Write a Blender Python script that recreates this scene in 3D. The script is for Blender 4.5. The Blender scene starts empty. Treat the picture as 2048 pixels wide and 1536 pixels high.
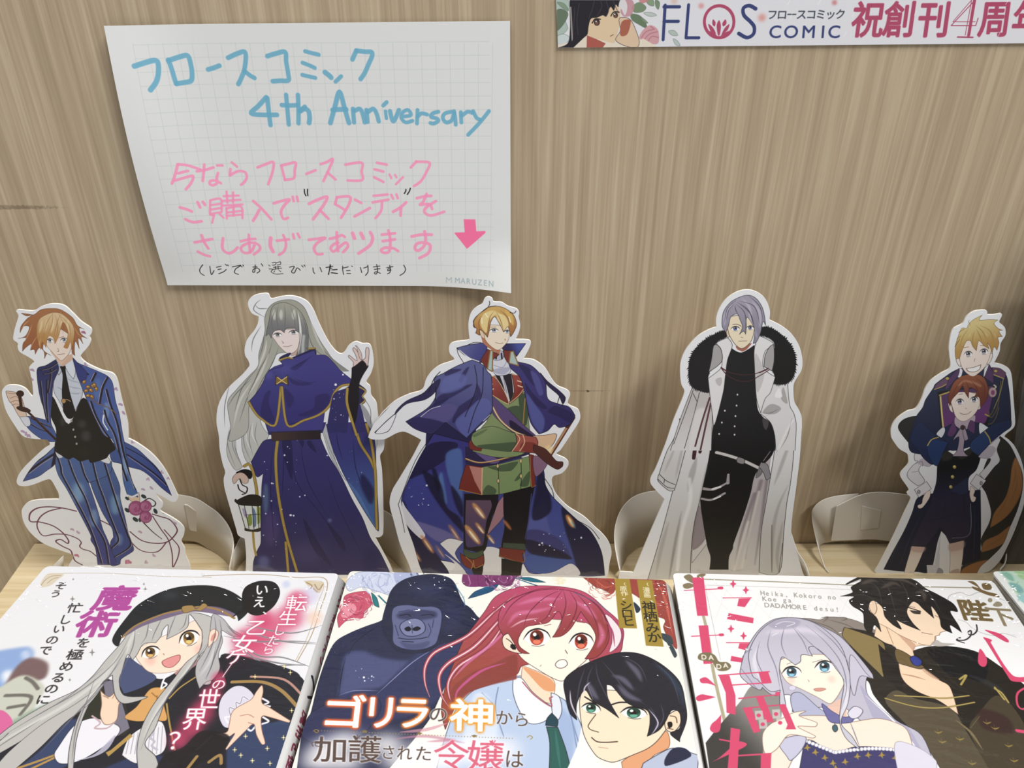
import bpy, bmesh, math, random
import numpy as np
from mathutils import Vector
random.seed(7)
C = bpy.context.scene.collection
# ------------------------------------------------------------------ camera, light, exposure
F, TH = 1650.0, math.radians(32.1)
CAM = (0.0, -0.322, 0.300)
cd = bpy.data.cameras.new('camera'); cam = bpy.data.objects.new('camera', cd); C.objects.link(cam)
cam.location = CAM; cam.rotation_euler = (math.pi/2-TH, 0, 0)
cd.sensor_width = 36; cd.lens = F*36/2048; cd.clip_start = 0.01; cd.clip_end = 50
bpy.context.scene.camera = cam
vs = bpy.context.scene.view_settings
vs.view_transform = 'Standard'; vs.look = 'None'; vs.gamma = 1; vs.exposure = 0.0; vs.use_curve_mapping = False
w = bpy.data.worlds.new('shop'); bpy.context.scene.world = w; w.use_nodes = True
bg = w.node_tree.nodes['Background']; bg.inputs[0].default_value = (0.93, 0.97, 1.0, 1); bg.inputs[1].default_value = 0.40
def area(name, loc, target, size, power, col=(1, 0.98, 0.94)):
    l = bpy.data.lights.new(name, 'AREA'); l.shape = 'RECTANGLE'; l.size, l.size_y = size; l.energy = power; l.color = col
    o = bpy.data.objects.new(name, l); C.objects.link(o); o.location = loc
    o.rotation_euler = (Vector(target)-Vector(loc)).to_track_quat('-Z', 'Y').to_euler()
area('ceiling_tube_lamp', (1.1, -0.9, 2.0), (0, -0.05, 0.1), (1.2, 0.3), 52, (1, .985, .96))
area('ceiling_tube_lamp', (-0.9, -0.7, 2.1), (0, -0.05, 0.1), (1.2, 0.35), 13, (1, .99, .97))

# ------------------------------------------------------------------ pixel -> place
def ray(x, y):
    dx, dy = (x-1024)/F, (768-y)/F
    c, s = math.cos(TH), math.sin(TH)
    return (dx, c+dy*s, -s+dy*c)
def on_wall(x, y, Y):            # point of the vertical plane y = Y
    r = ray(x, y); t = (Y-CAM[1])/r[1]
    return Vector((CAM[0]+r[0]*t, Y, CAM[2]+r[2]*t))
def on_flat(x, y, Z):            # point of the horizontal plane z = Z
    r = ray(x, y); t = (Z-CAM[2])/r[2]
    return Vector((CAM[0]+r[0]*t, CAM[1]+r[1]*t, Z))

# ------------------------------------------------------------------ print shop: draws flat artwork in numpy
def hexc(h):
    if not isinstance(h, str): return np.array(h, np.float32)
    h = h.lstrip('#')
    if len(h) == 3: h = ''.join(c*2 for c in h)
    return np.array([int(h[i:i+2], 16)/255 for i in (0, 2, 4)], np.float32)
def parse(s):
    if not isinstance(s, str): return [(float(p[0]), float(p[1]), False) for p in s]
    out = []
    for t in s.split():
        k = t.endswith('!'); a, b = t.rstrip('!').split(',')
        out.append((float(a), float(b), k))
    return out
def catmull(pts, closed, n=6):
    """smooth curve through the points; a point flagged as corner stays sharp"""
    P = [np.array(p[:2]) for p in pts]; K = [p[2] for p in pts]; m = len(P)
    if m < 3: return np.array([p for p in P])
    out = []
    for i in range(m if closed else m-1):
        p1, p2 = P[i], P[(i+1) % m]
        p0 = P[(i-1) % m] if (closed or i > 0) else p1
        p3 = P[(i+2) % m] if (closed or i+2 < m) else p2
        t1 = np.zeros(2) if K[i] else (p2-p0)/2
        t2 = np.zeros(2) if K[(i+1) % m] else (p3-p1)/2
        L = np.hypot(*(p2-p1))
        for t, who in ((t1, 1), (t2, 2)):
            l = np.hypot(*t)
            if l > L*1.1: t *= L*1.1/l
        for j in range(n):
            t = j/n
            out.append((2*t**3-3*t*t+1)*p1+(t**3-2*t*t+t)*t1+(-2*t**3+3*t*t)*p2+(t**3-t*t)*t2)
    if not closed: out.append(P[-1])
    return np.array(out)
class Canvas:
    def __init__(s, name, fn, x0, x1, v0, v1, res, paper, k):
        """fn: photo px -> (u, v) metres on the sheet; res px per metre; k: sheet px per photo px near the middle"""
        s.name, s.fn, s.x0, s.x1, s.v0, s.v1, s.res, s.k = name, fn, x0, x1, v0, v1, res, k
        s.W, s.H = int((x1-x0)*res), int((v1-v0)*res)
        s.a = np.empty((s.H, s.W, 3), np.float32); s.a[:] = hexc(paper)
        s.t = (0, 0, 1)
        yy, xx = np.mgrid[0:s.H, 0:s.W]; s.clipm = None
    sat, gain = .86, .97
    def T(s, ox, oy, sc): s.t = (ox, oy, sc); return s
    def m(s, pts):
        """traced points -> sheet pixels"""
        ox, oy, sc = s.t; out = []
        for p in pts:
            u, v = s.fn(ox+p[0]/sc, oy+p[1]/sc)
            out.append(((u-s.x0)*s.res, (s.v1-v)*s.res))
        return np.array(out)
    def kk(s): return s.k/s.t[2]
    def cover(s, polys):
        """antialiased coverage of closed polygons (sheet px)"""
        SS = 4
        allp = np.concatenate(polys)
        x0, y0 = np.floor(allp.min(0)).astype(int)-1; x1, y1 = np.ceil(allp.max(0)).astype(int)+2
        x0, y0, x1, y1 = max(x0, 0), max(y0, 0), min(x1, s.W), min(y1, s.H)
        if x1 <= x0 or y1 <= y0: return None
        w, h = x1-x0, (y1-y0)*SS
        acc = np.zeros((h, w+2), np.float32)
        for P in polys:
            A = P; B = np.roll(P, -1, 0)
            R, X, S = [], [], []
            for (ax, ay), (bx, by) in zip(A, B):
                ya, yb = (ay-y0)*SS-.5, (by-y0)*SS-.5
                if ya == yb: continue
                sg = 1.0
                if ya > yb: ya, yb, ax, bx, sg = yb, ya, bx, ax, -1.0
                r0, r1 = max(math.ceil(ya), 0), min(math.ceil(yb), h)
                if r1 <= r0: continue
                r = np.arange(r0, r1)
                X.append(ax+(bx-ax)*(r-ya)/(yb-ya)-x0); R.append(r); S.append(np.full(len(r), sg))
            if not R: continue
            R = np.concatenate(R); X = np.clip(np.concatenate(X), 0, w); S = np.concatenate(S)
            i = X.astype(int); f = X-i
            np.add.at(acc, (R, i), S*(1-f)); np.add.at(acc, (R, i+1), S*f)
        c = np.abs(np.cumsum(acc, 1)[:, :w])
        c = np.minimum(c, 1).reshape(y1-y0, SS, w).mean(1)
        return (x0, y0, x1, y1, c)
    def put(s, mk, col, alpha=1., clip=None, grad=None):
        if mk is None: return None
        x0, y0, x1, y1, c = mk
        c = c*alpha
        for cl in ([clip] if clip is not None else [])+([s.clipm] if s.clipm is not None else []):
            q = np.zeros_like(c); cx0, cy0, cx1, cy1, cc = cl
            ax0, ay0, ax1, ay1 = max(x0, cx0), max(y0, cy0), min(x1, cx1), min(y1, cy1)
            if ax1 > ax0 and ay1 > ay0:
                q[ay0-y0:ay1-y0, ax0-x0:ax1-x0] = cc[ay0-cy0:ay1-cy0, ax0-cx0:ax1-cx0]
            c = c*q
        c = c[..., None]; col = hexc(col)
        if grad is not None:
            (gx0, gy0), (gx1, gy1) = s.m([(grad[0], grad[1]), (grad[2], grad[3])])
            yy, xx = np.mgrid[y0:y1, x0:x1]
            t = ((xx-gx0)*(gx1-gx0)+(yy-gy0)*(gy1-gy0))/((gx1-gx0)**2+(gy1-gy0)**2+1e-9)
            t = np.clip(t, 0, 1)[..., None]; t = t*t*(3-2*t)
            col = col*(1-t)+hexc(grad[4])*t
        v = s.a[y0:y1, x0:x1]; s.a[y0:y1, x0:x1] = v*(1-c)+col*c
        return mk
    def P(s, pts, col, sm=True, al=1., clip=None, g=None, ol=0, oc='#1c1a22', blur=0):
        """filled shape; g = (x0,y0,x1,y1,colour2); ol = outline width"""
        p = parse(pts); q = catmull(p, True) if sm else np.array([a[:2] for a in p])
        q = s.m(q); mk = s.cover([q])
        if mk is None: return None
        if blur: mk = s.soft(mk, blur*s.kk())
        s.put(mk, col, al, clip, g)
        if ol: s.stroke(np.vstack([q, q[:1]]), ol*s.kk(), ol*s.kk(), oc, 1., clip)
        return mk
    def soft(s, mk, r):
        x0, y0, x1, y1, c = mk; r = max(int(r), 1); p = 2*r
        X0, Y0, X1, Y1 = max(x0-p, 0), max(y0-p, 0), min(x1+p, s.W), min(y1+p, s.H)
        b = np.zeros((Y1-Y0, X1-X0), np.float32); b[y0-Y0:y1-Y0, x0-X0:x1-X0] = c
        for _ in range(2):
            for ax in (0, 1):
                pad = [(r+1, r), (0, 0)] if ax == 0 else [(0, 0), (r+1, r)]
                cs = np.cumsum(np.pad(b, pad), axis=ax)
                b = (cs[2*r+1:]-cs[:-2*r-1] if ax == 0 else cs[:, 2*r+1:]-cs[:, :-2*r-1])/(2*r+1)
        return (X0, Y0, X1, Y1, b)
    def stroke(s, q, w0, w1, col, al=1., clip=None, taper=None, blur=0):
        n = len(q)
        if n < 2: return
        L = np.concatenate([[0], np.cumsum(np.hypot(*(q[1:]-q[:-1]).T))]); tt = L/max(L[-1], 1e-6)
        if taper == 'both': wd = w0*np.clip(np.sin(np.pi*np.clip(tt, .02, .98))**.7, .12, 1)
        else: wd = w0+(w1-w0)*tt
        wd = np.maximum(wd/2, .32); R = wd.max()+1.5
        x0, y0 = np.floor(q.min(0)-R).astype(int); x1, y1 = np.ceil(q.max(0)+R).astype(int)+1
        x0, y0, x1, y1 = max(x0, 0), max(y0, 0), min(x1, s.W), min(y1, s.H)
        if x1 <= x0 or y1 <= y0: return
        M = np.zeros((y1-y0, x1-x0), np.float32)
        for i in range(n-1):
            (ax, ay), (bx, by) = q[i], q[i+1]; r = max(wd[i], wd[i+1])+1.5
            a0, b0 = max(int(min(ax, bx)-r), x0), max(int(min(ay, by)-r), y0)
            a1, b1 = min(int(max(ax, bx)+r)+2, x1), min(int(max(ay, by)+r)+2, y1)
            if a1 <= a0 or b1 <= b0: continue
            X = np.arange(a0, a1)[None, :]+.5; Y = np.arange(b0, b1)[:, None]+.5
            dx, dy = bx-ax, by-ay; l2 = dx*dx+dy*dy+1e-9
            t = np.clip(((X-ax)*dx+(Y-ay)*dy)/l2, 0, 1)
            d = np.sqrt((X-ax-t*dx)**2+(Y-ay-t*dy)**2)
            c = np.clip(wd[i]+(wd[i+1]-wd[i])*t-d+.5, 0, 1)
            sub = M[b0-y0:b1-y0, a0-x0:a1-x0]; np.maximum(sub, c, out=sub)
        mk = (x0, y0, x1, y1, M)
        if blur: mk = s.soft(mk, blur)
        return s.put(mk, col, al, clip)
    def L(s, pts, w, col='#1c1a22', w1=None, al=1., clip=None, sm=True, tp=None, blur=0):
        """pen lines: several may be joined with '/' ; tp='both' thins both ends"""
        mk = None
        for part in (pts.split('/') if isinstance(pts, str) else [pts]):
            p = parse(part); q = catmull(p, False) if sm else np.array([a[:2] for a in p])
            k = s.kk(); mk = s.stroke(s.m(q), w*k, (w if w1 is None else w1)*k, col, al, clip, tp, blur*k)
        return mk
    def E(s, cx, cy, rx, ry, col, rot=0, **kw):
        a = math.radians(rot)
        pts = [(cx+rx*math.cos(t)*math.cos(a)-ry*math.sin(t)*math.sin(a), cy+rx*math.cos(t)*math.sin(a)+ry*math.sin(t)*math.cos(a)) for t in [i*math.pi/10 for i in range(20)]]
        return s.P(pts, col, **kw)
    def glow(s, cx, cy, r, col, al=1., clip=None, ry=None):
        return s.E(cx, cy, r*.7, (ry or r)*.7, col, al=al, clip=clip, blur=r*.3)
    def X(s, ch, cx, cy, ex, ey, col, bold=0., al=1., clip=None, sx=1., glow=None):
        """one glyph: em box centred on (cx,cy); ex = em 'right' vector, ey = em 'up' vector in traced px"""
        tris = glyph(ch, 0)
        if tris is None: return
        P = []
        for t in tris:
            p = [((cx+(a-.5)*sx*ex[0]+(b-.36)*ey[0]), (cy+(a-.5)*sx*ex[1]+(b-.36)*ey[1])) for a, b in t]
            q = s.m(p)
            if (q[1][0]-q[0][0])*(q[2][1]-q[0][1])-(q[1][1]-q[0][1])*(q[2][0]-q[0][0]) < 0: q = q[::-1]
            P.append(q)
        mk = s.cover(P)
        if mk is None: return
        if bold:
            x0, y0, x1, y1, cc = mk; r = bold*abs(math.hypot(*ex))*s.kk()*1.05; p = int(r)+2
            X0, Y0, X1, Y1 = max(x0-p, 0), max(y0-p, 0), min(x1+p, s.W), min(y1+p, s.H)
            big = np.zeros((Y1-Y0+2*p, X1-X0+2*p), np.float32); big[y0-Y0+p:y1-Y0+p, x0-X0+p:x1-X0+p] = cc; o_ = big.copy()
            for k in range(12):
                dx, dy = r*math.cos(k*math.pi/6), r*math.sin(k*math.pi/6); ix, iy = math.floor(dx), math.floor(dy); fx, fy = dx-ix, dy-iy
                sh = (np.roll(big, (iy, ix), (0, 1))*(1-fx)*(1-fy)+np.roll(big, (iy, ix+1), (0, 1))*fx*(1-fy)+np.roll(big, (iy+1, ix), (0, 1))*(1-fx)*fy+np.roll(big, (iy+1, ix+1), (0, 1))*fx*fy)
                np.maximum(o_, sh, out=o_)
            mk = (X0, Y0, X1, Y1, o_[p:p+Y1-Y0, p:p+X1-X0])
        if glow:
            gm = s.soft(mk, glow[0]*s.kk()); gm = gm[:4]+(np.clip(gm[4]*glow[2], 0, 1),); s.put(gm, glow[1], 1., clip)
        s.put(mk, col, al, clip)
    def text(s, st, x, y, ex, ey, col, adv=1., bold=0., vert=False, **kw):
        """a run of glyphs; x,y = centre of the first em"""
        for ch in st:
            wdt = adv
            if not vert:
                a = glyph_w(ch); s.X(ch, x+(a-1)*.5*ex[0]*0, y, ex, ey, col, bold, **kw)
                x += ex[0]*adv*(a); y += ex[1]*adv*(a)
            else:
                s.X(ch, x, y, ex, ey, col, bold, **kw); x -= ey[0]*adv; y -= ey[1]*adv
    def image(s):
        im = bpy.data.images.new(s.name, s.W, s.H)
        px = np.ones((s.H, s.W, 4), np.float32); lum = s.a.mean(2, keepdims=True); A = lum+(s.a-lum)*s.sat
        px[..., :3] = np.clip(A*s.gain, 0, .955)[::-1]
        im.pixels.foreach_set(px.ravel()); im.update(); im.pack()
        return im
_gl = {}
def glyph(ch, bold):
    """filled outline of one character as triangles in em units, its advance box centred on .5"""
    key = (ch, round(bold, 3))
    if key in _gl: return _gl[key]
    cu = bpy.data.curves.new('glyph', 'FONT'); cu.body = ch; cu.size = 1; cu.offset = bold; cu.resolution_u = 4
    ob = bpy.data.objects.new('glyph', cu); C.objects.link(ob)
    dg = bpy.context.evaluated_depsgraph_get(); dg.update(); ev = ob.evaluated_get(dg); me = ev.to_mesh()
    res = None
    if me and len(me.vertices):
        me.calc_loop_triangles(); co = [(v.co.x, v.co.y) for v in me.vertices]
        cx = 0.5*(min(c[0] for c in co)+max(c[0] for c in co))
        _gw[ch] = max(c[0] for c in co)-min(c[0] for c in co)
        off = 0 if ord(ch) > 0x2E80 else .5-cx
        fs = 1.0
        res = [[(co[i][0]*fs+off, co[i][1]*fs) for i in t.vertices] for t in me.loop_triangles]
    ev.to_mesh_clear(); bpy.data.objects.remove(ob); bpy.data.curves.remove(cu)
    _gl[key] = res
    return res
_gw = {}
def glyph_w(ch):
    if ord(ch) > 0x2E80: return 1.
    glyph(ch, 0); return _gw.get(ch, .3)+.1

# ------------------------------------------------------------------ materials
def mat(name, col=(.8, .8, .8), rough=.6, spec=.3, coat=0.):
    m = bpy.data.materials.new(name); m.use_nodes = True; b = m.node_tree.nodes['Principled BSDF']
    if isinstance(col, str): col = tuple(float(c) ** 2.2 for c in hexc(col))
    b.inputs['Base Color'].default_value = (*col, 1); b.inputs['Roughness'].default_value = rough
    b.inputs['Specular IOR Level'].default_value = spec; b.inputs['Coat Weight'].default_value = coat
    return m, m.node_tree, b
def print_mat(cv, rough=.45, spec=.3, coat=0., wrinkle=0., crough=.1):
    m, nt, b = mat(cv.name+'_print', (1, 1, 1), rough, spec, coat)
    t = nt.nodes.new('ShaderNodeTexImage'); t.image = cv.image(); t.extension = 'EXTEND'; t.interpolation = 'Cubic'
    nt.links.new(t.outputs[0], b.inputs['Base Color'])
    b.inputs['Coat Roughness'].default_value = crough
    if wrinkle:
        tc = nt.nodes.new('ShaderNodeTexCoord'); mp = nt.nodes.new('ShaderNodeMapping'); mp.inputs['Scale'].default_value = (60, 170, 100)
        mp.inputs['Rotation'].default_value = (0, 0, .2)
        n = nt.nodes.new('ShaderNodeTexNoise'); n.inputs['Scale'].default_value = 1.; n.inputs['Detail'].default_value = 3
        n.inputs['Distortion'].default_value = 1.2
        bp = nt.nodes.new('ShaderNodeBump'); bp.inputs['Strength'].default_value = wrinkle; bp.inputs['Distance'].default_value = .004
        nt.links.new(tc.outputs['Object'], mp.inputs[0]); nt.links.new(mp.outputs[0], n.inputs['Vector'])
        nt.links.new(n.outputs[0], bp.inputs['Height']); nt.links.new(bp.outputs[0], b.inputs['Coat Normal'])
    return m
def wood(name, c0, c1, c2, sx, sz, horizontal=False, marks=()):
    m, nt, b = mat(name, (1, 1, 1), .55, .25); N = nt.nodes.new; K = nt.links.new
    tc = N('ShaderNodeTexCoord'); mp = N('ShaderNodeMapping')
    mp.inputs['Scale'].default_value = (sz, sx, sx) if horizontal else (sx, sx, sz)
    K(tc.outputs['Object'], mp.inputs[0])
    n1 = N('ShaderNodeTexNoise'); n1.inputs['Scale'].default_value = 1; n1.inputs['Detail'].default_value = 3; n1.inputs['Distortion'].default_value = .35
    n2 = N('ShaderNodeTexNoise'); n2.inputs['Scale'].default_value = 2.9; n2.inputs['Detail'].default_value = 4
    n3 = N('ShaderNodeTexNoise'); n3.inputs['Scale'].default_value = .12; n3.inputs['Detail'].default_value = 1
    for n in (n1, n2, n3): K(mp.outputs[0], n.inputs['Vector'])
    r1 = N('ShaderNodeValToRGB'); r1.color_ramp.elements[0].position = .36; r1.color_ramp.elements[1].position = .66
    r1.color_ramp.elements[0].color = (*[c**2.2 for c in hexc(c0)], 1); r1.color_ramp.elements[1].color = (*[c**2.2 for c in hexc(c2)], 1)
    e = r1.color_ramp.elements.new(.5); e.color = (*[c**2.2 for c in hexc(c1)], 1)
    mx = N('ShaderNodeMix'); mx.data_type = 'FLOAT'; mx.inputs[0].default_value = .38
    K(n1.outputs[0], mx.inputs[2]); K(n2.outputs[0], mx.inputs[3])
    ad = N('ShaderNodeMath'); ad.operation = 'MULTIPLY_ADD'; ad.inputs[1].default_value = .16; K(n3.outputs[0], ad.inputs[0]); 
    sb = N('ShaderNodeMath'); sb.operation = 'SUBTRACT'; sb.inputs[1].default_value = .08; K(mx.outputs[0], sb.inputs[0]); K(sb.outputs[0], ad.inputs[2])
    K(ad.outputs[0], r1.inputs[0]); last = r1.outputs[0]
    for (mx_, mz_, rx_, rz_, st_) in marks:      # scuffs with a shape of their own
        sep = N('ShaderNodeSeparateXYZ'); K(tc.outputs['Object'], sep.inputs[0])
        def lin(sock, c, r):
            a = N('ShaderNodeMath'); a.operation = 'SUBTRACT'; a.inputs[1].default_value = c; K(sock, a.inputs[0])
            d = N('ShaderNodeMath'); d.operation = 'DIVIDE'; d.inputs[1].default_value = r; K(a.outputs[0], d.inputs[0])
            p = N('ShaderNodeMath'); p.operation = 'MULTIPLY'; K(d.outputs[0], p.inputs[0]); K(d.outputs[0], p.inputs[1]); return p.outputs[0]
        s_ = N('ShaderNodeMath'); s_.operation = 'ADD'; K(lin(sep.outputs[0], mx_, rx_), s_.inputs[0]); K(lin(sep.outputs[2], mz_, rz_), s_.inputs[1])
        nn = N('ShaderNodeTexNoise'); nn.inputs['Scale'].default_value = 900; K(tc.outputs['Object'], nn.inputs['Vector'])
        s2 = N('ShaderNodeMath'); s2.operation = 'MULTIPLY_ADD'; s2.inputs[1].default_value = 2.4; K(nn.outputs[0], s2.inputs[0])
        s3 = N('ShaderNodeMath'); s3.operation = 'SUBTRACT'; s3.inputs[1].default_value = 1.2; K(s_.outputs[0], s3.inputs[0]); K(s3.outputs[0], s2.inputs[2])
        mr = N('ShaderNodeMapRange'); mr.inputs[1].default_value = .2; mr.inputs[2].default_value = 1.; mr.inputs[3].default_value = st_; mr.inputs[4].default_value = 0; K(s2.outputs[0], mr.inputs[0])
        mc = N('ShaderNodeMix'); mc.data_type = 'RGBA'; mc.inputs[7].default_value = (.09, .06, .035, 1)
        K(mr.outputs[0], mc.inputs[0]); K(last, mc.inputs[6]); last = mc.outputs[2]
    K(last, b.inputs['Base Color'])
    bp = N('ShaderNodeBump'); bp.inputs['Strength'].default_value = .25; bp.inputs['Distance'].default_value = .0006
    K(mx.outputs[0], bp.inputs['Height']); K(bp.outputs[0], b.inputs['Normal'])
    return m
# ------------------------------------------------------------------ meshes
def new(name, verts, faces, mats, parent=None, uvs=None, fm=None, smooth=False):
    me = bpy.data.meshes.new(name); me.from_pydata([tuple(v) for v in verts], [], faces)
    for m in mats: me.materials.append(m)
    if fm: me.polygons.foreach_set('material_index', fm)
    if uvs is not None:
        ul = me.uv_layers.new(name='UVMap')
        for lp in me.loops: ul.data[lp.index].uv = uvs[lp.vertex_index]
    if smooth: me.polygons.foreach_set('use_smooth', [True]*len(me.polygons))
    me.update(); o = bpy.data.objects.new(name, me); C.objects.link(o)
    if parent: o.parent = parent
    return o
def root(name, loc, label, cat, group=None):
    o = bpy.data.objects.new(name, None); o.empty_display_size = .02; C.objects.link(o); o.location = loc
    o['label'] = label; o['category'] = cat
    if group: o['group'] = group
    return o
def local(vs, p): return [Vector(v)-Vector(p.location) for v in vs]
def prism(name, pts, vec, mats, parent=None, uvf=None, bev=0):
    """polygon (3D points, one plane) swept along vec; face 0 = front with the print"""
    n = len(pts); pts = [Vector(p) for p in pts]; V = pts+[p+Vector(vec) for p in pts]
    a = sum(((pts[i]).cross(pts[(i+1) % n]) for i in range(n)), Vector())
    if a.dot(Vector(vec)) > 0: pts = pts[::-1]; V = pts+[p+Vector(vec) for p in pts]
    faces = [tuple(range(n)), tuple(range(2*n-1, n-1, -1))]+[(i, i+n, (i+1) % n+n, (i+1) % n) for i in range(n)]
    off = Vector(parent.location) if parent else Vector()
    uv = [uvf(v) for v in V] if uvf else None
    o = new(name, [v-off for v in V], faces, mats, parent, uv, [0]+[min(1, len(mats)-1)]*(n+1))
    return o
def box(name, lo, hi, mats, parent=None, bevel=0):
    x0, y0, z0 = lo; x1, y1, z1 = hi
    bm = bmesh.new(); off = Vector(parent.location) if parent else Vector()
    vs_ = [bm.verts.new(Vector(p)-off) for p in ((x0, y0, z0), (x1, y0, z0), (x1, y1, z0), (x0, y1, z0), (x0, y0, z1), (x1, y0, z1), (x1, y1, z1), (x0, y1, z1))]
    for f in ((0, 3, 2, 1), (4, 5, 6, 7), (0, 1, 5, 4), (1, 2, 6, 5), (2, 3, 7, 6), (3, 0, 4, 7)): bm.faces.new([vs_[i] for i in f])
    if bevel: bmesh.ops.bevel(bm, geom=bm.edges[:]+bm.verts[:], offset=bevel, segments=2, affect='EDGES', profile=.5)
    me = bpy.data.meshes.new(name); bm.to_mesh(me); bm.free()
    for m in mats: me.materials.append(m)
    o = bpy.data.objects.new(name, me); C.objects.link(o)
    if parent: o.parent = parent
    return o

# ------------------------------------------------------------------ setting
gray_lam, _, _ = mat('grey_panel', '#8b8880', .6, .2)
wallm = wood('laminate_wall', '#a18f77', '#ae9c82', '#beae94', 330, 6.5,
             marks=[(-.203, .1827, .021, .0011, .5), (.0345, .0943, .013, .0005, .28), (.0350, .0942, .0009, .0008, .9)])
shelfm = wood('light_shelf', '#cbb68e', '#d6c29c', '#e0d0ae', 260, 8, horizontal=True)
darkm = wood('underside', '#4e4030', '#5a4a36', '#66543e', 200, 6)
o = box('wall_back', (-.60, 0, -.16), (.60, .018, .62), [wallm]); o['kind'] = 'structure'
XL = on_flat(69, 1087, 0).x
o = box('floor', (XL, -.36, -.018), (.62, -.0006, 0), [shelfm], bevel=.0004); o['kind'] = 'structure'
o = box('shade_panel_right', (.285, -.15, .0003), (.297, -.0005, .305), [gray_lam]); o['kind'] = 'structure'  # unseen side panel added out of view, sized to shade the wall's right end
o = box('trim_1', (-.42, -.36, -.16), (-.285, -.004, -.040), [shelfm]); o['kind'] = 'structure'
# ------------------------------------------------------------------ canvases for things standing upright or lying flat
def wall_canvas(name, Y, bbox, res, paper):
    x0, y0, x1, y1 = bbox
    pts = [on_wall(x, y, Y) for x, y in ((x0, y0), (x1, y0), (x1, y1), (x0, y1))]
    fn = lambda x, y: (lambda p: (p.x, p.z))(on_wall(x, y, Y))
    a, b = on_wall((x0+x1)/2, (y0+y1)/2, Y), on_wall((x0+x1)/2+1, (y0+y1)/2, Y)
    cv = Canvas(name, fn, min(p.x for p in pts), max(p.x for p in pts), min(p.z for p in pts), max(p.z for p in pts), res, paper, (b-a).length*res)
    cv.uv = lambda v: ((v.x-cv.x0)/(cv.x1-cv.x0), (v.z-cv.v0)/(cv.v1-cv.v0))
    return cv
def flat_canvas(name, Z, bbox, res, paper):
    x0, y0, x1, y1 = bbox
    pts = [on_flat(x, y, Z) for x, y in ((x0, y0), (x1, y0), (x1, y1), (x0, y1))]
    fn = lambda x, y: (lambda p: (p.x, p.y))(on_flat(x, y, Z))
    a, b = on_flat((x0+x1)/2, (y0+y1)/2, Z), on_flat((x0+x1)/2+1, (y0+y1)/2, Z)
    cv = Canvas(name, fn, min(p.x for p in pts), max(p.x for p in pts), min(p.y for p in pts), max(p.y for p in pts), res, paper, (b-a).length*res)
    cv.uv = lambda v: ((v.x-cv.x0)/(cv.x1-cv.x0), (v.y-cv.v0)/(cv.v1-cv.v0))
    return cv

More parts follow.
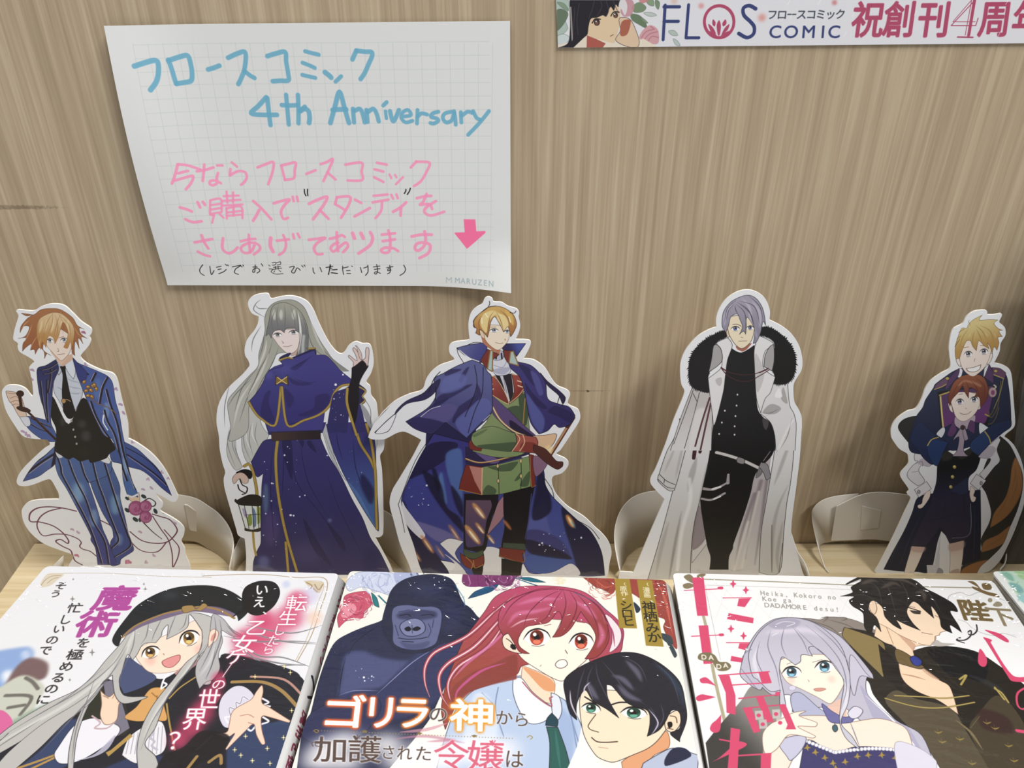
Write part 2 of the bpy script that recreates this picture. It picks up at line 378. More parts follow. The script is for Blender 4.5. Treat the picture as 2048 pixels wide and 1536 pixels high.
# ------------------------------------------------------------------ handwritten notice on squared paper
SY = -0.0012
cv = wall_canvas('notice', SY, (212, 38, 1030, 580), 8000, '#e2e3e2')
def notice(c):
    c.T(0, 0, 1)
    # printed squares (4.95 mm) inside a margin
    for i in range(26):
        xt = 270+i*28.6; xb = 368+i*24.5
        c.L(f'{xt},86 {xb},540', .9, '#b9c6c6', al=.55, sm=False)
    for j in range(18):
        y = 88+j*27.2-j*j*.08; f = (y-88)/455
        c.L(f'{270+f*98},{y} {978+f*10},{y-5+f*6}', .9, '#b9c6c6', al=.55, sm=False)
    B = '#6fb0cc'; PK = '#ff9cc2'; c.sat = 1.; K = '#23211f'
    def pen(pts, w, col, al=.84):
        c.L(pts, w, col, al=al); c.L(pts, w*.7, col, al=al*.35)
    c.T(180, 20, 4.655)          # blue heading
    pen('440,508 530,480 610,460 645,475 655,560 640,650 590,728', 44, B)
    pen('740,460 770,540 800,640 815,680/740,465 850,430 915,425 945,520 955,600 945,655 880,670 815,678', 42, B)
    pen('1100,553 1160,535 1205,517/1285,445 1360,410 1435,388 1450,440 1435,560 1405,640 1380,690/1440,570 1490,610 1530,632', 40, B)
    pen('1650,430 1730,405 1815,392 1825,480 1845,600 1845,655 1770,658 1700,663', 40, B)
    c.T(600, 20, 4.452)
    pen('45,368 110,385 165,398/22,470 80,492 130,515/20,578 80,592 135,604', 34, B)
    pen('222,555 260,585 275,600', 44, B); pen('365,590 340,615 315,638', 34, B)
    pen('465,440 500,362/500,362 580,372 635,375 640,410 610,480 575,560 538,615', 38, B)
    c.T(180, 20, 4.655)
    pen('1640,812 1570,890 1500,960 1600,975 1740,975/1650,820 1665,950 1680,1070', 42, B)
    pen('1825,790 1835,900 1850,1065/1785,885 1860,888 1925,886/1935,790 1940,920 1940,1055/1950,940 2000,900', 40, B)
    c.T(600, 20, 4.452)
    pen('0,900 40,880 75,900 85,960 80,1005', 42, B)
    pen('270,1005 310,860 350,730 390,850 415,940 435,1005/290,890 350,885 410,885', 42, B)
    pen('470,880 480,1000/480,900 530,880 555,920 575,1000/590,890 600,995/600,910 650,880 680,920 700,990', 38, B)
    pen('740,850 770,820', 34, B); pen('760,900 768,965', 30, B)
    pen('800,900 830,990 880,890', 38, B)
    pen('905,950 985,935 960,890 915,910 900,960 940,1000 1000,985', 32, B)
    pen('1045,890 1040,1010/1045,950 1080,920 1130,930', 34, B)
    pen('1230,905 1180,920 1165,950 1215,965 1230,985 1190,1010 1160,1005', 34, B)
    pen('1350,905 1290,920 1270,960 1300,1000 1350,980 1370,910/1370,900 1380,960 1385,1020', 34, B)
    pen('1430,910 1435,1000/1440,940 1490,905 1530,915/1540,900 1570,960 1600,975/1680,900 1600,1000 1495,1110', 34, B)
    # pink lines
    c.T(300, 300, 5.389)
    W = 30
    pen('325,130 300,240 270,330/325,130 420,145 560,200/330,225 430,205/300,300 400,275 480,262 465,330 410,400', W, PK)
    pen('520,215 600,205 690,180/595,145 590,230 580,320/730,160 785,160/740,240 725,300 735,340 690,370 655,355 660,325 710,320 770,350', W, PK)
    pen('885,130 940,175/870,200 865,270/870,265 950,225 1025,235 1045,290 1020,340 985,370', W, PK)
    pen('1160,185 1250,150 1330,130 1320,240 1275,365', W, PK)
    pen('1415,165 1435,240 1455,320/1415,165 1500,145 1570,135 1560,220 1550,300 1455,318', W, PK)
    pen('1685,255 1785,215/1840,150 1910,125 1970,95 1940,180 1870,330/1915,240 2000,315', W, PK)
    pen('350,590 420,615 470,640/405,720 480,755 570,750/530,545 555,600/585,545 605,575', 34, PK)
    pen('660,530 660,680 690,690/660,530 770,520 780,650/665,580 770,570/665,630 770,615/665,675 775,660/700,690 680,770/760,680 800,720', 26, PK)
    pen('800,490 960,485/790,540 980,530/830,440 840,560/900,450 900,560/800,590 1000,580/830,620 835,730/830,620 985,605 1000,730/840,665 990,650/840,700 985,690/905,590 905,700', 26, PK)
    pen('1115,545 1200,620 1310,740/1180,640 1150,700 1115,755', 34, PK)
    pen('1335,570 1420,545 1505,530 1450,590 1415,660 1440,735 1490,725/1540,500 1550,545/1585,500 1595,545', 32, PK)
    pen('1715,575 1800,535 1910,500 1870,590 1760,740/1830,640 1925,735', 34, PK)
    pen('500,975 590,960 680,945/570,900 600,980 640,1045/530,1075 590,1110 655,1130', 34, PK)
    pen('795,940 790,1050 850,1100 910,1080 950,1040', 34, PK)
    pen('985,975 1070,955 1140,950/1070,905 1075,1000 1085,1095/1140,990 1100,1080 1030,1100 985,1060 1010,1020 1090,990 1170,1010 1190,1060 1125,1115', 32, PK)
    pen('1305,940 1300,1020 1330,1085', 44, PK); pen('1370,970 1500,955/1440,910 1470,1000 1450,1080 1395,1120/1545,900 1555,945/1595,895 1615,935', 32, PK)
    pen('1715,960 1800,950 1890,940 1810,990 1770,1050 1800,1110 1860,1110', 34, PK)
    c.T(660, 300, 5.389)
    pen('165,155 340,135 340,230 345,320 190,325', W, PK)
    pen('505,135 610,155/480,205 575,230/475,290 575,340', W, PK); pen('640,260 660,300/700,265 715,290/785,290 710,365', 26, PK)
    pen('870,185 930,120/930,125 1070,135 1040,230 980,330 905,385', W, PK)
    pen('75,505 55,580/75,505 215,500 200,590 120,725/70,585 160,640', 32, PK)
    pen('270,530 335,565/265,710 350,665 430,620', 32, PK)
    pen('470,490 620,475/460,560 630,530/560,555 550,650 490,730/660,480 680,520/715,475 730,515', 30, PK)
    pen('820,560 750,620 680,660/765,620 760,700', 34, PK)
    pen('935,515 1020,495 1090,490/1040,470 1000,560 970,585 1070,580 1100,630/1140,545 1030,620 1020,670 1090,700 1230,660', 32, PK)
    pen('0,950 60,935 130,910/75,880 80,1000 90,1080/90,990 40,1010 10,1050 40,1085 100,1040 170,990 195,1030 145,1090/150,920 160,930', 34, PK)
    pen('245,890 265,945/335,890 360,945', 44, PK); pen('435,880 460,940 430,1020 310,1105', 38, PK)
    pen('560,905 700,890/570,975 700,955/630,860 650,960 640,1080 590,1100 550,1075 590,1045 680,1050 735,1080', 34, PK)
    pen('880,925 980,905 1095,905/1020,870 1030,960 1010,1030 950,1075 915,1050 940,1000 1020,990 1080,1020 1060,1100 965,1155', 36, PK)
    c.P('1440,740! 1565,742! 1575,870! 1670,865! 1675,885! 1475,1052! 1340,890! 1345,882! 1450,880!', '#ff82ad', sm=False)
    c.P('1440,740! 1565,742! 1575,870! 1670,865! 1675,885! 1475,1052! 1340,890! 1345,882! 1450,880!', '#ff6fa0', sm=False, al=.5)
    # black pen
    def bk(p, w=9): c.L(p, w, K)
    bk('800,465 815,440 818,420/832,475 855,440 865,408', 12)
    bk('140,1240 140,1280 150,1330/140,1262 200,1248/180,1290 220,1288/185,1318 225,1320/235,1240 245,1245')
    bk('330,1255 345,1310/365,1262 410,1245/410,1232 412,1300 385,1340')
    bk('470,1250 540,1240/480,1275 540,1268/505,1222 515,1290 500,1325 480,1315 500,1300 545,1318')
    bk('612,1258 680,1245/645,1232 650,1280 625,1290 630,1270 655,1275 645,1310 622,1322')
    bk('795,1230 815,1270 800,1310 755,1340')
    bk('0,1265 25,1262/15,1312 85,1320/20,1280 80,1275/12,1235 -15,1330/-40,1255 10,1248')
    c.T(300, 300, 5.389)
    bk('1665,420 1668,460 1682,490/1700,418 1698,450 1703,488', 12)
    bk('580,1220 548,1270 555,1310 595,1340'); bk('655,1240 670,1328 700,1285'); bk('725,1250 775,1240/740,1275 775,1268/750,1320 800,1300 830,1275/820,1218 835,1232/845,1225 852,1236')
    bk('895,1248 985,1232 930,1270 920,1310 960,1328/985,1235 1000,1250/1008,1228 1015,1240')
    bk('1115,1250 1160,1248/1140,1228 1135,1300 1115,1305 1120,1275 1165,1262 1190,1290 1160,1315/1205,1215 1222,1240')
    bk('1285,1230 1300,1240/1290,1270 1330,1275 1310,1300 1360,1325 1440,1320/1320,1205 1360,1200 1355,1225 1325,1230/1370,1205 1410,1195 1410,1220 1375,1228/1335,1255 1410,1245/1330,1275 1425,1262/1355,1240 1358,1275/1385,1238 1388,1275/1350,1290 1340,1305/1395,1285 1415,1300', 7)
    bk('1510,1252 1560,1245 1530,1300 1560,1312 1590,1260 1625,1285/1640,1235 1655,1250/1665,1228 1675,1242')
    bk('1760,1260 1765,1300 1780,1320/1835,1255 1855,1300/1900,1255 1975,1242/1945,1222 1930,1330/1975,1282 2020,1278/1965,1310 2025,1318')
    # stationer's mark
    c.T(0, 0, 1)
    x = 915
    for ch in 'MARUZEN':
        c.X(ch, x, 556+(x-915)*.02, (14.2, .3), (0, -15), '#9db1b6', bold=.012, al=.85); x += 11.2
    c.L('893,561 893,551 898,557 903,551 903,561', 2, '#a9b8bb', al=.8, sm=False)
notice(cv)
nm = print_mat(cv, .75, .15)
n_u, n_v = 36, 28; V = []; UV = []; Fc = []
for j in range(n_v+1):
    for i in range(n_u+1):
        s, t = i/n_u, j/n_v
        xt, yt = 212+(1020-212)*s, 50-8*s
        xb, yb = 337+(1022-337)*s, 568+2*s
        # true straight lines on the wall plane
        a, b = on_wall(xt, yt, SY), on_wall(xb, yb, SY); p = a.lerp(b, t); q = p.copy()
        lift = .0050*math.exp(-(s/.14)**2)*math.sin(math.pi*min(1, .12+t*.9))**1 + .006*max(0, (s-.72)/.28)**2*max(0, (t-.8)/.2)**1.5 + .0012*t*t
        q.y -= max(lift, 0); 
        if s > .72 and t > .8: q.z -= .0004*((s-.72)/.28)**2
        V.append(q); UV.append(cv.uv(p))
for j in range(n_v):
    for i in range(n_u):
        a = j*(n_u+1)+i; Fc.append((a, a+n_u+1, a+n_u+2, a+1))
o = new('notice_sheet', V, Fc, [nm], None, UV, smooth=True)
sm = o.modifiers.new('thickness', 'SOLIDIFY'); sm.thickness = .00025; sm.offset = -1
es = o.modifiers.new('crisp_rim', 'EDGE_SPLIT'); es.split_angle = .6
o['label'] = 'white squared notice sheet with blue and pink handwriting and a pink arrow'; o['category'] = 'notice'

# ------------------------------------------------------------------ printed banner strip, top right
BY = -0.0008
cv = wall_canvas('banner', BY, (1110, -6, 2110, 98), 9000, '#e3e1e8')
def banner(c):
    c.T(1100, 0, 4.267)
    # watercolour leaves and roses
    for p, col in (('50,0 150,0 165,60 130,160 150,250 60,310 50,200', '#a9bfb2'), ('55,90 110,80 155,120 120,200 60,260 52,180', '#5f7458'),
                   ('60,20 120,30 160,90 110,70', '#7f9a7c'), ('60,310 120,290 170,330 100,390 50,370', '#c9d6d2'),
                   ('700,60 760,20 820,60 790,100 720,105', '#6f8a62'), ('690,120 760,130 810,180 825,240 760,210 700,170', '#5d7852'),
                   ('820,0 880,0 885,50 840,40', '#7f9a72'), ('900,0 935,20 925,80 900,50', '#6f8a66'), ('800,110 860,105 910,130 850,140', '#b9c6be'), ('1010,265 1060,260 1090,300 1040,300', '#aebfb5'),
                   ('1050,330 1090,350 1110,390 1070,380', '#b3c4ba'), ('770,150 800,160 835,195 800,190', '#7c9470')):
        c.P(p, col, al=.9, ol=2, oc='#54655a')
    c.P('640,0 700,0 720,60 690,130 630,140 600,90', '#c98d97', al=.9); c.P('760,0 840,0 800,28 770,20', '#cf7f80', al=.9)
    c.P('760,320 790,260 850,215 910,240 930,300 920,370 850,372 790,350', '#d79aa0', al=.95)
    c.L('780,320 820,270 880,250/800,340 850,290 920,270/830,360 870,310 925,320/860,225 890,250', 8, '#b96b7c', al=.8)
    c.glow(1060, 10, 40, '#e2b9a2', .7)
    # generic dark-haired reader leaning on a hand
    c.P('300,150 360,60 480,20 570,30 600,130 598,200 575,290 545,370 470,360 380,330 320,300', '#e6c9a0')
    c.P('50,385 200,350 300,300 330,300 400,330 550,372 620,340 700,350 800,330 910,395 910,405 50,405', '#e9dcc6', sm=False)
    c.P('315,300 390,330 475,370 450,405 312,405', '#b8584a', sm=False)
    c.P('590,160 650,150 700,185 760,340 740,405 640,390 560,340 600,260', '#e3c3a0', ol=3); c.P('610,190 660,165 690,180 660,290 600,300', '#b5614a')
    c.P('168,0! 600,0! 585,60 560,40 545,90 515,60 480,140 450,130 400,150 350,160 330,220 320,290 290,320 200,405! 60,405! 150,370 170,250 168,100', '#231e28')
    c.L('480,10 500,90 480,140/430,0 440,60 400,140/380,0 360,80 330,160/250,30 230,160 240,300/210,60 205,180 190,330/540,10 560,60 585,110', 5, '#4a3f52', al=.9)
    c.P('600,0 640,0 660,60 640,130 610,80 585,60', '#dfd9dc')
    for x, y, r in ((400, 190, 30), (560, 130, 24)):
        c.E(x, y, r*.85, r, '#3d2c2c'); c.E(x, y+8, r*.5, r*.55, '#7a5142'); c.E(x-7, y-8, 6, 6, '#ffffff')
        c.L(f'{x-40},{y+6} {x-15},{y-28} {x+30},{y-26}', 9, '#2a2024')
    c.L('515,308 540,295', 5, '#6a4038'); c.P('170,60 182,60 195,330 185,350', '#e8e2cf', al=.6)
    c.P('50,0 60,0 60,405 50,405', '#cfcdc8', sm=False, al=.4)
    # FLOS COMIC
    N = '#34407a'; R = '#bb4468'
    c.L('982,45 965,338', 26, N, sm=False); c.L('972,58 1105,58/972,182 1095,182', 25, N, sm=False)
    c.L('1182,42 1160,322 1270,322', 25, N, sm=False)
    c.L([(1443+126*math.cos(t*.3142), 185+136*math.sin(t*.3142)) for t in range(21)], 25, R)
    for p in ('1443,172 1458,220 1450,290 1440,305 1430,290 1422,215', '1390,165 1412,190 1405,225 1385,205', '1497,165 1505,200 1480,225 1470,200', '1350,205 1390,235 1415,290 1375,275', '1530,205 1515,255 1465,295 1490,240', '1352,262 1400,285 1425,305 1380,295', '1530,262 1480,285 1455,305 1500,295'):
        c.P(p, R)
    c.L('1755,75 1700,48 1650,70 1655,130 1710,185 1742,230 1735,290 1680,320 1610,285', 29, N)
    c.glow(1290, 50, 34, '#e39a9c', .9); c.glow(1808, 150, 46, '#e69a90', .9)
    c.T(1568, 0, 4.267)
    c.glow(430, 22, 32, '#d98484', .9)
    s_ = 'フロースコミック'; x0, x1 = -100, 480
    for i, ch in enumerate(s_): c.X(ch, x0+(x1-x0)*i/7, 126+i*-.6, (92 if ch != 'ッ' else 92, 0), (10, -92), '#3a4252', bold=.012)
    for ch, x in zip('COMIC', (-75, 60, 210, 332, 428)):
        c.X(ch, x, 268, (140, -2), (12, -150), N, bold=.012, sx=1.12)
    for ch, x, wd in zip('祝創刊', (715, 985, 1280), (1, 1, 1)):
        c.X(ch, x, 170, (305, -3), (45, -325), R, bold=.022, sx=.92)
    c.X('周', 1800, 165, (305, -3), (45, -325), R, bold=.022, sx=.92); c.X('年', 2085, 165, (305, -3), (45, -325), R, bold=.022, sx=.92)
    c.L('1625,5 1425,218 1635,218 1655,155', 8, R, sm=False); c.L('1600,0 1440,185 1630,185', 6, R, sm=False)
    c.L('1625,0 1575,300', 26, R, sm=False); c.L('1600,0 1545,300', 6, R, sm=False); c.L('1480,315 1610,318', 12, R, sm=False)
    for x, y in ((40, 20), (300, 20), (590, 120), (1120, 110), (1900, 20), (1830, 300), (60, 130), (520, 290)):
        c.L(f'{x+12},{y-20} {x-10},{y+20}', 4, '#ffffff', al=.8)
banner(cv)
bm_ = print_mat(cv, .3, .5)
pts = [on_wall(x, y, BY) for x, y in ((1112, -6), (1116, 95.5), (2100, 86), (2100, -6))]
# slightly wavy glossy film
o = prism('banner_strip', pts, (0, .0004, 0), [bm_], None, cv.uv)
o['label'] = 'glossy white banner strip with navy and crimson lettering taped along the wall top'; o['category'] = 'banner'
# ------------------------------------------------------------------ artwork: plain generic figures in the colours of the prints
K0 = '#1d1a22'
def eye(c, x, y, w, h, iris, sx=0, lash=K0, rot=0, big=False, lw=None):
    a = math.radians(rot); R = lambda dx, dy: (x+dx*math.cos(a)-dy*math.sin(a), y+dx*math.sin(a)+dy*math.cos(a))
    P_ = lambda *l: [R(*p) for p in l]
    wm = c.P(P_((-w, .1*h), (-.6*w, -.7*h), (.1*w, -h), (.75*w, -.6*h), (w, .15*h), (.5*w, .8*h), (-.3*w, .85*h)), '#f6f3f2')
    q = R(sx*w, -.05*h); rw, rh = (.56*w, .92*h) if big else (.46*w, .85*h)
    c.E(*q, rw, rh, iris, clip=wm); dk = tuple(hexc(iris)*.45)
    c.E(q[0], q[1]-.3*rh, rw*.95, rh*.6, dk, al=.8, clip=wm); c.E(*q, rw*.42, rh*.42, '#1a1418', clip=wm)
    c.E(q[0], q[1]+.55*rh, rw*.55, rh*.3, tuple(np.clip(hexc(iris)*1.5+.15, 0, 1)), al=.8, clip=wm)
    c.E(q[0]-.3*rw, q[1]-.4*rh, rw*.26, rh*.24, '#ffffff')
    c.L(P_((-1.1*w, .2*h), (-.6*w, -.75*h), (.1*w, -1.08*h), (.8*w, -.7*h), (1.12*w, .05*h)), lw or h*.3, lash, tp='both')
    c.L(P_((-.4*w, .9*h), (.1*w, 1.0*h), (.6*w, .82*h)), (lw or h*.3)*.35, lash, al=.7)
def strands(c, lines, w, col, al=.8, clip=None):
    for l in lines.split('/'): c.L(l, w, col, al=al, clip=clip, tp='both')
def petals(c, pts, col='#b87fae', r=12):
    for i, (x, y) in enumerate(pts):
        c.E(x, y, r, r*.55, col, rot=i*47, al=.75); c.E(x+r*.8, y+r*.5, r*.6, r*.4, col, rot=i*80+30, al=.6)
def specks(c, n, x0, y0, x1, y1, seed, clip=None, r=3):
    g = random.Random(seed)
    for _ in range(n):
        q = r*g.choice((.5, .6, .8, 1, 1.6)); c.E(g.uniform(x0, x1), g.uniform(y0, y1), q, q, '#e8ecff', clip=clip, al=.9)

def art1(c):
    OL = '#231c30'; BL = '#39539c'; BD = '#262a66'; ST = '#1e1830'; TN = '#b9a3a8'
    c.T(0, 860, 5.12)
    # trailing ribbon
    RB = '#7d3557'
    for l, w in (('780,830 650,800 500,785 380,800 310,850 300,920 330,940 400,940 540,980 640,1050 700,1130 690,1160 620,1120 570,1140 640,1190 720,1230 745,1290 770,1340 840,1380', 15),
                 ('620,800 500,830 420,880 380,950 390,1020 445,1082 560,1065 680,1070 790,1110 830,1150 815,1190 850,1220 920,1240 985,1290', 13),
                 ('1020,920 1110,965 1140,985/1330,1040 1450,1130 1600,1160 1720,1140 1800,1060 1810,1010 1740,920 1640,885 1560,860', 14),
                 ('1560,880 1650,1020 1720,1120 1760,1260 1765,1400/1680,1020 1760,1110 1830,1200 1820,1300 1775,1400/1345,1150 1420,1220 1510,1250 1620,1240 1700,1150', 12)):
        c.L(l, w, '#5b2440'); c.L(l, w*.55, RB)
    petals(c, [(735, 1015), (795, 1045), (1350, 120), (1510, 500), (1460, 605), (1545, 590), (1650, 430), (1720, 490), (1430, 1040), (1570, 1280), (1490, 1350), (1680, 845), (1785, 950)], '#b88aae', 20)
    petals(c, [(780, 1280), (1320, 1345), (1290, 1350), (690, 1310)], '#c24d78', 24)
    # coat tails
    t1 = c.P('555,170! 575,200 565,340 470,420 380,480 235,525! 290,430 380,320 470,250', BL, g=(300, 500, 560, 220, '#4a68ac'), ol=4, oc=OL)
    c.L('560,240 420,330 290,430', 22, ST, clip=t1); c.L('560,262 420,352 300,445', 5, TN, clip=t1); c.L('540,180 470,250 380,320', 10, ST, clip=t1)
    c.P('560,170 575,200 568,340 520,400 545,260', '#1c1838', clip=t1)
    t2 = c.P('1270,120! 1400,190 1500,280 1610,390 1690,520 1755,670! 1650,590 1530,470 1440,410 1330,380 1220,340 1140,310 1130,150', BL, g=(1200, 150, 1740, 650, '#2c3e94'), ol=4, oc=OL)
    c.L('1300,250 1450,350 1600,460 1720,580', 16, ST, clip=t2); c.L('1290,180 1440,260 1560,350 1640,440', 10, ST, clip=t2); c.L('1310,272 1450,368 1600,478 1700,570', 5, TN, clip=t2)
    # trousers
    l2 = c.P('880,330 1130,340! 1170,430 1225,570 1230,700 1275,880 1310,1040 1340,1130 1365,1200 1360,1240 1240,1320 1230,1370! 1130,1380 1130,1150 1160,1100! 1150,1020 1110,950 1050,850 1000,740 930,560', '#3d5c9e', g=(1000, 400, 1260, 1300, '#33428f'), ol=4, oc=OL)
    l1 = c.P('575,260! 880,280 1140,320! 1120,450 905,540! 960,700 1010,860 1050,1010 1090,1100 1150,1250 1200,1380! 1000,1378! 975,1210 930,1130 930,1080 850,920 760,750 680,600 600,470 565,350', '#3f60a4', g=(700, 400, 1100, 1350, '#343a8c'), ol=4, oc=OL)
    c.glow(800, 640, 90, '#7fb0d8', .75, l1, 150); c.glow(960, 900, 60, '#78a4d0', .7, l1, 130); c.glow(1180, 760, 70, '#79abd2', .7, l2, 150); c.glow(1220, 1120, 50, '#6d97cc', .6, l2, 90)
    for l, m in (('585,270 620,380 630,450 720,620 840,840 930,1030 1000,1230 1040,1370', l1), ('700,310 750,450 800,560 880,720 950,930 1040,1080 1080,1180 1110,1370', l1), ('820,320 860,450 900,530', l1),
                 ('950,340 980,470 1010,570 1060,700 1110,850 1170,1000 1210,1130 1140,1210', l2), ('1070,345 1110,480 1160,640 1230,860 1300,1060 1330,1190 1170,1300', l2)):
        c.L(l, 17, ST, clip=m); c.L([(x+14, y) for x, y, _ in parse(l)], 5, TN, clip=m)
    # flower bouquet in the lowered hand
    c.P('1310,650! 1420,640! 1425,740 1330,720', '#e6c3a2', ol=3)
    for x, y, rr_ in ((1470, 680, 30), (1300, 700, 24), (1300, 820, 30), (1385, 915, 32), (1590, 830, 30), (1430, 920, 22)):
        c.E(x, y, rr_, rr_*.6, '#2c3c40', rot=x % 90)
    c.L('1470,950 1560,1040 1655,1115', 14, '#3a1a24', w1=8); c.L('1480,720 1530,700 1590,740 1570,780 1500,760', 12, '#2c2630')
    for x, y, rr_ in ((1390, 800, 75), (1490, 780, 60), (1490, 890, 62)):
        c.E(x, y, rr_, rr_, '#a8447c', ol=3, oc='#5d1f42')
        for k in range(4): c.L([(x+rr_*(.75-.16*k)*math.cos(t*.5+k), y+rr_*(.75-.16*k)*math.sin(t*.5+k)) for t in range(9)], 5, '#d98fb4', al=.85)
    # shirt, waistcoat, jacket
    c.P('570,205 640,270 600,285 575,250', '#cfd2da'); c.P('1040,290! 1090,270 1130,320 1110,345 1030,315', '#dadce2', ol=3)
    v = c.P('540,-340 700,-60 850,-330 1000,-100 1180,180 1120,240 1080,290 930,335 900,300 820,320 750,280 700,300 630,260 560,200 575,0 520,-150', '#17181a', ol=3)
    c.glow(880, 60, 70, '#3a3c3e', .9, v, 80); c.glow(640, -90, 40, '#303436', .9, v, 70); c.glow(870, 230, 110, '#35383a', .6, v, 20); c.glow(840, -60, 60, '#393b3d', .8, v, 60)
    c.T(0, 590, 5.12)
    sh = c.P('590,720! 640,700 740,650 770,700 820,830 845,970 830,1060 760,1195! 700,1100 650,1170! 600,1080 555,1000 545,920 560,820', '#c3cbda', ol=3)
    for l in ('570,940 620,960 650,990', '680,850 740,880 830,900', '690,930 760,950 840,960', '600,860 640,890', '700,1000 780,1010 830,1000'): c.L(l, 16, '#8f9ab0', al=.6, clip=sh, tp='both')
    c.P('580,690 640,690 660,730 600,820! 575,760', '#b6bed0', ol=3); c.P('660,720! 740,650 765,700 770,800 750,860! 700,800', '#d3dae6', ol=3)
    c.P('610,730! 670,725! 672,790 690,880 720,1020 775,1200! 740,1260 690,1260 645,1190! 632,1000 640,820', '#141318')
    c.L('630,1085 680,1070 720,1088', 9, '#c9985a'); c.E(650, 1085, 24, 24, '#c08a4a', ol=3)
    for x, y in ((732, 1290), (750, 1378), (768, 1452), (783, 1522)): c.E(x, y, 11, 13, '#a9a39a', ol=2)
    jl = c.P('570,660! 600,760 545,900 530,1100 520,1300 570,1420 575,1500! 490,1500 400,1460 300,1380 230,1280! 290,1240 470,1280! 440,1140 425,1100 400,1000 380,850 385,750 470,720', BD, g=(420, 700, 480, 1450, '#3a56a2'), ol=4, oc=OL)
    for l in ('480,870 475,1100 490,1300', '410,880 440,1120 470,1260', '520,760 515,860 490,1000', '300,1310 400,1370 500,1400', '320,1260 420,1310 520,1350', '580,700 500,750 420,770', '570,760 500,800 440,810'): c.L(l, 15, ST, clip=jl); c.L([(x+11, y) for x, y, _ in parse(l)], 4, TN, al=.8, clip=jl)
    jr = c.P('740,640! 790,690 880,730 1000,780 1100,830 1150,900 1180,1080 1220,1220 1250,1400 1270,1500 1300,1700 1350,1900 1400,2010 1410,2070! 1300,2040! 1260,1900 1240,1700 1190,1560 1140,1470! 1060,1430 990,1300 920,1150 850,980 790,820', '#3d55a6', g=(850, 700, 1330, 2000, '#3d66b0'), ol=4, oc=OL)
    c.glow(1000, 960, 60, '#4f7cc0', .6, jr, 160); c.glow(1090, 1180, 40, '#7fa8d8', .6, jr, 120); c.glow(1280, 1750, 40, '#86b0dc', .7, jr, 140)
    for l in ('980,800 940,880', '1100,845 1050,950 1020,1110', '1090,970 1130,1120 1190,1280 1220,1400 1260,1600 1320,1800 1390,1990', '930,1090 980,1230 1060,1380 1150,1500', '1070,1180 1100,1290 1170,1420 1210,1560 1250,1750 1300,1900', '800,760 900,810', '790,720 830,730'): c.L(l, 19, ST, clip=jr); c.L([(x-15, y) for x, y, _ in parse(l)], 5, TN, clip=jr)
    c.P('745,640! 800,700 890,800 850,900 800,860 770,750', '#2c3584', ol=3)
    c.L('1060,1230 1055,1300 1100,1380', 14, '#e2e6ee'); 
    for x, y in ((860, 890), (900, 940), (950, 930), (880, 980), (930, 975), (985, 960), (900, 1030), (940, 1040), (965, 920)): c.E(x, y, 24, 17, '#a8702c', rot=x, ol=3, oc='#3f2410'); c.E(x-4, y-4, 9, 6, '#e8b868')
    c.L('930,1060 1000,1110 1080,1140 1150,1180 1190,1220', 10, '#4a2a1a'); c.L('930,1060 1000,1110 1080,1140 1150,1180 1190,1220', 4, '#cc9450')
    c.L('1310,2050 1350,2065 1410,2040', 22, '#dfe3ea')
    # raised hand with cane
    c.P('60,990 100,985 170,1000 215,1040 245,1130 265,1200 270,1260 230,1280 180,1220 130,1130 90,1080', '#e2c0a6', ol=4, oc='#5a3828')
    c.L('100,1060 160,1040 230,1080/105,1100 170,1080 240,1110/120,1130 170,1115 230,1150/75,1000 130,1010 190,1000', 4, '#7a5040')
    c.P('200,1250! 290,1250 310,1330 260,1340', '#d5d9e6', ol=3)
    c.L('210,1140 300,1210 420,1330 570,1480', 26, '#33160f'); c.E(205, 1010, 38, 32, '#3a1c12', ol=3); c.E(240, 1170, 74, 24, '#41231a', rot=15, ol=3); c.L('200,1040 215,1130', 30, '#3a1a10'); c.L('320,1230 480,1380', 6, '#7a3c28')
    # head
    c.P('590,660! 740,600! 745,660 640,735', '#d9ac92', sm=False)
    c.P('520,560 560,640 620,720! 690,640 700,560', '#e3b79c'); hd = c.P('440,330 740,330 745,480 710,590 670,640 630,672 590,645 530,580 480,520', '#efd9c9', ol=3, oc='#7a5242')
    c.P('735,420 775,410 780,450 745,510', '#ecd0bd', ol=3, oc='#7a5242')
    eye(c, 508, 470, 34, 20, '#7d8b98', lw=7); eye(c, 655, 463, 36, 21, '#7d8b98', lw=7)
    c.L('590,545 600,575 585,580', 4, '#7a4a3c'); c.L('590,608 625,606 660,600', 4, '#7a4a3c'); c.L('600,440 650,425', 5, '#a06a40')
    H1 = '#b4703e'; H2 = '#e2c08a'
    hb = c.P('420,150 520,138 620,150 740,230 790,310 860,350! 810,340 830,400 890,445! 830,430 850,500! 800,440 810,550! 770,470 760,560 765,620! 735,590 740,480 700,400 560,340 450,480! 440,560 520,620! 480,600 455,650! 450,580 400,540 360,605! 350,560 310,565! 320,500 260,540 230,575! 235,500 270,440 185,445! 260,420 300,330 240,320 205,385! 215,320 280,240 330,205 270,215 215,185! 290,195 350,200', H1, g=(480, 140, 460, 620, '#a85a30'), ol=3, oc='#5a3018')
    fr_ = c.P('420,230 540,180 640,200 740,300 760,400 730,560! 720,480 690,545 650,535! 690,430 690,350 640,280 600,420 560,500! 545,440 500,420 480,470 470,540! 430,480 415,560! 385,470 370,380 380,290', H2, g=(550, 190, 560, 520, '#c2843e'), ol=2, oc='#8a5020')
    for x in (430, 480, 550, 640, 700): c.L(f'{x},{250} {x-10},{320} {x-30 if x < 560 else x+10},{390}', 22, '#f0d8a2', al=.65, clip=fr_, tp='both', blur=5)
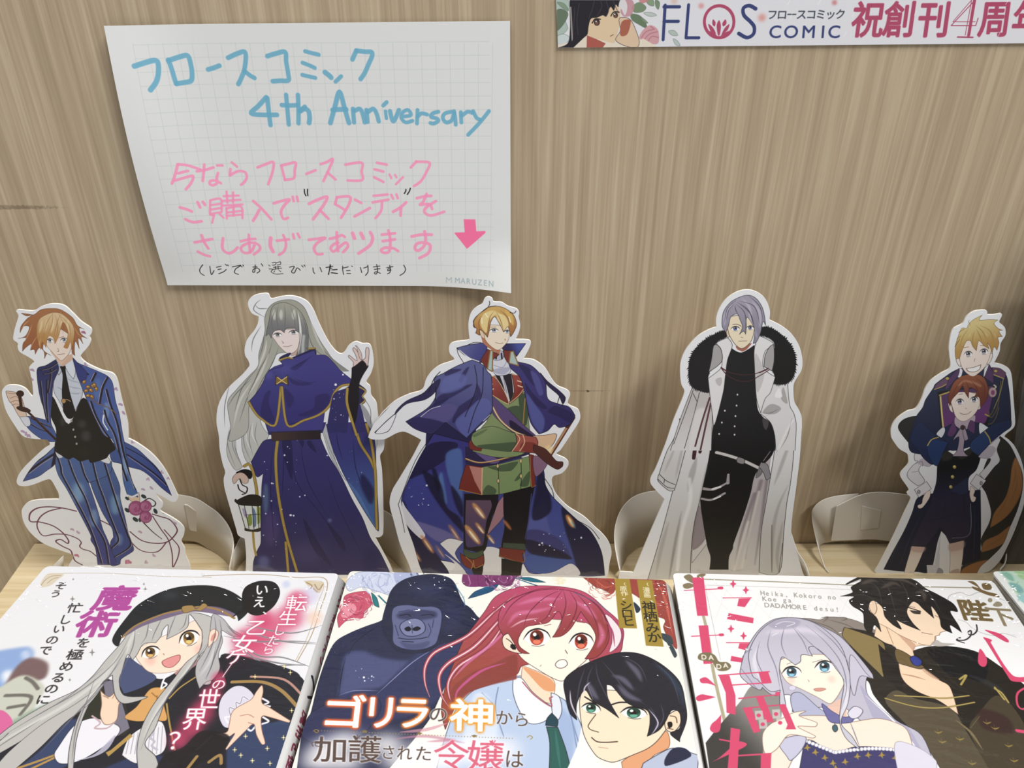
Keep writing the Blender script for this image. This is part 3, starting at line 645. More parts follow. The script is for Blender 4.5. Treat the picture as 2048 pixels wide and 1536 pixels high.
    strands(c, '540,190 480,280 440,440/540,190 530,300 490,400/600,200 650,300 640,400/600,200 700,300 720,420/400,240 380,330 370,420/560,200 590,300 580,430/620,200 590,260 550,420', 5, '#9a5a28', .7)
    strands(c, '330,300 290,400 250,480/380,420 330,500 320,540/300,260 250,300 220,360/760,330 800,400 840,430/420,440 400,500 410,540', 9, '#dda868', .7)
    petals(c, [(850, 380)], '#a03060', 22); petals(c, [(325, 765), (318, 858), (870, 710), (1180, 960), (1230, 1118), (1262, 1205), (265, 1420), (290, 1440), (230, 1395)], '#a87aa8', 22)

def art2(c):
    S1 = '#a5a594'; S2 = '#d9d9cc'; OL = '#33333a'; BL = '#3b3891'; BD = '#241f58'; GO = '#b9963c'
    c.T(420, 860, 5.12)
    # long hair falling on both sides
    for p in ('470,-420 520,-80 560,0 600,60 440,310! 380,330 330,200 320,60 300,-40 350,-170 420,-280', '300,-60 220,-30 185,80 170,200 190,300 260,410 330,380! 260,200 250,80 290,0'):
        c.P(p, '#c3c3bd', ol=3, oc=OL)
    strands(c, '200,-30 180,150 260,380/260,40 270,220 330,360/340,-40 350,150 420,320/420,-60 400,100 440,260/480,-80 460,60 500,180/240,0 230,160 300,330', 7, '#6e6e74')
    strands(c, '300,-40 290,120 350,300/380,-60 370,90 420,220/440,-80 430,40 480,150', 12, '#e9e9e8', .8)
    c.P('1130,-60! 1200,-40 1290,330 1390,520! 1320,420 1220,240', '#b9bcc4', ol=2); strands(c, '1160,0 1230,200 1330,400', 6, '#777')
    c.L('1680,-40 1710,100 1690,240/1650,100 1700,180', 8, '#b5b5b8')
    # robe
    rb = c.P('630,90! 1130,75! 1200,240 1330,450 1450,700 1560,900 1640,1100 1740,1250 1850,1480! 440,1480! 445,1350 480,1240 520,1150 515,900 525,700 530,560 545,440! 480,480 440,380 420,330! 540,120', '#332f78', g=(600, 300, 900, 1400, '#2b2766'), ol=4, oc='#141030')
    c.glow(620, 1000, 120, '#5a4488', .55, rb, 260); c.glow(570, 700, 40, '#56789e', .7, rb, 220); c.glow(1000, 1250, 260, '#4a4280', .5, rb, 150); c.glow(1650, 1350, 120, '#1d1a5c', .8, rb, 200); c.glow(550, 1350, 80, '#5f67ae', .7, rb, 90)
    for l in ('840,120 880,520 1150,880 1380,1250', '760,110 750,400 740,700', '920,110 1000,520 1220,900', '1040,110 1180,300', '1200,450 1320,800 1600,1350', '980,880 1030,1150 1180,1400', '540,430 520,700 520,1200', '640,150 620,600 660,1200'): c.L(l, 7, '#1a1648', al=.75, clip=rb, tp='both')
    for p in ('910,110 960,110 950,180 930,150', '990,120 1030,110 1090,230 1020,180', '1200,950 1360,1130 1385,1250 1300,1150', '740,110 830,110 840,500 760,300', '950,900 1080,1100 1250,1400 1050,1200'): c.P(p, '#1f1b50', al=.7, clip=rb)
    c.L('690,110 672,300 690,600 740,900 800,1150 890,1450', 34, '#6a4f1c', clip=rb); c.L('690,110 672,300 690,600 740,900 800,1150 890,1450', 27, GO, clip=rb)
    c.L('775,1150 800,1450', 32, '#6a4f1c', clip=rb); c.L('775,1150 800,1450', 26, GO, clip=rb); c.L('440,1040 450,1180 470,1280', 26, GO)
    # wide sleeve on the right
    sl = c.P('1190,-60! 1480,-80 1640,-60 1690,150 1700,450 1720,800 1725,1030 1690,1000 1560,800 1400,520 1280,260 1220,80', '#332f80', g=(1300, 0, 1650, 900, '#3a62ae'), ol=4, oc='#141030')
    c.P('1400,520 1520,650 1640,880 1700,1010 1560,780', '#4f7cc0', al=.7, clip=sl); c.P('1560,450 1680,620 1640,760 1540,560', '#1d1a4c', al=.8, clip=sl, blur=15)
    c.L('1290,0 1310,150 1360,310/1460,100 1490,380 1570,620', 8, '#1a1648', al=.8, clip=sl, tp='both')
    for l in ('1475,-100 1530,120 1640,300 1690,420', '1600,-60 1650,130 1690,430 1700,800 1708,1010'): c.L(l, 34, '#5f461a'); c.L(l, 26, GO)
    # left cuff, hand, plain lantern
    c.L('350,370 400,350 440,430 475,600 480,690', 34, '#5f461a'); c.L('350,370 400,350 440,430 475,600 480,690', 27, GO)
    c.P('270,430 350,400 420,420 430,480 400,500 330,440 270,445', '#17151c'); c.P('235,480 280,440 340,440 390,490 385,540 340,545 300,500 250,550 230,520', '#d9b4a2', ol=3)
    c.L('305,500 330,560 380,590 370,640 330,660/285,560 300,610 350,640', 14, '#2c211c')
    ln = c.P('290,760! 520,760! 520,1000 480,1030 365,1020!', '#dde0da', ol=8, oc='#2b2622', sm=False)
    for p, col in (('380,900 420,860 430,960 400,980', '#8aa23a'), ('440,800 470,860 470,980 440,990', '#5f7fae'), ('480,780 515,800 510,950 485,960', '#9aa84a'), ('330,800 370,830 380,900 350,880', '#a99ac8')): c.P(p, col, clip=ln)
    c.L('350,770 400,1010/430,770 450,1010/490,770 500,1010/360,870 510,860', 8, '#3a3430', clip=ln)
    c.P('265,730 340,685 420,660 515,680 520,770 420,775 300,765', '#2a231e', ol=4); c.P('355,1000! 430,1020 515,1000! 515,1030 480,1042 360,1030', '#3a2f26', ol=3); c.E(262, 722, 12, 18, '#2b2622')
    specks(c, 26, 540, 100, 900, 1340, 5, rb, 6); specks(c, 10, 1100, 150, 1600, 900, 8, sl, 4); c.glow(1225, 925, 30, '#6f7fc0', .6, rb); c.E(825, 871, 13, 11, '#e6e6ff')
    for x, y in ((918, 683), (970, 668), (1200, 260), (628, 725), (570, 856), (690, 965)): c.E(x, y, 8, 7, '#dfe4ff')
    c.P('560,-80! 1190,-80! 1150,30! 600,50!', '#302c72', sm=False)
    # belt
    c.P('625,25! 1130,5! 1132,90! 632,112!', '#4a3430', g=(640, 60, 1120, 60, '#2a1f26'), sm=False, ol=3)
    # upper body
    c.T(420, 570, 5.12)
    c.P('590,880 1150,850 1150,1480! 600,1500!', BL)
    hb = c.P('700,165 820,150 900,175 970,240 1040,400 1120,560 1200,680 1260,760 1420,880! 1300,870 1180,760 1080,720 960,760 840,700 700,700 650,770 560,960 470,1120 400,1230 380,1500 200,1600 210,1450 180,1200 280,1060 400,930 490,830 500,700 560,480 560,330 610,220', S1, g=(700, 160, 400, 1400, '#b7b7ac'), ol=3, oc=OL)
    c.P('1180,720 1260,760 1420,890! 1330,860', '#8e8e86', clip=hb)
    strands(c, '560,480 540,620 500,760/640,560 600,700 500,880 380,1180/700,640 640,800 520,1000 420,1230/480,860 330,1050 250,1300/420,960 260,1120 180,1250/1000,480 1060,640 1200,760/1040,420 1140,640 1300,800/500,900 400,1100 300,1400', 8, '#5c5c5c')
    strands(c, '580,560 560,680 490,860/600,700 520,900 380,1150/420,1000 300,1200 240,1450/1010,300 1100,560 1180,700', 22, '#dadace', .75, hb)
    strands(c, '560,330 450,260 470,190 520,150/600,240 500,240 460,200/520,420 440,560 425,680/200,1020 150,1240 150,1450', 8, '#6f6f6c', .9)
    # neck and collar
    c.P('800,680! 900,640! 890,720 830,730', '#c9a696', sm=False)
    fc = c.P('620,480 900,460 905,620 870,680 800,702 720,640 660,560', '#efdcd6', ol=3, oc='#6b4a48')
    eye(c, 690, 512, 42, 19, '#77777c', lw=8); eye(c, 853, 487, 46, 20, '#77777c', lw=8)
    c.L('735,575 752,592 745,598', 4, '#7a5450'); c.L('750,628 795,630 840,615', 4, '#7a4a48')
    fr_ = c.P('600,380 640,220 760,180 880,230 960,330 1005,480 1000,690! 985,640 975,700 870,745! 910,640 925,500 880,470 870,440 780,445 760,490! 735,470 700,455 650,480 625,545! 600,500 570,520', S1, g=(760, 200, 740, 480, '#77777a'), ol=3, oc=OL)
    for x in (660, 730, 860): c.L(f'{x},{250} {x-5},{310} {x},{360}', 34, '#dfe0d0', al=.75, clip=fr_, blur=8, tp='both')
    c.L('900,280 920,400 925,520 905,700', 20, '#eef2ea', al=.9, clip=fr_, tp='both'); c.L('960,520 950,600 950,690', 26, '#c9cfc6', al=.8, clip=fr_, blur=6)
    strands(c, '700,200 680,320 700,450/760,200 770,320 760,480/820,210 860,330 870,440/680,230 630,360 640,460/880,260 900,380 915,560/940,300 980,440 985,600', 6, '#5f6262')
    c.P('705,755 790,700 830,700 790,760 1070,640! 1080,720 860,760 780,830', BD)
    # shoulder cape
    cp = c.P('710,765! 860,745 980,700 1075,665! 1085,715 1180,720 1260,790 1340,880 1440,960! 1440,1010 1330,1040 1270,1120 1230,1230 1120,1330 950,1390 790,1435! 730,1040! 670,1430! 520,1365 440,1280 395,1195! 470,1110 540,1000 580,910 640,860 745,830', BL, g=(700, 800, 900, 1400, '#2f2a80'), ol=4, oc='#15113a')
    for p in ('800,940 900,990 1040,1010 960,1030 850,1015', '820,850 1000,760 880,870', '1080,1140 1220,1120 1180,1260 1000,1340 900,1330 1060,1260', '560,1120 620,1080 600,1200 660,1400 520,1330', '760,1060 860,1160 800,1260'): c.P(p, '#201b5a', al=.55, clip=cp, blur=5)
    c.L('830,860 960,780 1060,720/860,960 1000,1000 1100,985', 7, '#1b1650', al=.8, clip=cp, tp='both'); c.glow(760, 860, 120, '#5450b0', .5, cp, 50); c.glow(600, 920, 60, '#524eae', .6, cp, 70)
    for l in ('398,1200 450,1290 520,1365 670,1428 725,1045', '735,1045 790,1432 960,1385 1120,1325 1225,1230 1270,1110 1340,1035 1430,1018'): c.L(l, 28, '#5f461a', sm=True); c.L(l, 21, GO)
    c.L('712,770 790,745 840,755/1010,655 1070,648', 22, '#6a4f1c'); c.L('712,768 790,743 840,750/1010,652 1068,646', 14, GO)
    c.P('675,930! 735,965 790,925! 800,1025! 735,1000 668,1025!', '#8f6a22', ol=6, oc='#2e2010')       # plain metal clasp
    c.L('690,945 780,1010/785,940 685,1012', 11, '#dcc070')
    c.P('1270,1110 1380,1060 1430,1040 1400,1500 1300,1500! 1200,1500 1230,1250', '#2c286e'); specks(c, 12, 1240, 1050, 1400, 1400, 4, None, 4)
    c.P('1480,1010 1560,1040 1600,1090 1560,1150 1590,1190 1540,1230 1500,1200', BD, ol=3); c.L('1520,1040 1590,1085 1560,1140 1585,1180 1535,1225', 16, GO)
    c.P('1540,1230 1600,1500! 1450,1500 1480,1250', '#2c2870')
    c.P('1540,1210 1620,1300 1660,1430 1640,1470 1570,1330', '#9d9fa4'); c.L('1560,1140 1640,1270 1640,1420', 5, '#55555c')
    # raised arm and hand
    ar = c.P('1450,850! 1560,765 1600,810 1620,830 1560,930 1525,1020 1525,1150 1500,1350 1480,1420! 1420,1300 1410,1100 1445,960', '#16141c', ol=3)
    c.L('1405,1060 1400,1200 1440,1350 1500,1540', 30, '#5f461a'); c.L('1405,1060 1400,1200 1440,1350 1500,1540', 23, GO)
    c.P('1465,835 1465,790 1415,735 1425,720 1500,775 1490,720 1460,660 1475,640 1520,700 1545,760 1560,770 1590,740 1590,680 1600,640 1625,650 1625,740 1610,830 1590,800 1555,775 1500,815', '#e2c5bc', ol=4, oc='#4a3034')
    c.P('1500,640 1485,620 1500,622 1545,690 1555,760 1530,750', '#dcbcb2', ol=3, oc='#4a3034')
    for x, y, r_ in ((1285, 1020, 13), (1360, 918, 9), (1268, 1165, 7), (1340, 1330, 6)): c.E(x, y, r_, r_, '#eef0ff')

def art3(c):
    CB = '#565c9e'; CD = '#231c55'; CM = '#363080'; GR = '#82985c'; GD = '#44593c'; RD = '#b04c42'; RR = '#862a22'; OL = '#14101e'; GO = '#b07a34'
    c.T(760, 850, 4.6545)
    # big cape behind
    c.P('430,60! 620,-60 900,-60 880,260 600,320 420,260', '#221d52', sm=False)
    ck = c.P('500,80! 380,280 280,480 210,650 200,720 240,900 310,1100 420,1400 640,1400 560,1260! 700,1290 850,1400 1300,1400! 1330,1290 1400,1380 1600,1370 1780,1290 1850,1400 2090,1400! 2060,1180 1960,990 1830,880 1700,760 1600,660 1540,560 1480,360', '#312f86', g=(600, 300, 1300, 1200, '#3d4ba4'), ol=5, oc=OL)
    c.P('480,170 720,170 640,300 460,420 280,500 330,330', '#1f1a4c', clip=ck)
    for p, col in (('580,430 640,560 760,760 760,1080! 600,1090 450,1020 300,850 230,700 260,560 330,480', '#343a98'), ('620,260 760,240 760,760 690,640 620,420', '#4668b4'), ('640,1000 770,1080 560,1090 420,1000 340,900 520,950', '#6b64a8'),
                   ('570,440 600,560 620,740 520,580', '#4a72ba'), ('1380,900 1520,700 1560,900 1600,1100 1360,1080', '#4f58ae'), ('1350,1000 1500,980 1700,1090 1750,1250 1400,1180', '#38367e'), ('1340,1260 1480,1200 1790,1270 1500,1390', '#3a58ae')):
        c.P(p, col, al=.9, clip=ck, blur=10)
    for p in ('400,420 560,540 620,760 740,860 780,1000 640,860 520,700 440,560', '480,400 540,640 560,560 520,420', '660,560 760,700 770,860 700,740', '1700,760 1900,900 2090,1200 2090,1400! 1850,1400! 1780,1150 1720,960', '1360,1070 1500,1100 1700,1180 1780,1250 1500,1220 1380,1180', '1480,400 1560,560 1590,800 1420,880 1450,600', '215,700 330,960 560,1240 650,1400 400,1400 280,1100'):
        c.P(p, '#141030', al=.8, clip=ck, blur=8)
    c.P('570,1095 650,1055 780,1085! 700,1190 750,1290 560,1110', '#e6e4e8', ol=4); c.P('600,1200 700,1300 640,1400 800,1400 740,1300', '#e0dfe4')
    c.P('960,1150 1140,1180 1120,1400 940,1400', '#e2e1e6'); c.P('1330,1370! 1420,1380 1600,1375 1780,1290 1850,1400', '#dfdde4')
    c.L('170,740 200,850 230,1000/490,90 330,330 170,740', 5, OL); c.L('1520,480 1600,600 1620,690/1820,880 1960,960 2040,1060', 6, OL)
    c.P('205,715 240,770 420,1020 380,1060 230,900', '#efeef4', al=.9)
    for x, y, r_, al_ in ((440, 1110, 80, .75), (330, 1200, 70, .6), (690, 1000, 70, .6), (560, 1180, 60, .4)): c.E(x, y, r_*.28, r_*1.3, '#e8884a', rot=-35, al=al_, clip=ck, blur=9); c.E(x+6, y+10, r_*.1, r_*.8, '#ffe8b0', rot=-35, al=al_, clip=ck, blur=4)
    c.E(1770, 895, 26, 70, '#ff9a3a', rot=-30, al=.9, blur=8); c.E(1775, 900, 10, 50, '#fff0c0', rot=-30, al=.9, blur=5); c.E(1800, 930, 10, 40, '#50a0c0', rot=-30, al=.6, blur=6)
    specks(c, 10, 260, 540, 480, 780, 11, ck, 6); specks(c, 16, 1440, 1000, 1900, 1180, 14, ck, 6)
    # legs, boots
    lg = c.P('785,640! 1100,640! 1090,760 1040,860 1010,1020 960,1180 780,1150! 780,900', '#1b1420', ol=4)
    c.P('800,700! 1030,700! 1040,760 990,900 960,1110 900,1130 800,1120', '#6a4a66', g=(860, 700, 900, 1130, '#4a3a70'), al=.95, clip=lg)
    for x, y, w_ in ((920, 800, 1), (860, 1020, 1.2), (930, 960, .7), (1030, 1060, .6)): c.E(x, y, 24*w_, 95*w_, '#f0a050', rot=-38, al=.85, blur=9); c.E(x+8, y+14, 9*w_, 62*w_, '#fff4d8', rot=-38, al=.9, blur=5)
    c.P('1150,660! 1160,830 1050,970 1000,1010 1060,830 1100,720', '#a8727e', ol=3)
    c.P('1150,600! 1440,560! 1390,800 1370,960 1345,1190! 1140,1170 1160,950 1150,800', '#16131c', ol=4); c.L('1410,640 1380,900 1350,1060', 10, '#39417e'); c.E(1185, 930, 14, 60, '#f0803a', rot=-38, al=.8, blur=8)
    c.P('780,1150! 870,1190 955,1160! 960,1230 870,1245 790,1220', GD, ol=4); c.P('1145,1095! 1345,1105! 1350,1170 1140,1155!', '#3d5040', ol=4)
    c.P('745,1190! 860,1250 965,1205! 960,1310 850,1340 770,1290', RR, ol=5); c.P('850,1330! 960,1310! 945,1400 880,1400', '#17121a')
    c.L('800,1230 860,1290 850,1340/870,1260 885,1330 960,1300', 10, GO); c.P('1115,1140! 1350,1165! 1325,1210 1330,1280 1110,1225!', RR, ol=5); c.L('1105,1218 1330,1278 1340,1180', 7, GO); c.P('1130,1240! 1325,1280! 1310,1400! 1130,1400!', '#14111a')
    # tunic skirt
    c.P('800,370! 960,390! 950,650! 735,600! 750,520', RR, ol=4); c.P('830,380! 950,400! 945,640! 880,520', '#c87a6c', sm=False)
    tk = c.P('955,390! 1120,360 1390,290! 1410,420 1450,560! 1260,610 1110,645 955,650!', GR, g=(1000, 420, 1400, 600, '#7d9a5a'), ol=4)
    for p in ('1080,600 1000,560 960,640 1060,650', '1280,340 1230,420 1180,430 1110,430 1000,390 1100,380', '1390,430 1300,560 1380,560', '1310,440 1250,520 1300,500'): c.P(p, GD, al=.85, clip=tk)
    c.L('1098,370 1105,500 1108,640/1310,310 1315,460 1310,600', 5, OL)
    for x, y in ((1095, 382), (1100, 520), (1310, 335), (1312, 475)): c.P([(x, y-26), (x+14, y), (x, y+26), (x-14, y)], '#e0bf78', sm=False, ol=3)
    c.L('952,400 948,648', 12, '#e0b47a'); c.L('738,602 950,650', 9, GO); c.P('1385,270! 1430,280! 1450,560! 1405,580!', RR, ol=3, sm=False); c.L('1395,290 1410,575 1448,562', 7, GO)
    c.P('1430,290 1560,350 1450,480', '#8a5f80', ol=3)
    # belt sash
    c.P('795,205! 1200,235! 1380,240! 1390,270 1140,345 980,385 800,360!', '#2a2050', ol=3); c.P('880,240 960,250 1110,330 1040,360 940,300', '#6a5498', al=.9)
    c.L('800,315 920,350 1080,330 1290,275', 22, '#8a5a28'); c.L('800,313 920,348 1080,328 1290,273', 10, '#e0b47a')
    # body
    c.T(760, 580, 4.6545)
    c.P('960,980 1050,1000 1340,950 1370,1100 1380,1480 1130,1560 860,1500! 940,1290 1000,1200', GR, ol=3)
    c.P('1180,1110 1290,1080 1350,1180 1320,1250 1240,1200', GD); c.P('1290,980 1390,1000 1365,1250 1330,1260', '#3f5438'); c.L('1350,1010 1330,1260', 10, GO)
    c.P('1040,980! 1200,1120! 1330,1250 1470,1380 1400,1400 1240,1330 1120,1230 1040,1130', '#57407c', ol=3); c.P('1210,1210 1330,1290 1470,1390 1350,1380 1230,1310', '#231a3e'); c.L('1050,1090 1120,1210 1240,1310 1360,1360', 22, '#8f6230'); c.L('1050,1090 1120,1210 1240,1310 1360,1360', 11, '#ecd0a0')
    c.P('840,1400 950,1430 940,1500! 840,1480', RR, ol=3)
    # lapels and cravat
    c.P('1070,790! 1220,780! 1240,960 1205,1050! 1130,900', '#1d1a28'); c.L('1130,800 1165,900 1195,1030', 26, '#c9cad6'); c.L('1150,820 1180,960', 5, '#6a6a80')
    c.P('900,880! 1065,800! 1130,900 1205,1060! 1080,1000 960,940', RD, g=(950, 850, 1150, 1000, '#8c2c26'), ol=8, oc='#5a3418'); c.L('905,882 1062,805 1200,1050 1080,1000 905,885', 7, '#e4b888'); c.L('970,912 1045,876/1015,945 1055,920', 11, '#ecd0a4')
    c.P('1225,780! 1375,820! 1320,960 1210,1055! 1250,950', '#a43c34', g=(1250, 850, 1350, 900, '#8a221c'), ol=8, oc='#5a3418'); c.L('1228,785 1370,823 1310,960 1210,1050', 7, '#e4b888'); c.L('1280,845 1345,865/1285,890 1330,905', 11, '#ecd0a4')
    c.P('1030,640 1170,620 1200,650 1215,760 1150,795 1070,785 1045,700', '#d5d6e4', ol=3); c.P('1060,740 1210,720 1160,785 1080,775', '#a9abc8', al=.9); c.L('1060,700 1140,720 1180,660', 5, '#8a8ca8')
    c.P('1050,570 1140,570 1140,640 1060,650', '#b9bcd0', ol=3); c.L('1085,590 1080,640/1130,590 1135,640', 14, '#25202e')
    # sleeve across, cuff, hand on sword
    c.L('1800,1190 1640,1450 1570,1560', 34, '#5a3018'); c.L('1790,1200 1640,1440 1580,1530', 18, '#c88a5a'); c.L('1790,1190 1740,1270', 36, '#50241e')
    c.P('1300,1390! 1420,1360 1540,1350 1640,1340 1620,1420 1560,1480 1460,1510 1400,1480', '#e6b98a', ol=4); c.E(1560, 1500, 40, 60, '#ffd890', al=.8, rot=35, blur=12)
    c.P('860,1340! 940,1290 1060,1270 1180,1310 1280,1340! 1270,1420 1230,1500 1080,1490 900,1460 850,1400', GR, g=(950, 1300, 1200, 1500, '#6a8450'), ol=4)
    c.P('900,1450 1080,1430 1270,1420 1230,1500 1050,1490', GD, al=.9); c.P('860,1350 1000,1290 960,1330 880,1370', '#5c7248', al=.8)
    c.P('1260,1340! 1330,1350 1450,1370! 1470,1420 1450,1520! 1220,1500! 1270,1420', RD, ol=5); c.P('1330,1420 1450,1430 1440,1510 1310,1490', RR, al=.8); c.L('1265,1335 1300,1390 1230,1500/1330,1350 1345,1420 1300,1500', 10, '#e2b07a')
    c.P('1430,1440! 1540,1480 1640,1590 1700,1600 1700,1640! 1650,1670 1560,1620 1490,1560 1430,1500', '#5c2a24', ol=4)
    # short shoulder cape
    lc = c.P('860,650! 960,700 1000,760 1035,800 1045,990 1035,1150 900,1290 810,1380! 700,1300 610,1230! 500,1330 430,1330 320,1290 240,1225! 400,1130 480,1060 525,960 505,830 600,770 690,720 780,680', CB, g=(700, 720, 600, 1300, '#3c3a80'), ol=5, oc=OL)
    for p in ('830,720 760,860 730,840 790,740', '600,780 640,740 760,740 620,800', '560,980 760,900 860,880 700,980 500,1080', '900,870 940,980 860,1090 680,1240 720,1100 880,980', '240,1225 370,1180 500,1210 610,1240 480,1330 330,1290', '500,1060 640,1010 480,1130 380,1180'): c.P(p, CD, al=.72, clip=lc, blur=4)
    c.P('380,1180 520,1090 640,1060 720,1100 620,1230 500,1200', '#564d92', al=.8, clip=lc, blur=6); c.P('590,830 700,780 800,800 780,900 640,960 560,940', '#5c66b4', al=.8, clip=lc, blur=8); c.P('700,1230 830,1100 940,1010 1020,1030 1030,1130 860,1330 800,1370', '#5560b0', al=.8, clip=lc, blur=5)
    c.L('960,720 950,960 880,1130 820,1330/880,700 900,900 790,1180/1030,1150 900,1280 815,1370', 6, OL, clip=lc); c.L('380,1180 470,1110 560,1080/1025,1160 960,1220', 7, '#eef0fa', clip=lc, al=.8)
    rc = c.P('1200,640! 1290,670 1400,700 1480,770 1540,850 1560,1010 1660,1060 1760,1090 1815,1170! 1770,1250 1670,1280 1620,1250 1560,1310 1480,1340! 1400,1230 1365,1060 1340,930 1300,810 1210,720', CM, g=(1380, 700, 1700, 1250, '#2c2770'), ol=5, oc=OL)
    for p in ('1290,690 1400,740 1460,900 1400,860 1330,760', '1350,860 1420,960 1560,1100 1460,1080 1370,960', '1640,1080 1790,1150 1780,1240 1660,1180 1560,1130'): c.P(p, '#5560b0' if 'x' in p else '#1e1850', al=.7, clip=rc, blur=5)
    c.P('1360,960 1440,1060 1530,1200 1500,1330 1420,1240 1380,1100', '#4c58a8', al=.85, clip=rc, blur=6); c.P('1400,760 1470,800 1520,960 1480,980', '#4a4a9c', al=.9, clip=rc, blur=5)
    # trailing straps
    c.P('560,830 520,940 420,1020 250,1060 150,1150 130,1170 160,1110 250,1030 400,960 480,880', '#2c2658', ol=3); c.L('130,1160 60,1220 -10,1290 -45,1330 75,1315 130,1190', 6, OL); c.P('120,1170 150,1160 80,1310 -40,1335 10,1270', '#e8e8ee', ol=4)
    c.L('560,760 500,830 455,950/520,900 515,1030', 6, OL); c.P('1490,770 1560,850 1660,930 1725,1000 1700,1060 1660,980 1560,890', '#231c4c', ol=3); c.L('1670,990 1650,1060/1725,1000 1695,1080', 6, OL)
    # standing collar
    c.P('715,540! 830,510 1005,487! 985,580 940,680! 860,640 780,600', CB, g=(760, 540, 960, 620, '#3a3c90'), ol=5, oc=OL); c.L('740,560 830,630 920,665', 8, '#e8e8f4'); c.L('715,540 730,600 780,680/800,520 870,490 940,490', 5, OL)
    c.P('1180,500! 1355,498! 1270,620! 1230,570 1140,550', '#3f4fae', g=(1300, 520, 1200, 560, '#232468'), ol=5, oc=OL)
    c.P('1000,550! 1110,600! 1060,640 1040,640 1000,740! 935,655!', RR, ol=4); c.P('1145,560! 1230,565! 1200,690! 1160,630', RR, ol=4)
    c.P('1025,565! 1050,560 1045,760! 1000,735!', '#a9c4bc', ol=10, oc='#9a6a2c', sm=False); c.P('1215,575! 1240,570 1290,705! 1200,680!', '#a9c4bc', ol=10, oc='#9a6a2c', sm=False)
    # head
    c.P('940,430! 1050,480 1120,560! 1110,600 1010,540 955,490', '#c8744e', sm=False)
    c.P('960,330 1200,340 1205,420 1180,490 1110,556 1060,545 990,480 960,400', '#f2e0c4', ol=3, oc='#6b4428')
    c.P('925,370 955,380 975,450 940,430', '#e9cda8', ol=3, oc='#6b4428')
    eye(c, 1060, 378, 38, 16, '#6f86a0', lw=7); eye(c, 1183, 388, 28, 14, '#6f86a0', lw=7)
    c.L('1160,455 1170,465 1158,468', 4, '#8a5a40'); c.L('1075,488 1110,498 1145,494', 4, '#8a5a40'); c.L('1030,345 1080,345', 4, '#8a5a30')
    hb = c.P('945,205 1000,165 1080,150 1160,170 1240,230 1270,320 1240,400 1215,435! 1200,360 1185,340 1150,390! 1120,330 1080,260 1060,250 1030,300 1015,380 1000,440! 960,390 925,370 930,420 890,400! 900,360 870,340 880,270 920,225', '#e0ac52', g=(1060, 160, 1100, 420, '#b87030'), ol=4, oc='#3f2410')
    for p, col in (('950,230 1040,190 1110,220 1060,240 1010,300 990,400 940,340 935,270', '#f2d684'), ('1090,220 1160,240 1200,320 1180,350 1150,380 1120,320 1090,270', '#f4da8c'), ('1160,180 1230,240 1240,330 1200,280', '#e8b850')): c.P(p, col, al=.95, clip=hb, blur=3)
    c.L('945,260 950,310/1200,250 1215,300/980,220 1000,250', 10, '#fff4cc', clip=hb, al=.8); strands(c, '1060,200 1020,260 1000,400/1080,200 1120,280 1150,380/1120,190 1190,260 1200,340/960,220 920,300 930,380', 6, '#8a4a18')
    c.L('945,205 1000,165 1020,130 1018,105/1020,155 1080,148/1210,210 1250,215 1265,195/905,240 870,290 880,350', 6, '#2c2018')

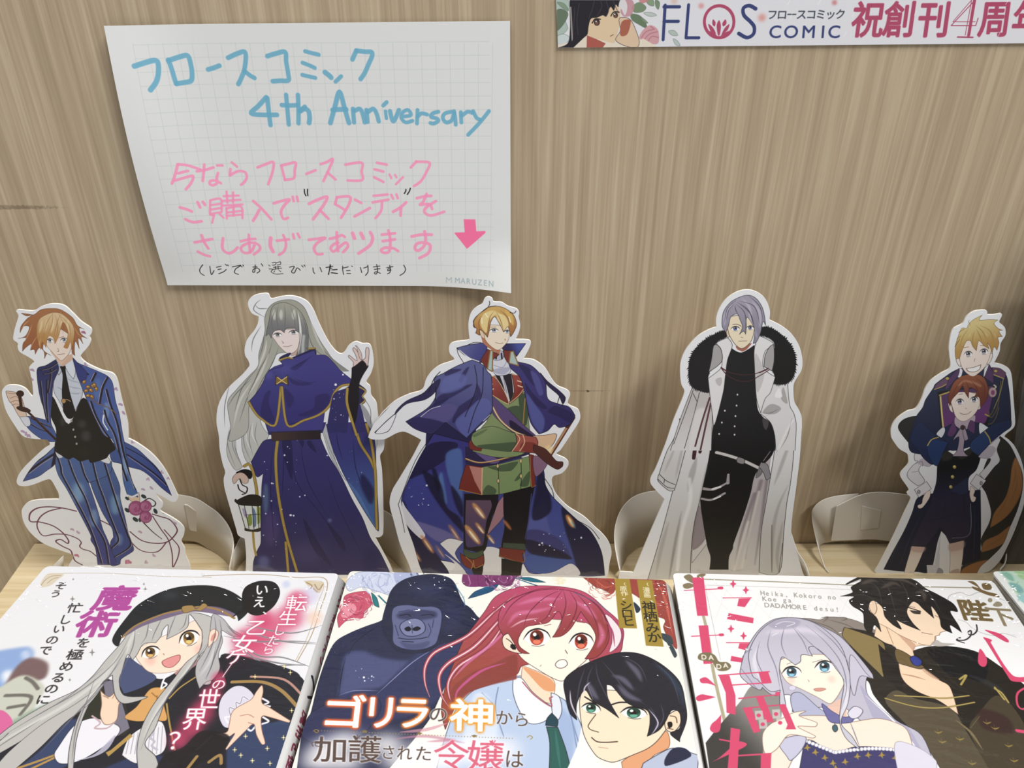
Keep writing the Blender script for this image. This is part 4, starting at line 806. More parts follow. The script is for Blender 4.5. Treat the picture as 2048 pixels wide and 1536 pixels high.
def art4(c):
    W = '#dcd9da'; W2 = '#b5b0ae'; OL = '#2a2628'; BK = '#17161a'
    c.T(1200, 850, 4.6545)
    # inside of the coat
    c.P('1000,600! 1600,250! 1540,700 1480,1360 1470,1450! 830,1450! 850,1000 930,700', '#b8aeb0', g=(1100, 600, 1200, 1350, '#cfcbc8'))
    for l in ('900,800 870,1000 860,1150', '1500,520 1400,900 1350,1250', '1440,640 1320,1000 1260,1300', '1560,500 1500,900 1440,1300'): c.L(l, 40, '#7f6f76', al=.7, w1=8, blur=8)
    for l in ('1480,620 1400,950 1320,1330', '1380,900 1290,1200 1250,1350'): c.L(l, 26, '#e2dcd4', al=.7, blur=6)
    c.P('855,1170! 990,1050! 1000,1100 855,1285!', '#cfcaca', ol=3, sm=False); c.P('930,750 980,1050 860,1160 870,950', '#8a7a80', al=.8)
    # trousers
    tr_ = c.P('1000,-20! 1630,-20! 1640,120 1600,280 1450,450 1400,640 1330,860 1240,1110 1235,1150 1200,1230 1195,1345! 1020,1345! 1030,1230 1000,1130 960,900 935,700 960,560 1010,330', BK, ol=3)
    c.L('965,592 1060,598 1180,540/1190,540 1195,460', 34, '#a79ea0', w1=22, clip=tr_); c.L('945,685 1040,695 1160,635', 26, '#a79ea0', clip=tr_); c.L('1050,595 1120,575', 24, '#e8e6e6', clip=tr_); c.L('1060,690 1120,665', 18, '#e8e6e6', clip=tr_)
    c.L('1085,255 1200,285 1330,330 1480,400', 36, '#6a6264'); c.L('1085,255 1200,285 1330,330 1480,400', 30, '#cfc9c6'); c.P('1285,300 1345,320 1335,362 1275,345', '#8e8688', ol=4)
    c.L('1185,202 1265,205/1290,198 1305,206', 5, '#e8e8e8'); c.P('1500,345! 1560,370 1590,480! 1550,510 1520,440 1480,400', '#8d888e', ol=4); c.P('1480,400 1450,490 1490,470 1510,430', '#7a757b', ol=3); c.L('1520,340 1590,240', 34, '#1c1a1e'); c.L('1520,335 1585,245', 4, '#c9c5c5')
    # coat panels
    lp = c.P('740,-60! 850,-60 1080,-60! 1040,130 1010,330 960,560 930,700 880,900 850,1150 840,1450! 440,1450! 560,1050 680,600 750,300', W, g=(740, 260, 850, 1300, '#c6c4c0'), ol=5, oc=OL)
    for l, w_, col in (('900,300 850,480 820,620', 60, '#a6a09e'), ('760,800 700,1100 640,1450', 30, '#918d8a'), ('690,1150 650,1400', 24, '#6e6a68'), ('1000,350 950,600 900,850', 20, '#9c9694'), ('640,900 570,1150 520,1400', 40, '#aaa7a3')): c.L(l, w_, col, al=.7, clip=lp, blur=7, tp='both')
    c.L('830,500 840,700 760,1000 720,1350', 36, '#f0efee', al=.7, clip=lp, blur=8)
    sl = c.P('750,-60! 850,-60! 830,100 770,330 720,520 690,610! 640,610 540,520 550,455! 620,250 690,120', '#d2cecc', g=(600, 400, 780, 100, W), ol=5, oc=OL)
    c.L('700,200 660,300 600,440/780,150 740,330 700,500', 24, '#a8a2a0', al=.55, clip=sl, blur=6, tp='both'); c.L('555,460 620,520 700,555/540,505 620,575 690,590/600,505 595,540', 6, OL)
    rp = c.P('1640,-60! 1815,-60! 1800,300 1770,560 1740,720 1710,1000 1670,1370 1480,1370! 1500,1000 1550,700 1600,400 1640,120', W, g=(1700, 200, 1600, 1200, '#c8c6c2'), ol=5, oc=OL)
    for l in ('1780,120 1680,400 1620,560', '1750,560 1660,760 1610,1000 1600,1350', '1700,900 1650,1200 1660,1370'): c.L(l, 36, '#a09c98', al=.6, clip=rp, blur=7, tp='both')
    c.L('1760,60 1640,260', 14, OL, al=.6, clip=rp, tp='both'); c.L('1600,930 1600,1370/1700,1100 1665,1370', 5, OL, al=.8)
    c.L('1050,130 1030,300 1000,450', 5, OL)
    # tasselled cord
    for l, y in (('935,-60 900,100 880,200', 0), ('985,-60 960,60 940,150', 0)): c.L(l, 16, '#3d2024'); c.L(l, 6, '#6f3d42')
    c.P('875,195 900,200 885,315 858,312', '#4a2226', ol=3); c.P('938,150 965,155 940,260 918,255', '#4a2226', ol=3)
    c.T(1240, 570, 4.6545)
    # shirt front
    tk = c.P('1040,590! 1130,630 1250,560! 1260,900 1280,1150 1330,1230 1400,1280 1450,1400 1440,1540! 850,1540! 870,1300 950,1000 980,850 1000,680', BK, ol=3)
    c.P('1330,1240 1385,1270 1360,1350 1330,1300', '#4c464c', al=.9)
    for x, y in ((1093, 1020), (1085, 1122), (976, 1170), (1075, 1220), (948, 1280), (1067, 1315), (923, 1386), (1066, 1393)): c.E(x, y, 8, 9, '#d9d6d6')
    # coat body right
    rb_ = c.P('1430,930! 1560,920! 1580,1120 1620,1200 1640,1300 1630,1540! 1450,1540! 1440,1400 1400,1280 1310,1200 1310,1130 1350,1050', '#dcd9da'); c.L('1560,920 1580,1120 1620,1200 1640,1300 1630,1540/1450,1540 1440,1400 1400,1280 1310,1200', 4, OL)
    c.P('1380,1120 1440,1110 1500,1150 1440,1200 1330,1190', '#a39d9b', al=.8, clip=rb_); c.P('1520,950 1560,1100 1500,1060', '#aaa5a2', al=.9, clip=rb_); c.P('1480,960 1510,1040 1440,1040', '#f2f1f0', clip=rb_, al=.8)
    c.L('1310,1190 1400,1190 1480,1150/1340,1230 1430,1180/1600,1240 1560,1400 1490,1530', 8, '#6b6664', al=.7, clip=rb_, tp='both'); c.L('1610,1260 1540,1380 1480,1520', 20, '#f2f1ee', al=.7, clip=rb_, blur=5)
    lb_ = c.P('670,960! 850,1000! 860,1180 850,1540! 470,1540! 560,1250', '#c2bcba', g=(700, 1050, 640, 1540, '#dcd9da')); c.L('670,960 560,1250 470,1540/850,1000 860,1180 850,1540', 4, OL); c.L('740,1000 690,1200 600,1520/680,980 640,1100 500,1480/680,1010 720,1090', 5, OL, clip=lb_); c.P('700,1180 800,1150 760,1300 700,1540 640,1540', '#e4e1e0', al=.7, clip=lb_, blur=10)
    c.L('835,1050 770,1250 700,1500/845,1100 800,1300 750,1530', 16, '#4a2428'); c.L('835,1050 770,1250 700,1500/845,1100 800,1300 750,1530', 5, '#7a4448')
    # fur collar
    g = random.Random(5)
    def fur(pts):
        q = catmull(parse(pts), True, 6); P_ = []
        n = len(q); ce = q.mean(0)
        for i in range(n):
            P_.append(tuple(q[i])); d = q[i]-ce; d /= np.hypot(*d)
            nx = q[(i+1) % n]; mx_ = (q[i]+nx)/2+d*g.uniform(8, 26)+(nx-q[i])*.4; P_.append(tuple(mx_))
        c.P(P_, '#131214', sm=False)
    fur('970,430 880,460 780,520 700,600 650,700 640,820 660,930 740,980 830,990 820,860 850,760 870,600 900,540 1000,480')
    fur('1330,395 1420,410 1520,480 1600,580 1635,700 1620,830 1560,910 1460,920 1420,900 1440,850 1420,780 1440,560 1380,500 1290,470')
    # lapels
    c.P('1000,490! 1045,560 1000,700 980,850 960,1000 880,1300 860,1200 840,1050 820,870! 935,780 950,720 940,600 900,545 930,520', '#e2e0e2', ol=4, oc=OL); c.P('870,570 900,555 940,600 945,715 825,810! 850,700', '#a8a3a4', ol=5, oc=OL); c.P('890,880 940,860 950,900 930,940 900,920', '#b9b3b3', al=.8)
    c.P('1290,470! 1380,510 1430,555 1350,620 1335,770 1445,855! 1400,1000 1350,1060 1310,1190! 1270,1050 1255,800 1250,600', '#e2e0e2', ol=4, oc=OL); c.P('1430,560 1435,700 1415,800! 1340,760! 1350,660 1390,580', '#a8a3a4', ol=5, oc=OL); c.P('1260,640 1320,740 1340,860 1280,1000 1258,850', '#c2bebf', al=.8)
    c.L('940,765 1010,810 1130,835 1260,825 1380,775/940,770 1000,840 1100,890 1200,895 1290,850 1390,790', 8, '#4a1f24'); c.L('950,775 990,800/1300,815 1370,785', 12, '#5c262b')
    # head
    c.P('1075,570! 1230,540! 1180,600 1140,620! 1090,600', '#b5624e', sm=False)
    c.P('985,400 1015,410 1020,470 1000,490', '#e6cba6', ol=3)
    c.P('1000,300 1250,300 1245,440 1215,530 1140,590 1080,560 1030,490 1005,420', '#f0deba', ol=4, oc='#3c2c28')
    eye(c, 1072, 408, 38, 20, '#3a4a8c', lw=9); eye(c, 1210, 400, 34, 18, '#4a5494', lw=8)
    c.L('1050,368 1090,365 1130,385', 5, '#5c4a48'); c.L('1125,485 1145,490', 4, '#8a6048'); c.L('1105,523 1180,520', 4, '#7a5044')
    hr = c.P('1075,130 1180,95 1260,120 1320,200 1345,290 1355,375! 1330,340 1310,440 1270,530 1240,545! 1255,440 1240,380 1180,300 1170,460! 1150,430 1112,460! 1140,390 1120,330 1090,270 1030,300 1010,380 985,440! 950,380 960,260 1010,180', '#a49cb2', g=(1150, 110, 1150, 500, '#8a849c'), ol=4, oc='#2e2a36')
    c.L('1130,120 1200,200 1220,330 1280,500/1230,150 1300,260 1300,400/1040,180 980,280 975,380', 26, '#c6c0d2', al=.7, clip=hr, blur=7, tp='both')
    strands(c, '1080,180 1160,260 1180,440/1090,160 1200,240 1240,380/1110,150 1250,200 1300,360/1200,100 1300,200 1330,330/1080,140 1000,220 970,350/1060,180 1010,240 990,330/1070,190 1080,240 1100,270/1120,180 1220,280 1260,460', 6, '#3a3546')

def art5(c):
    NV = '#232a4e'; ND = '#191a30'; PU = '#553066'; GO = '#c0a24c'; OL = '#15141c'; SK = '#efdcd0'
    c.T(1648, 870, 5.12)
    # bushy striped tail shape behind
    tl = c.P('760,-70 800,-150 900,-190 1000,-190 1150,-160! 1200,100! 940,150! 850,60', '#2f2d2e', ol=3)
    tl = c.P('1800,10! 1900,100 1980,260 2030,400 2030,560 1980,760 1900,950 1830,1120 1700,1260 1600,1350 1550,1450! 1390,1450! 1420,1330 1600,1200 1610,1060 1690,900 1710,780 1660,600 1610,500 1650,300', '#34312f', ol=3)
    for p in ('1960,230 2010,320 2030,520 1970,700 1850,850 1700,950! 1740,800 1850,650 1900,500 1920,340', '2000,880 1900,1060 1740,1160 1610,1200! 1640,1090 1780,1020 1900,930', '1800,1280 1640,1400 1560,1460 1390,1460! 1420,1370 1600,1290'):
        c.P(p, '#b0713a', clip=tl, blur=5); 
    strands(c, '1950,300 1960,420 1920,560/1980,400 1960,560 1900,700/1900,560 1840,720 1740,860/1990,640 1900,800 1780,900/1840,1040 1740,1100 1650,1160', 9, '#8a5428', .6, tl)
    # long coat skirts, shorts, legs
    ct = c.P('1100,600! 1600,560! 1605,900 1600,1270! 1480,1310 1400,1320 1330,1130 1200,980! 1160,1100 1110,1340 1060,1410 960,1400 800,1395 610,1375! 700,1200 820,980 900,800 960,640', '#1c2340', g=(900, 800, 900, 1380, '#141a38'), ol=3)
    strands(c, '900,820 760,1100 660,1340/1000,800 860,1100 760,1380/1540,700 1540,1000 1530,1290', 9, '#2c3a62', .8, ct)
    c.P('1195,990! 1180,1330! 1175,1400 1160,1450! 1060,1450! 1050,1330! 1130,1330!', '#cfd0da', sm=False); c.P('1170,1360 1220,1390 1210,1450! 1140,1450!', '#9a98a4')
    c.P('900,1135! 1035,1140! 980,1280 910,1430! 815,1430! 850,1300', '#e6cfc0', g=(950, 1140, 900, 1300, '#efe0d2'), ol=3, oc='#7a5a52'); c.P('1285,1110! 1430,1080! 1420,1250 1385,1460! 1280,1460! 1290,1300', '#e6c6b8', g=(1350, 1110, 1350, 1300, '#efe0d4'), ol=3, oc='#7a5a52')
    c.P('895,1140 1035,1142 1015,1200 900,1190', '#cfa596', al=.7, blur=10); c.P('1285,1110 1430,1080 1425,1160 1290,1190', '#cfa596', al=.7, blur=10); c.P('1290,1400 1380,1370 1380,1460 1285,1460', '#c09a8e', al=.8, blur=6)
    sh = c.P('1110,600! 1490,590! 1510,800 1500,1030 1285,1110! 1200,950 1150,1000 1035,1145! 885,1135! 1000,880 1080,720', '#2b2846', ol=3)
    c.L('1250,640 1230,820/1430,620 1440,850/1370,800 1200,850 1040,900', 6, '#171524', clip=sh, tp='both'); c.L('1500,700 1490,1010 1310,1055', 5, '#8ea2c8', clip=sh)
    # waistcoat
    vs_ = c.P('1170,100! 1320,200 1370,200 1540,110! 1600,200 1560,350 1480,440 1480,590! 1400,620 1340,590 1270,620 1180,650 1110,610! 1150,480 1160,300', '#191a20', g=(1300, 300, 1300, 620, '#262848'), ol=4)
    c.P('1180,140 1290,180 1310,240 1210,260', '#35332e', al=.9, blur=6); c.P('1390,200 1510,130 1500,200 1400,250', '#35332e', al=.9, blur=6); c.P('1380,500 1470,440 1480,580 1380,610 1300,560', '#2b345c', al=.8, clip=vs_)
    for x, y in ((1336, 326), (1315, 427), (1297, 530)): c.E(x, y, 20, 20, '#b8a04a', ol=4); c.E(x-4, y-5, 8, 7, '#efe0a0')
    # shirt sleeves and hands on the hips
    c.P('1020,125! 1000,140 930,190 930,260 960,270 900,320 850,400 880,460 960,520! 1030,470 970,370 1000,310 1080,320 1130,250! 1080,220', '#ddd8e0', ol=4, oc='#3a3440'); c.P('1000,240 1110,240 1090,310 1010,310 960,290', '#b5a8b8', al=.8)
    c.L('920,300 1000,270 1010,320/900,380 960,370', 4, '#5a5060'); c.P('925,560! 1050,475! 1100,550! 970,640!', '#e2dde4', ol=4, oc='#3a3440'); c.E(970, 582, 14, 18, '#b0a8b0', ol=4)
    c.P('1040,590! 1085,570 1080,640 1010,740 970,750 960,720 1000,700 1010,650', SK, ol=3, oc='#7a5048')
    c.P('1710,90! 1780,30 1805,50 1770,150 1800,260 1740,330 1640,460! 1590,400! 1680,300 1700,240 1590,230 1580,170', '#ddd8e0', ol=4, oc='#3a3440'); c.P('1590,180 1700,110 1760,150 1690,240 1600,230', '#b5a8b8', al=.8)
    c.P('1560,400! 1660,465! 1580,565! 1495,495!', '#e2dde4', ol=4, oc='#3a3440'); c.E(1608, 492, 12, 20, '#b0a8b0', ol=4); c.P('1500,520! 1545,560 1530,620 1555,640 1540,680 1510,680 1490,610', SK, ol=3, oc='#7a5048')
    # taller boy's jacket, arms folded over the smaller one
    c.T(1648, 600, 5.12)
    jk = c.P('1290,750! 1400,700 1700,690! 1850,750 1890,900 1910,1100 1915,1290! 1850,1330 1740,1390 1600,1430 1200,1560 900,1560 870,1400! 940,1200 1010,1100 1040,1020 1120,900 1140,860', NV, g=(1100, 900, 1800, 1350, '#1b2246'), ol=4)
    c.P('1160,940! 1300,920! 1700,870! 1680,1280! 1200,1330!', '#17161e')
    c.P('1185,985! 1310,930! 1700,880! 1740,900 1660,1240 1560,1310! 1220,1310!', PU, g=(1250, 950, 1300, 1300, '#6c2c7a'), ol=3)
    c.L('1192,990 1205,1150 1220,1300/1185,975 1300,935', 18, GO); c.L('1650,1170 1690,1190', 14, GO); c.L('1192,990 1205,1150 1220,1300', 5, '#f0e2a8')
    c.P('1140,870! 1250,790 1300,790! 1260,870 1130,920!', '#6a4468', ol=3); c.L('1130,915 1200,890 1280,845', 10, GO); c.P('1720,690! 1800,700 1860,745! 1840,800 1730,760!', '#6a3c62', ol=3); c.L('1730,762 1840,805', 10, GO)
    c.E(1262, 803, 20, 17, '#c0a24c', ol=3); c.E(1757, 727, 20, 15, '#c0a24c', ol=3)
    c.L('1835,810 1800,960 1740,1110 1700,1180 1680,1130/1810,830 1780,1080 1720,1200 1690,1190/1790,1100 1760,1200 1720,1260 1680,1270', 9, '#6e5a2a'); c.L('1835,810 1800,960 1740,1110', 4, '#cdb46c')
    c.E(1725, 945, 40, 50, '#b892a8', ol=6, oc='#8a7040'); c.E(1728, 948, 20, 26, '#8c3f66'); c.L('1740,870 1760,890 1740,910', 14, '#cdbfa0')
    c.P('1360,740! 1390,700 1420,720 1400,800! 1370,790', '#e2e2ea', ol=3); c.P('1640,700! 1690,660 1700,720 1630,790!', '#e2e2ea', ol=3)
    c.P('1290,790! 1380,700 1370,780 1250,920 1240,900', '#553066', ol=3); c.P('1690,660! 1730,740 1735,860! 1640,790!', '#553066', ol=3)
    # smaller boy torso top
    c.P('1210,1320! 1330,1260 1500,1250 1600,1260! 1690,1330! 1600,1420 1500,1500 1300,1540 1220,1440 1140,1390', '#202a50', ol=3); c.P('1590,1260 1660,1290 1690,1330 1600,1380', '#dfe0e8', ol=3); c.P('1220,1300 1150,1370 1200,1410 1240,1340', '#d8d9e2', ol=3)
    c.P('1340,1200! 1550,1180! 1540,1250 1440,1330 1340,1280', '#b9a0b2', ol=2); c.P('1320,1240! 1360,1330 1310,1400! 1260,1380', '#62336c', ol=3); c.P('1500,1230! 1545,1260 1540,1370! 1470,1320', '#62336c', ol=3)
    c.P('1390,1320 1440,1290 1450,1330 1430,1540 1480,1600! 1310,1600! 1360,1540 1380,1400 1310,1450!', '#a892a6', ol=4); c.P('1440,1310 1475,1420 1440,1440! 1420,1350', '#a892a6', ol=3); c.E(1418, 1305, 22, 24, '#4a2c34', ol=3)
    la = c.P('890,1370! 980,1240 1080,1330! 1180,1400 1270,1460! 1250,1520 1130,1680 1040,1640 960,1540 880,1440', '#1f2c58', ol=4); c.P('1080,1410! 1270,1455! 1220,1560 1150,1700 1060,1560', '#1d3a72', ol=3); c.L('1170,1405 1100,1430 1060,1490', 14, GO)
    ra = c.P('1915,1230! 1910,1300 1830,1360 1700,1470 1580,1600! 1510,1540 1500,1450! 1640,1340 1760,1260', '#1f2c58', ol=4); c.P('1640,1340! 1700,1460 1580,1590! 1500,1530 1510,1450', '#223c76', ol=3); c.L('1645,1345 1690,1410 1705,1465', 12, GO)
    # faces
    c.P('1270,1060 1300,1070 1320,1150 1290,1130', SK, ol=3); c.P('1590,1060 1625,1050 1600,1110 1570,1120', SK, ol=3)
    c.P('1310,960 1600,960 1590,1080 1530,1180 1440,1240 1370,1220 1330,1150', SK, ol=3, oc='#7a5448')
    eye(c, 1388, 1042, 38, 28, '#6a6684', lw=8, big=True); eye(c, 1535, 1020, 38, 28, '#6a6684', lw=8, big=True)
    c.L('1390,1155 1420,1168 1470,1165 1505,1140', 5, '#7a4a44'); c.L('1380,968 1420,960/1500,945 1550,955', 5, '#7a4428'); c.L('1452,1105 1456,1112', 4, '#7a5448')
    hr = c.P('1440,770 1560,760 1640,800 1680,900 1670,1000 1620,1080 1600,1100! 1590,1000 1540,990! 1560,930 1490,900 1480,1005! 1440,940 1420,880 1380,940 1310,1020 1290,1090! 1270,1010 1300,900 1350,820', '#9c5030', g=(1480, 770, 1450, 1050, '#7a3220'), ol=3, oc='#3c1810')
    c.L('1380,870 1440,830 1540,850 1600,880', 22, '#d08a68', al=.6, clip=hr, blur=6); strands(c, '1430,830 1400,900 1330,980/1450,830 1480,900 1480,980/1500,820 1560,900 1600,1020/1560,800 1640,880 1640,1000/1410,820 1350,900 1300,1000', 6, '#5c2416')
    c.P('1350,600 1385,600 1400,680 1370,660', SK, ol=3); c.P('1690,560 1725,550 1710,620 1670,660', SK, ol=3)
    c.P('1390,430 1700,420 1700,560 1650,680 1580,750 1520,782 1450,740 1400,660 1385,540', SK, ol=3, oc='#7a5448')
    eye(c, 1475, 555, 40, 28, '#77707a', lw=8, big=True); eye(c, 1635, 530, 40, 28, '#77707a', lw=8, big=True)
    c.L('1430,490 1480,480/1600,465 1650,470', 6, '#a06c30'); c.L('1545,600 1538,630', 4, '#8a6458'); c.P('1455,700! 1530,690 1605,662! 1590,710 1540,735 1480,730', '#f4f2f2', ol=5, oc='#5a3430')
    hr = c.P('1410,290 1460,290 1480,250 1530,200 1620,155! 1590,205 1700,200 1780,205! 1740,240 1780,290 1830,310! 1790,320 1825,375! 1780,385 1790,440 1770,515! 1740,480 1720,550! 1700,480 1670,440 1690,500! 1640,470 1615,440 1580,420 1560,520! 1520,470 1500,420 1460,420 1420,500 1390,590! 1350,600 1345,480 1390,400 1340,480! 1370,380', '#dcc478', g=(1560, 230, 1560, 520, '#c08c3c'), ol=3, oc='#5c4420')
    c.L('1650,340 1680,370/1500,340 1480,380/1740,340 1760,380', 22, '#f6ecba', al=.8, clip=hr, blur=5, tp='both'); strands(c, '1500,260 1480,220 1500,200/1550,260 1620,320 1660,400/1480,290 1420,380 1390,480/1540,320 1520,400 1530,470/1600,260 1700,320 1740,440/1560,300 1600,380 1620,430', 6, '#94703a')
    c.L('1380,330 1430,300/1360,400 1400,370', 5, '#8a6c38')

def vtext(c, items, col, bold=0., k=(0, 0), gl=None, al=1.):
    """stacked glyphs: (char, x, y, width, height, lean x per em up)"""
    for ch, x, y, w_, h_, lean in items: c.X(ch, x, y, (w_, k[0]), (lean, -h_), col, bold, glow=gl, al=al)
def cover1(c):
    OL = '#2c2a34'; HR = '#bcbab6'; HD = '#8d8b90'
    c.T(0, 1120, 3.693)
    # blurred town and sky on the left edge
    c.P('-700,760 -200,700 200,640 250,700 120,900 0,1000 -400,1100 -900,1100', '#7fa2de', blur=14, al=.9); c.glow(60, 860, 70, '#ffffff', .8); c.glow(190, 700, 50, '#c9d8f2', .8)
    c.P('120,790 230,720 350,760 340,860 260,900 180,950 60,980 20,960', '#7a5f60', blur=12); c.P('60,900 180,850 300,900 330,960 250,1100 200,1200 0,1300 -300,1400 -500,1300', '#c9cbbc', blur=10)
    c.L('190,870 240,900 280,950/40,1000 230,1010 150,1140/60,1090 180,1070', 26, '#5a5552', al=.8, blur=4); c.P('250,1100 400,1050 500,1100 300,1250 100,1300 -100,1400 0,1250', '#8ea690', blur=16, al=.9); c.P('-200,1400 100,1300 260,1330 200,1450 0,1540 -400,1560', '#4c6a48', blur=14, al=.9)
    c.P('-60,1130 20,1110 90,1180 70,1260 0,1310 -60,1300', '#e0609c'); 
    # dark coat masses
    co = c.P('-300,1560! -60,1440 60,1360 200,1290 420,1200 540,1070 700,940 860,880 1000,820 1180,880 1300,830 1500,720 1560,760! 1700,700 2000,760 2250,900 2200,1150 2100,1560!', '#20222c', ol=3)
    c.P('900,760 950,720 1010,760 1100,820 1150,880 1000,960 880,970', '#44507a', clip=None, ol=2); c.P('500,1190 600,1180 700,1260 640,1420 420,1560! 100,1560! 300,1400', '#33436e', al=.95, blur=6); c.P('900,1480 1100,1420 1300,1500 1300,1570! 700,1570!', '#2c3a66', al=.9, blur=8)
    c.L('60,1560 400,1440 640,1330/220,1545 440,1440', 18, '#b98d48')
    bk = c.P('540,1070 720,900 800,880 900,960 960,1240 880,1300 700,1220 600,1180', '#2c3028', ol=4); c.P('760,900! 850,880! 960,1240! 870,1300! 800,1180', '#777486', ol=4, sm=False)
    # blouse, bow
    c.P('400,1440 430,1380 540,1230 660,1170 760,1180 880,1230 860,1300 700,1420 560,1490 440,1500', '#e9e8f0', ol=3); c.L('680,1150 740,1200 700,1240 790,1240 850,1190', 12, '#c9a7ae'); c.P('560,1480 700,1430 850,1290 800,1390 700,1450', '#b9b5cc', al=.9)
    c.P('740,960! 800,1010 850,980 880,1010 930,1010 880,1060 860,1180 780,1215 740,1150 750,1060', '#f3d3b6', ol=4, oc='#80584a'); c.L('760,1000 800,1020/850,985 830,1020/930,1010 870,1050', 5, '#a0705a')
    c.P('920,1160 1010,1080 1100,960 1160,940 1230,960 1210,1060 1230,1180 1120,1180 1010,1190', '#dfa45c', ol=3, oc='#7a4e1c'); c.L('1120,980 1180,1020 1240,970/1160,1000 1150,1100 1100,1160', 8, '#a87030')
    fr1 = c.P('900,1440! 960,1300 1120,1200 1200,1200 1230,1330 1200,1420 1100,1460 1000,1500', '#e8e6ec', ol=3)
    for i in range(9): c.L(f'{960+i*30},{1290-i*8} {930+i*32},{1430}', 5, '#9f9cae', clip=fr1)
    c.L('1110,1240 1130,1280 1110,1310 1140,1340 1120,1370 1160,1400', 14, '#b9b7c6'); c.L('1200,900 1230,920 1190,950/1250,830 1210,880 1190,940', 14, '#f0f0f4')
    c.L('1230,1060 1250,1200 1290,1400/1250,1020 1330,940 1450,860/1450,1400 1560,1300', 12, '#b8924a')
    c.P('780,1420! 820,1400 960,1280 980,1300 860,1400 800,1450!', '#b8924a', sm=False)
    # head
    fc = c.P('1000,700 1040,640 1300,520 1480,440 1550,600! 1545,660 1480,720 1380,780 1290,820 1190,835 1100,825 1040,770', '#f7ddc8', ol=3, oc='#8a5c4c')
    c.glow(1110, 740, 55, '#f2a898', .5, fc); c.glow(1470, 660, 50, '#f2a898', .5, fc)
    c.P('1290,830 1420,740 1480,740 1400,810 1310,850', '#c98f8a', al=.9)
    c.P('1200,745 1320,700 1325,740 1270,790 1215,785', '#e8908e', ol=5, oc='#8a4640'); c.L('1205,690 1212,700', 5, '#a06a58')
    eye(c, 1110, 685, 66, 42, '#9a7038', lw=14, rot=-18, big=True); eye(c, 1395, 580, 74, 52, '#a87c3c', lw=16, rot=-18, big=True)
    # hair
    hl = c.P('930,560 960,480 1100,430 1280,400 1450,390 1560,420! 1560,620 1480,700 1400,800 1320,900 1230,1020 1180,1150 1140,1250 1070,1360 1150,1450 1180,1560! 1020,1560! 1010,1400 1040,1250 1100,1120 1180,1000 1280,880 1370,760 1480,660 1490,520! 1400,400 1380,500 1230,585! 1240,480 1200,520 1190,560 1150,610! 1060,620 1010,700 975,740! 940,700 900,820 880,900 920,1000 1090,1010 920,1060 850,1000 830,850! 760,900 660,1060 600,1200 560,1350 540,1560! 500,1560! 510,1400 560,1200 640,1030! 500,1130 300,1240 130,1350 -100,1480! -260,1560! -100,1420 60,1280 0,1330 -200,1440 -100,1370 100,1210 350,1060 560,960 680,860 780,740 870,640', HR, ol=4, oc=OL)
    c.P('780,900! 560,1060 300,1220 60,1420 -60,1560! 90,1560! 300,1380 480,1200 660,1060', HR, ol=3, oc=OL)
    c.P('1450,820 1480,700 1560,640! 1560,900 1510,920 1460,880', HR, ol=3, oc=OL)
    for l in ('900,660 760,860 500,1060 200,1230 -60,1380', '860,760 700,960 560,1130 400,1300 150,1480', '1480,640 1350,860 1180,1080 1060,1300', '1020,480 960,600 930,700'): c.L(l, 30, '#dad9d6', al=.7, clip=hl, blur=8, tp='both')
    strands(c, '960,560 840,760 600,960 300,1130 0,1310/940,640 780,900 600,1100 380,1300/900,740 700,980 520,1180 300,1420/1000,480 980,640 900,820 880,930/1540,600 1400,800 1250,1000 1120,1200 1040,1400/1500,560 1440,760 1300,920 1160,1150/1100,440 1080,560 1040,620/1200,420 1140,540 1120,600/1300,400 1260,500 1240,570/1380,400 1360,480 1320,520/700,880 640,1040 560,1260 530,1500/760,800 500,1010 200,1190/300,1180 60,1330 -100,1440', 8, '#6d6b74', .85)
    # beret
    br = c.P('830,600 850,540 930,430 1020,330 1180,240 1350,195 1560,190 1700,230 1800,300 1830,380 1760,450! 1740,400 1600,350 1480,340 1300,370 1120,430 970,510 905,560 870,635', '#1e2328', ol=3)
    c.P('905,555 1000,480 1200,400 1400,350 1600,345 1740,400 1720,420 1500,385 1400,385 1230,430 1050,490 930,560', '#6d5a7c', al=.9); c.L('905,570 1000,485 1200,400 1360,365 1480,345 1620,370 1730,430', 18, '#a27c46')
    c.P('1345,345 1420,335 1450,360 1500,320 1530,340 1480,375 1440,370 1360,390', '#a5834c', ol=3, oc='#4a3820'); c.glow(1250, 260, 90, '#33393e', .8, br, 40)
    # ornament frame in gold
    c.L('350,105 500,98 800,98 1200,120 1560,128', 5, '#b7a48a', al=.9); c.P('310,150 360,100 470,105 420,150 370,190 300,200', '#d8c9ae', al=.8, blur=4); c.L('330,150 380,120 450,115/350,170 390,140 430,130/300,190 330,150', 7, '#ab8e60', al=.8)
    c.T(350, 1120, 3.693)
    c.L('200,118 600,105 900,130 1120,150 1060,400 1000,570 900,750', 6, '#a8895c'); c.L('950,155 1095,170 1050,330 980,560 890,740', 4, '#b89c72'); c.P('960,155 1100,165! 1070,240 1030,235 1010,200 980,190', '#d2bd96', al=.8); c.L('970,165 1010,190 1000,210/1030,180 1060,220 1090,180/1020,210 1050,235', 8, '#a17c42')
    c.glow(1000, 260, 90, '#c9c4e6', .6); c.glow(1030, 430, 80, '#f2c3a4', .6); c.glow(820, 180, 40, '#b9c2e8', .6)
    hr2 = c.P('280,400 350,430 420,510 500,560 420,560 340,520 350,600 320,700 330,800 280,880 230,900 180,950! 150,850 160,760 200,700 250,600 260,500', '#b4b2b4', ol=3, oc='#3a3842')
    c.P('250,560 265,520 300,512 320,540 305,590 270,620 245,640', '#f6d8c2', ol=4, oc='#8a5c4c'); c.P('270,560 300,535 300,570 265,600', '#e08c80', al=.9)
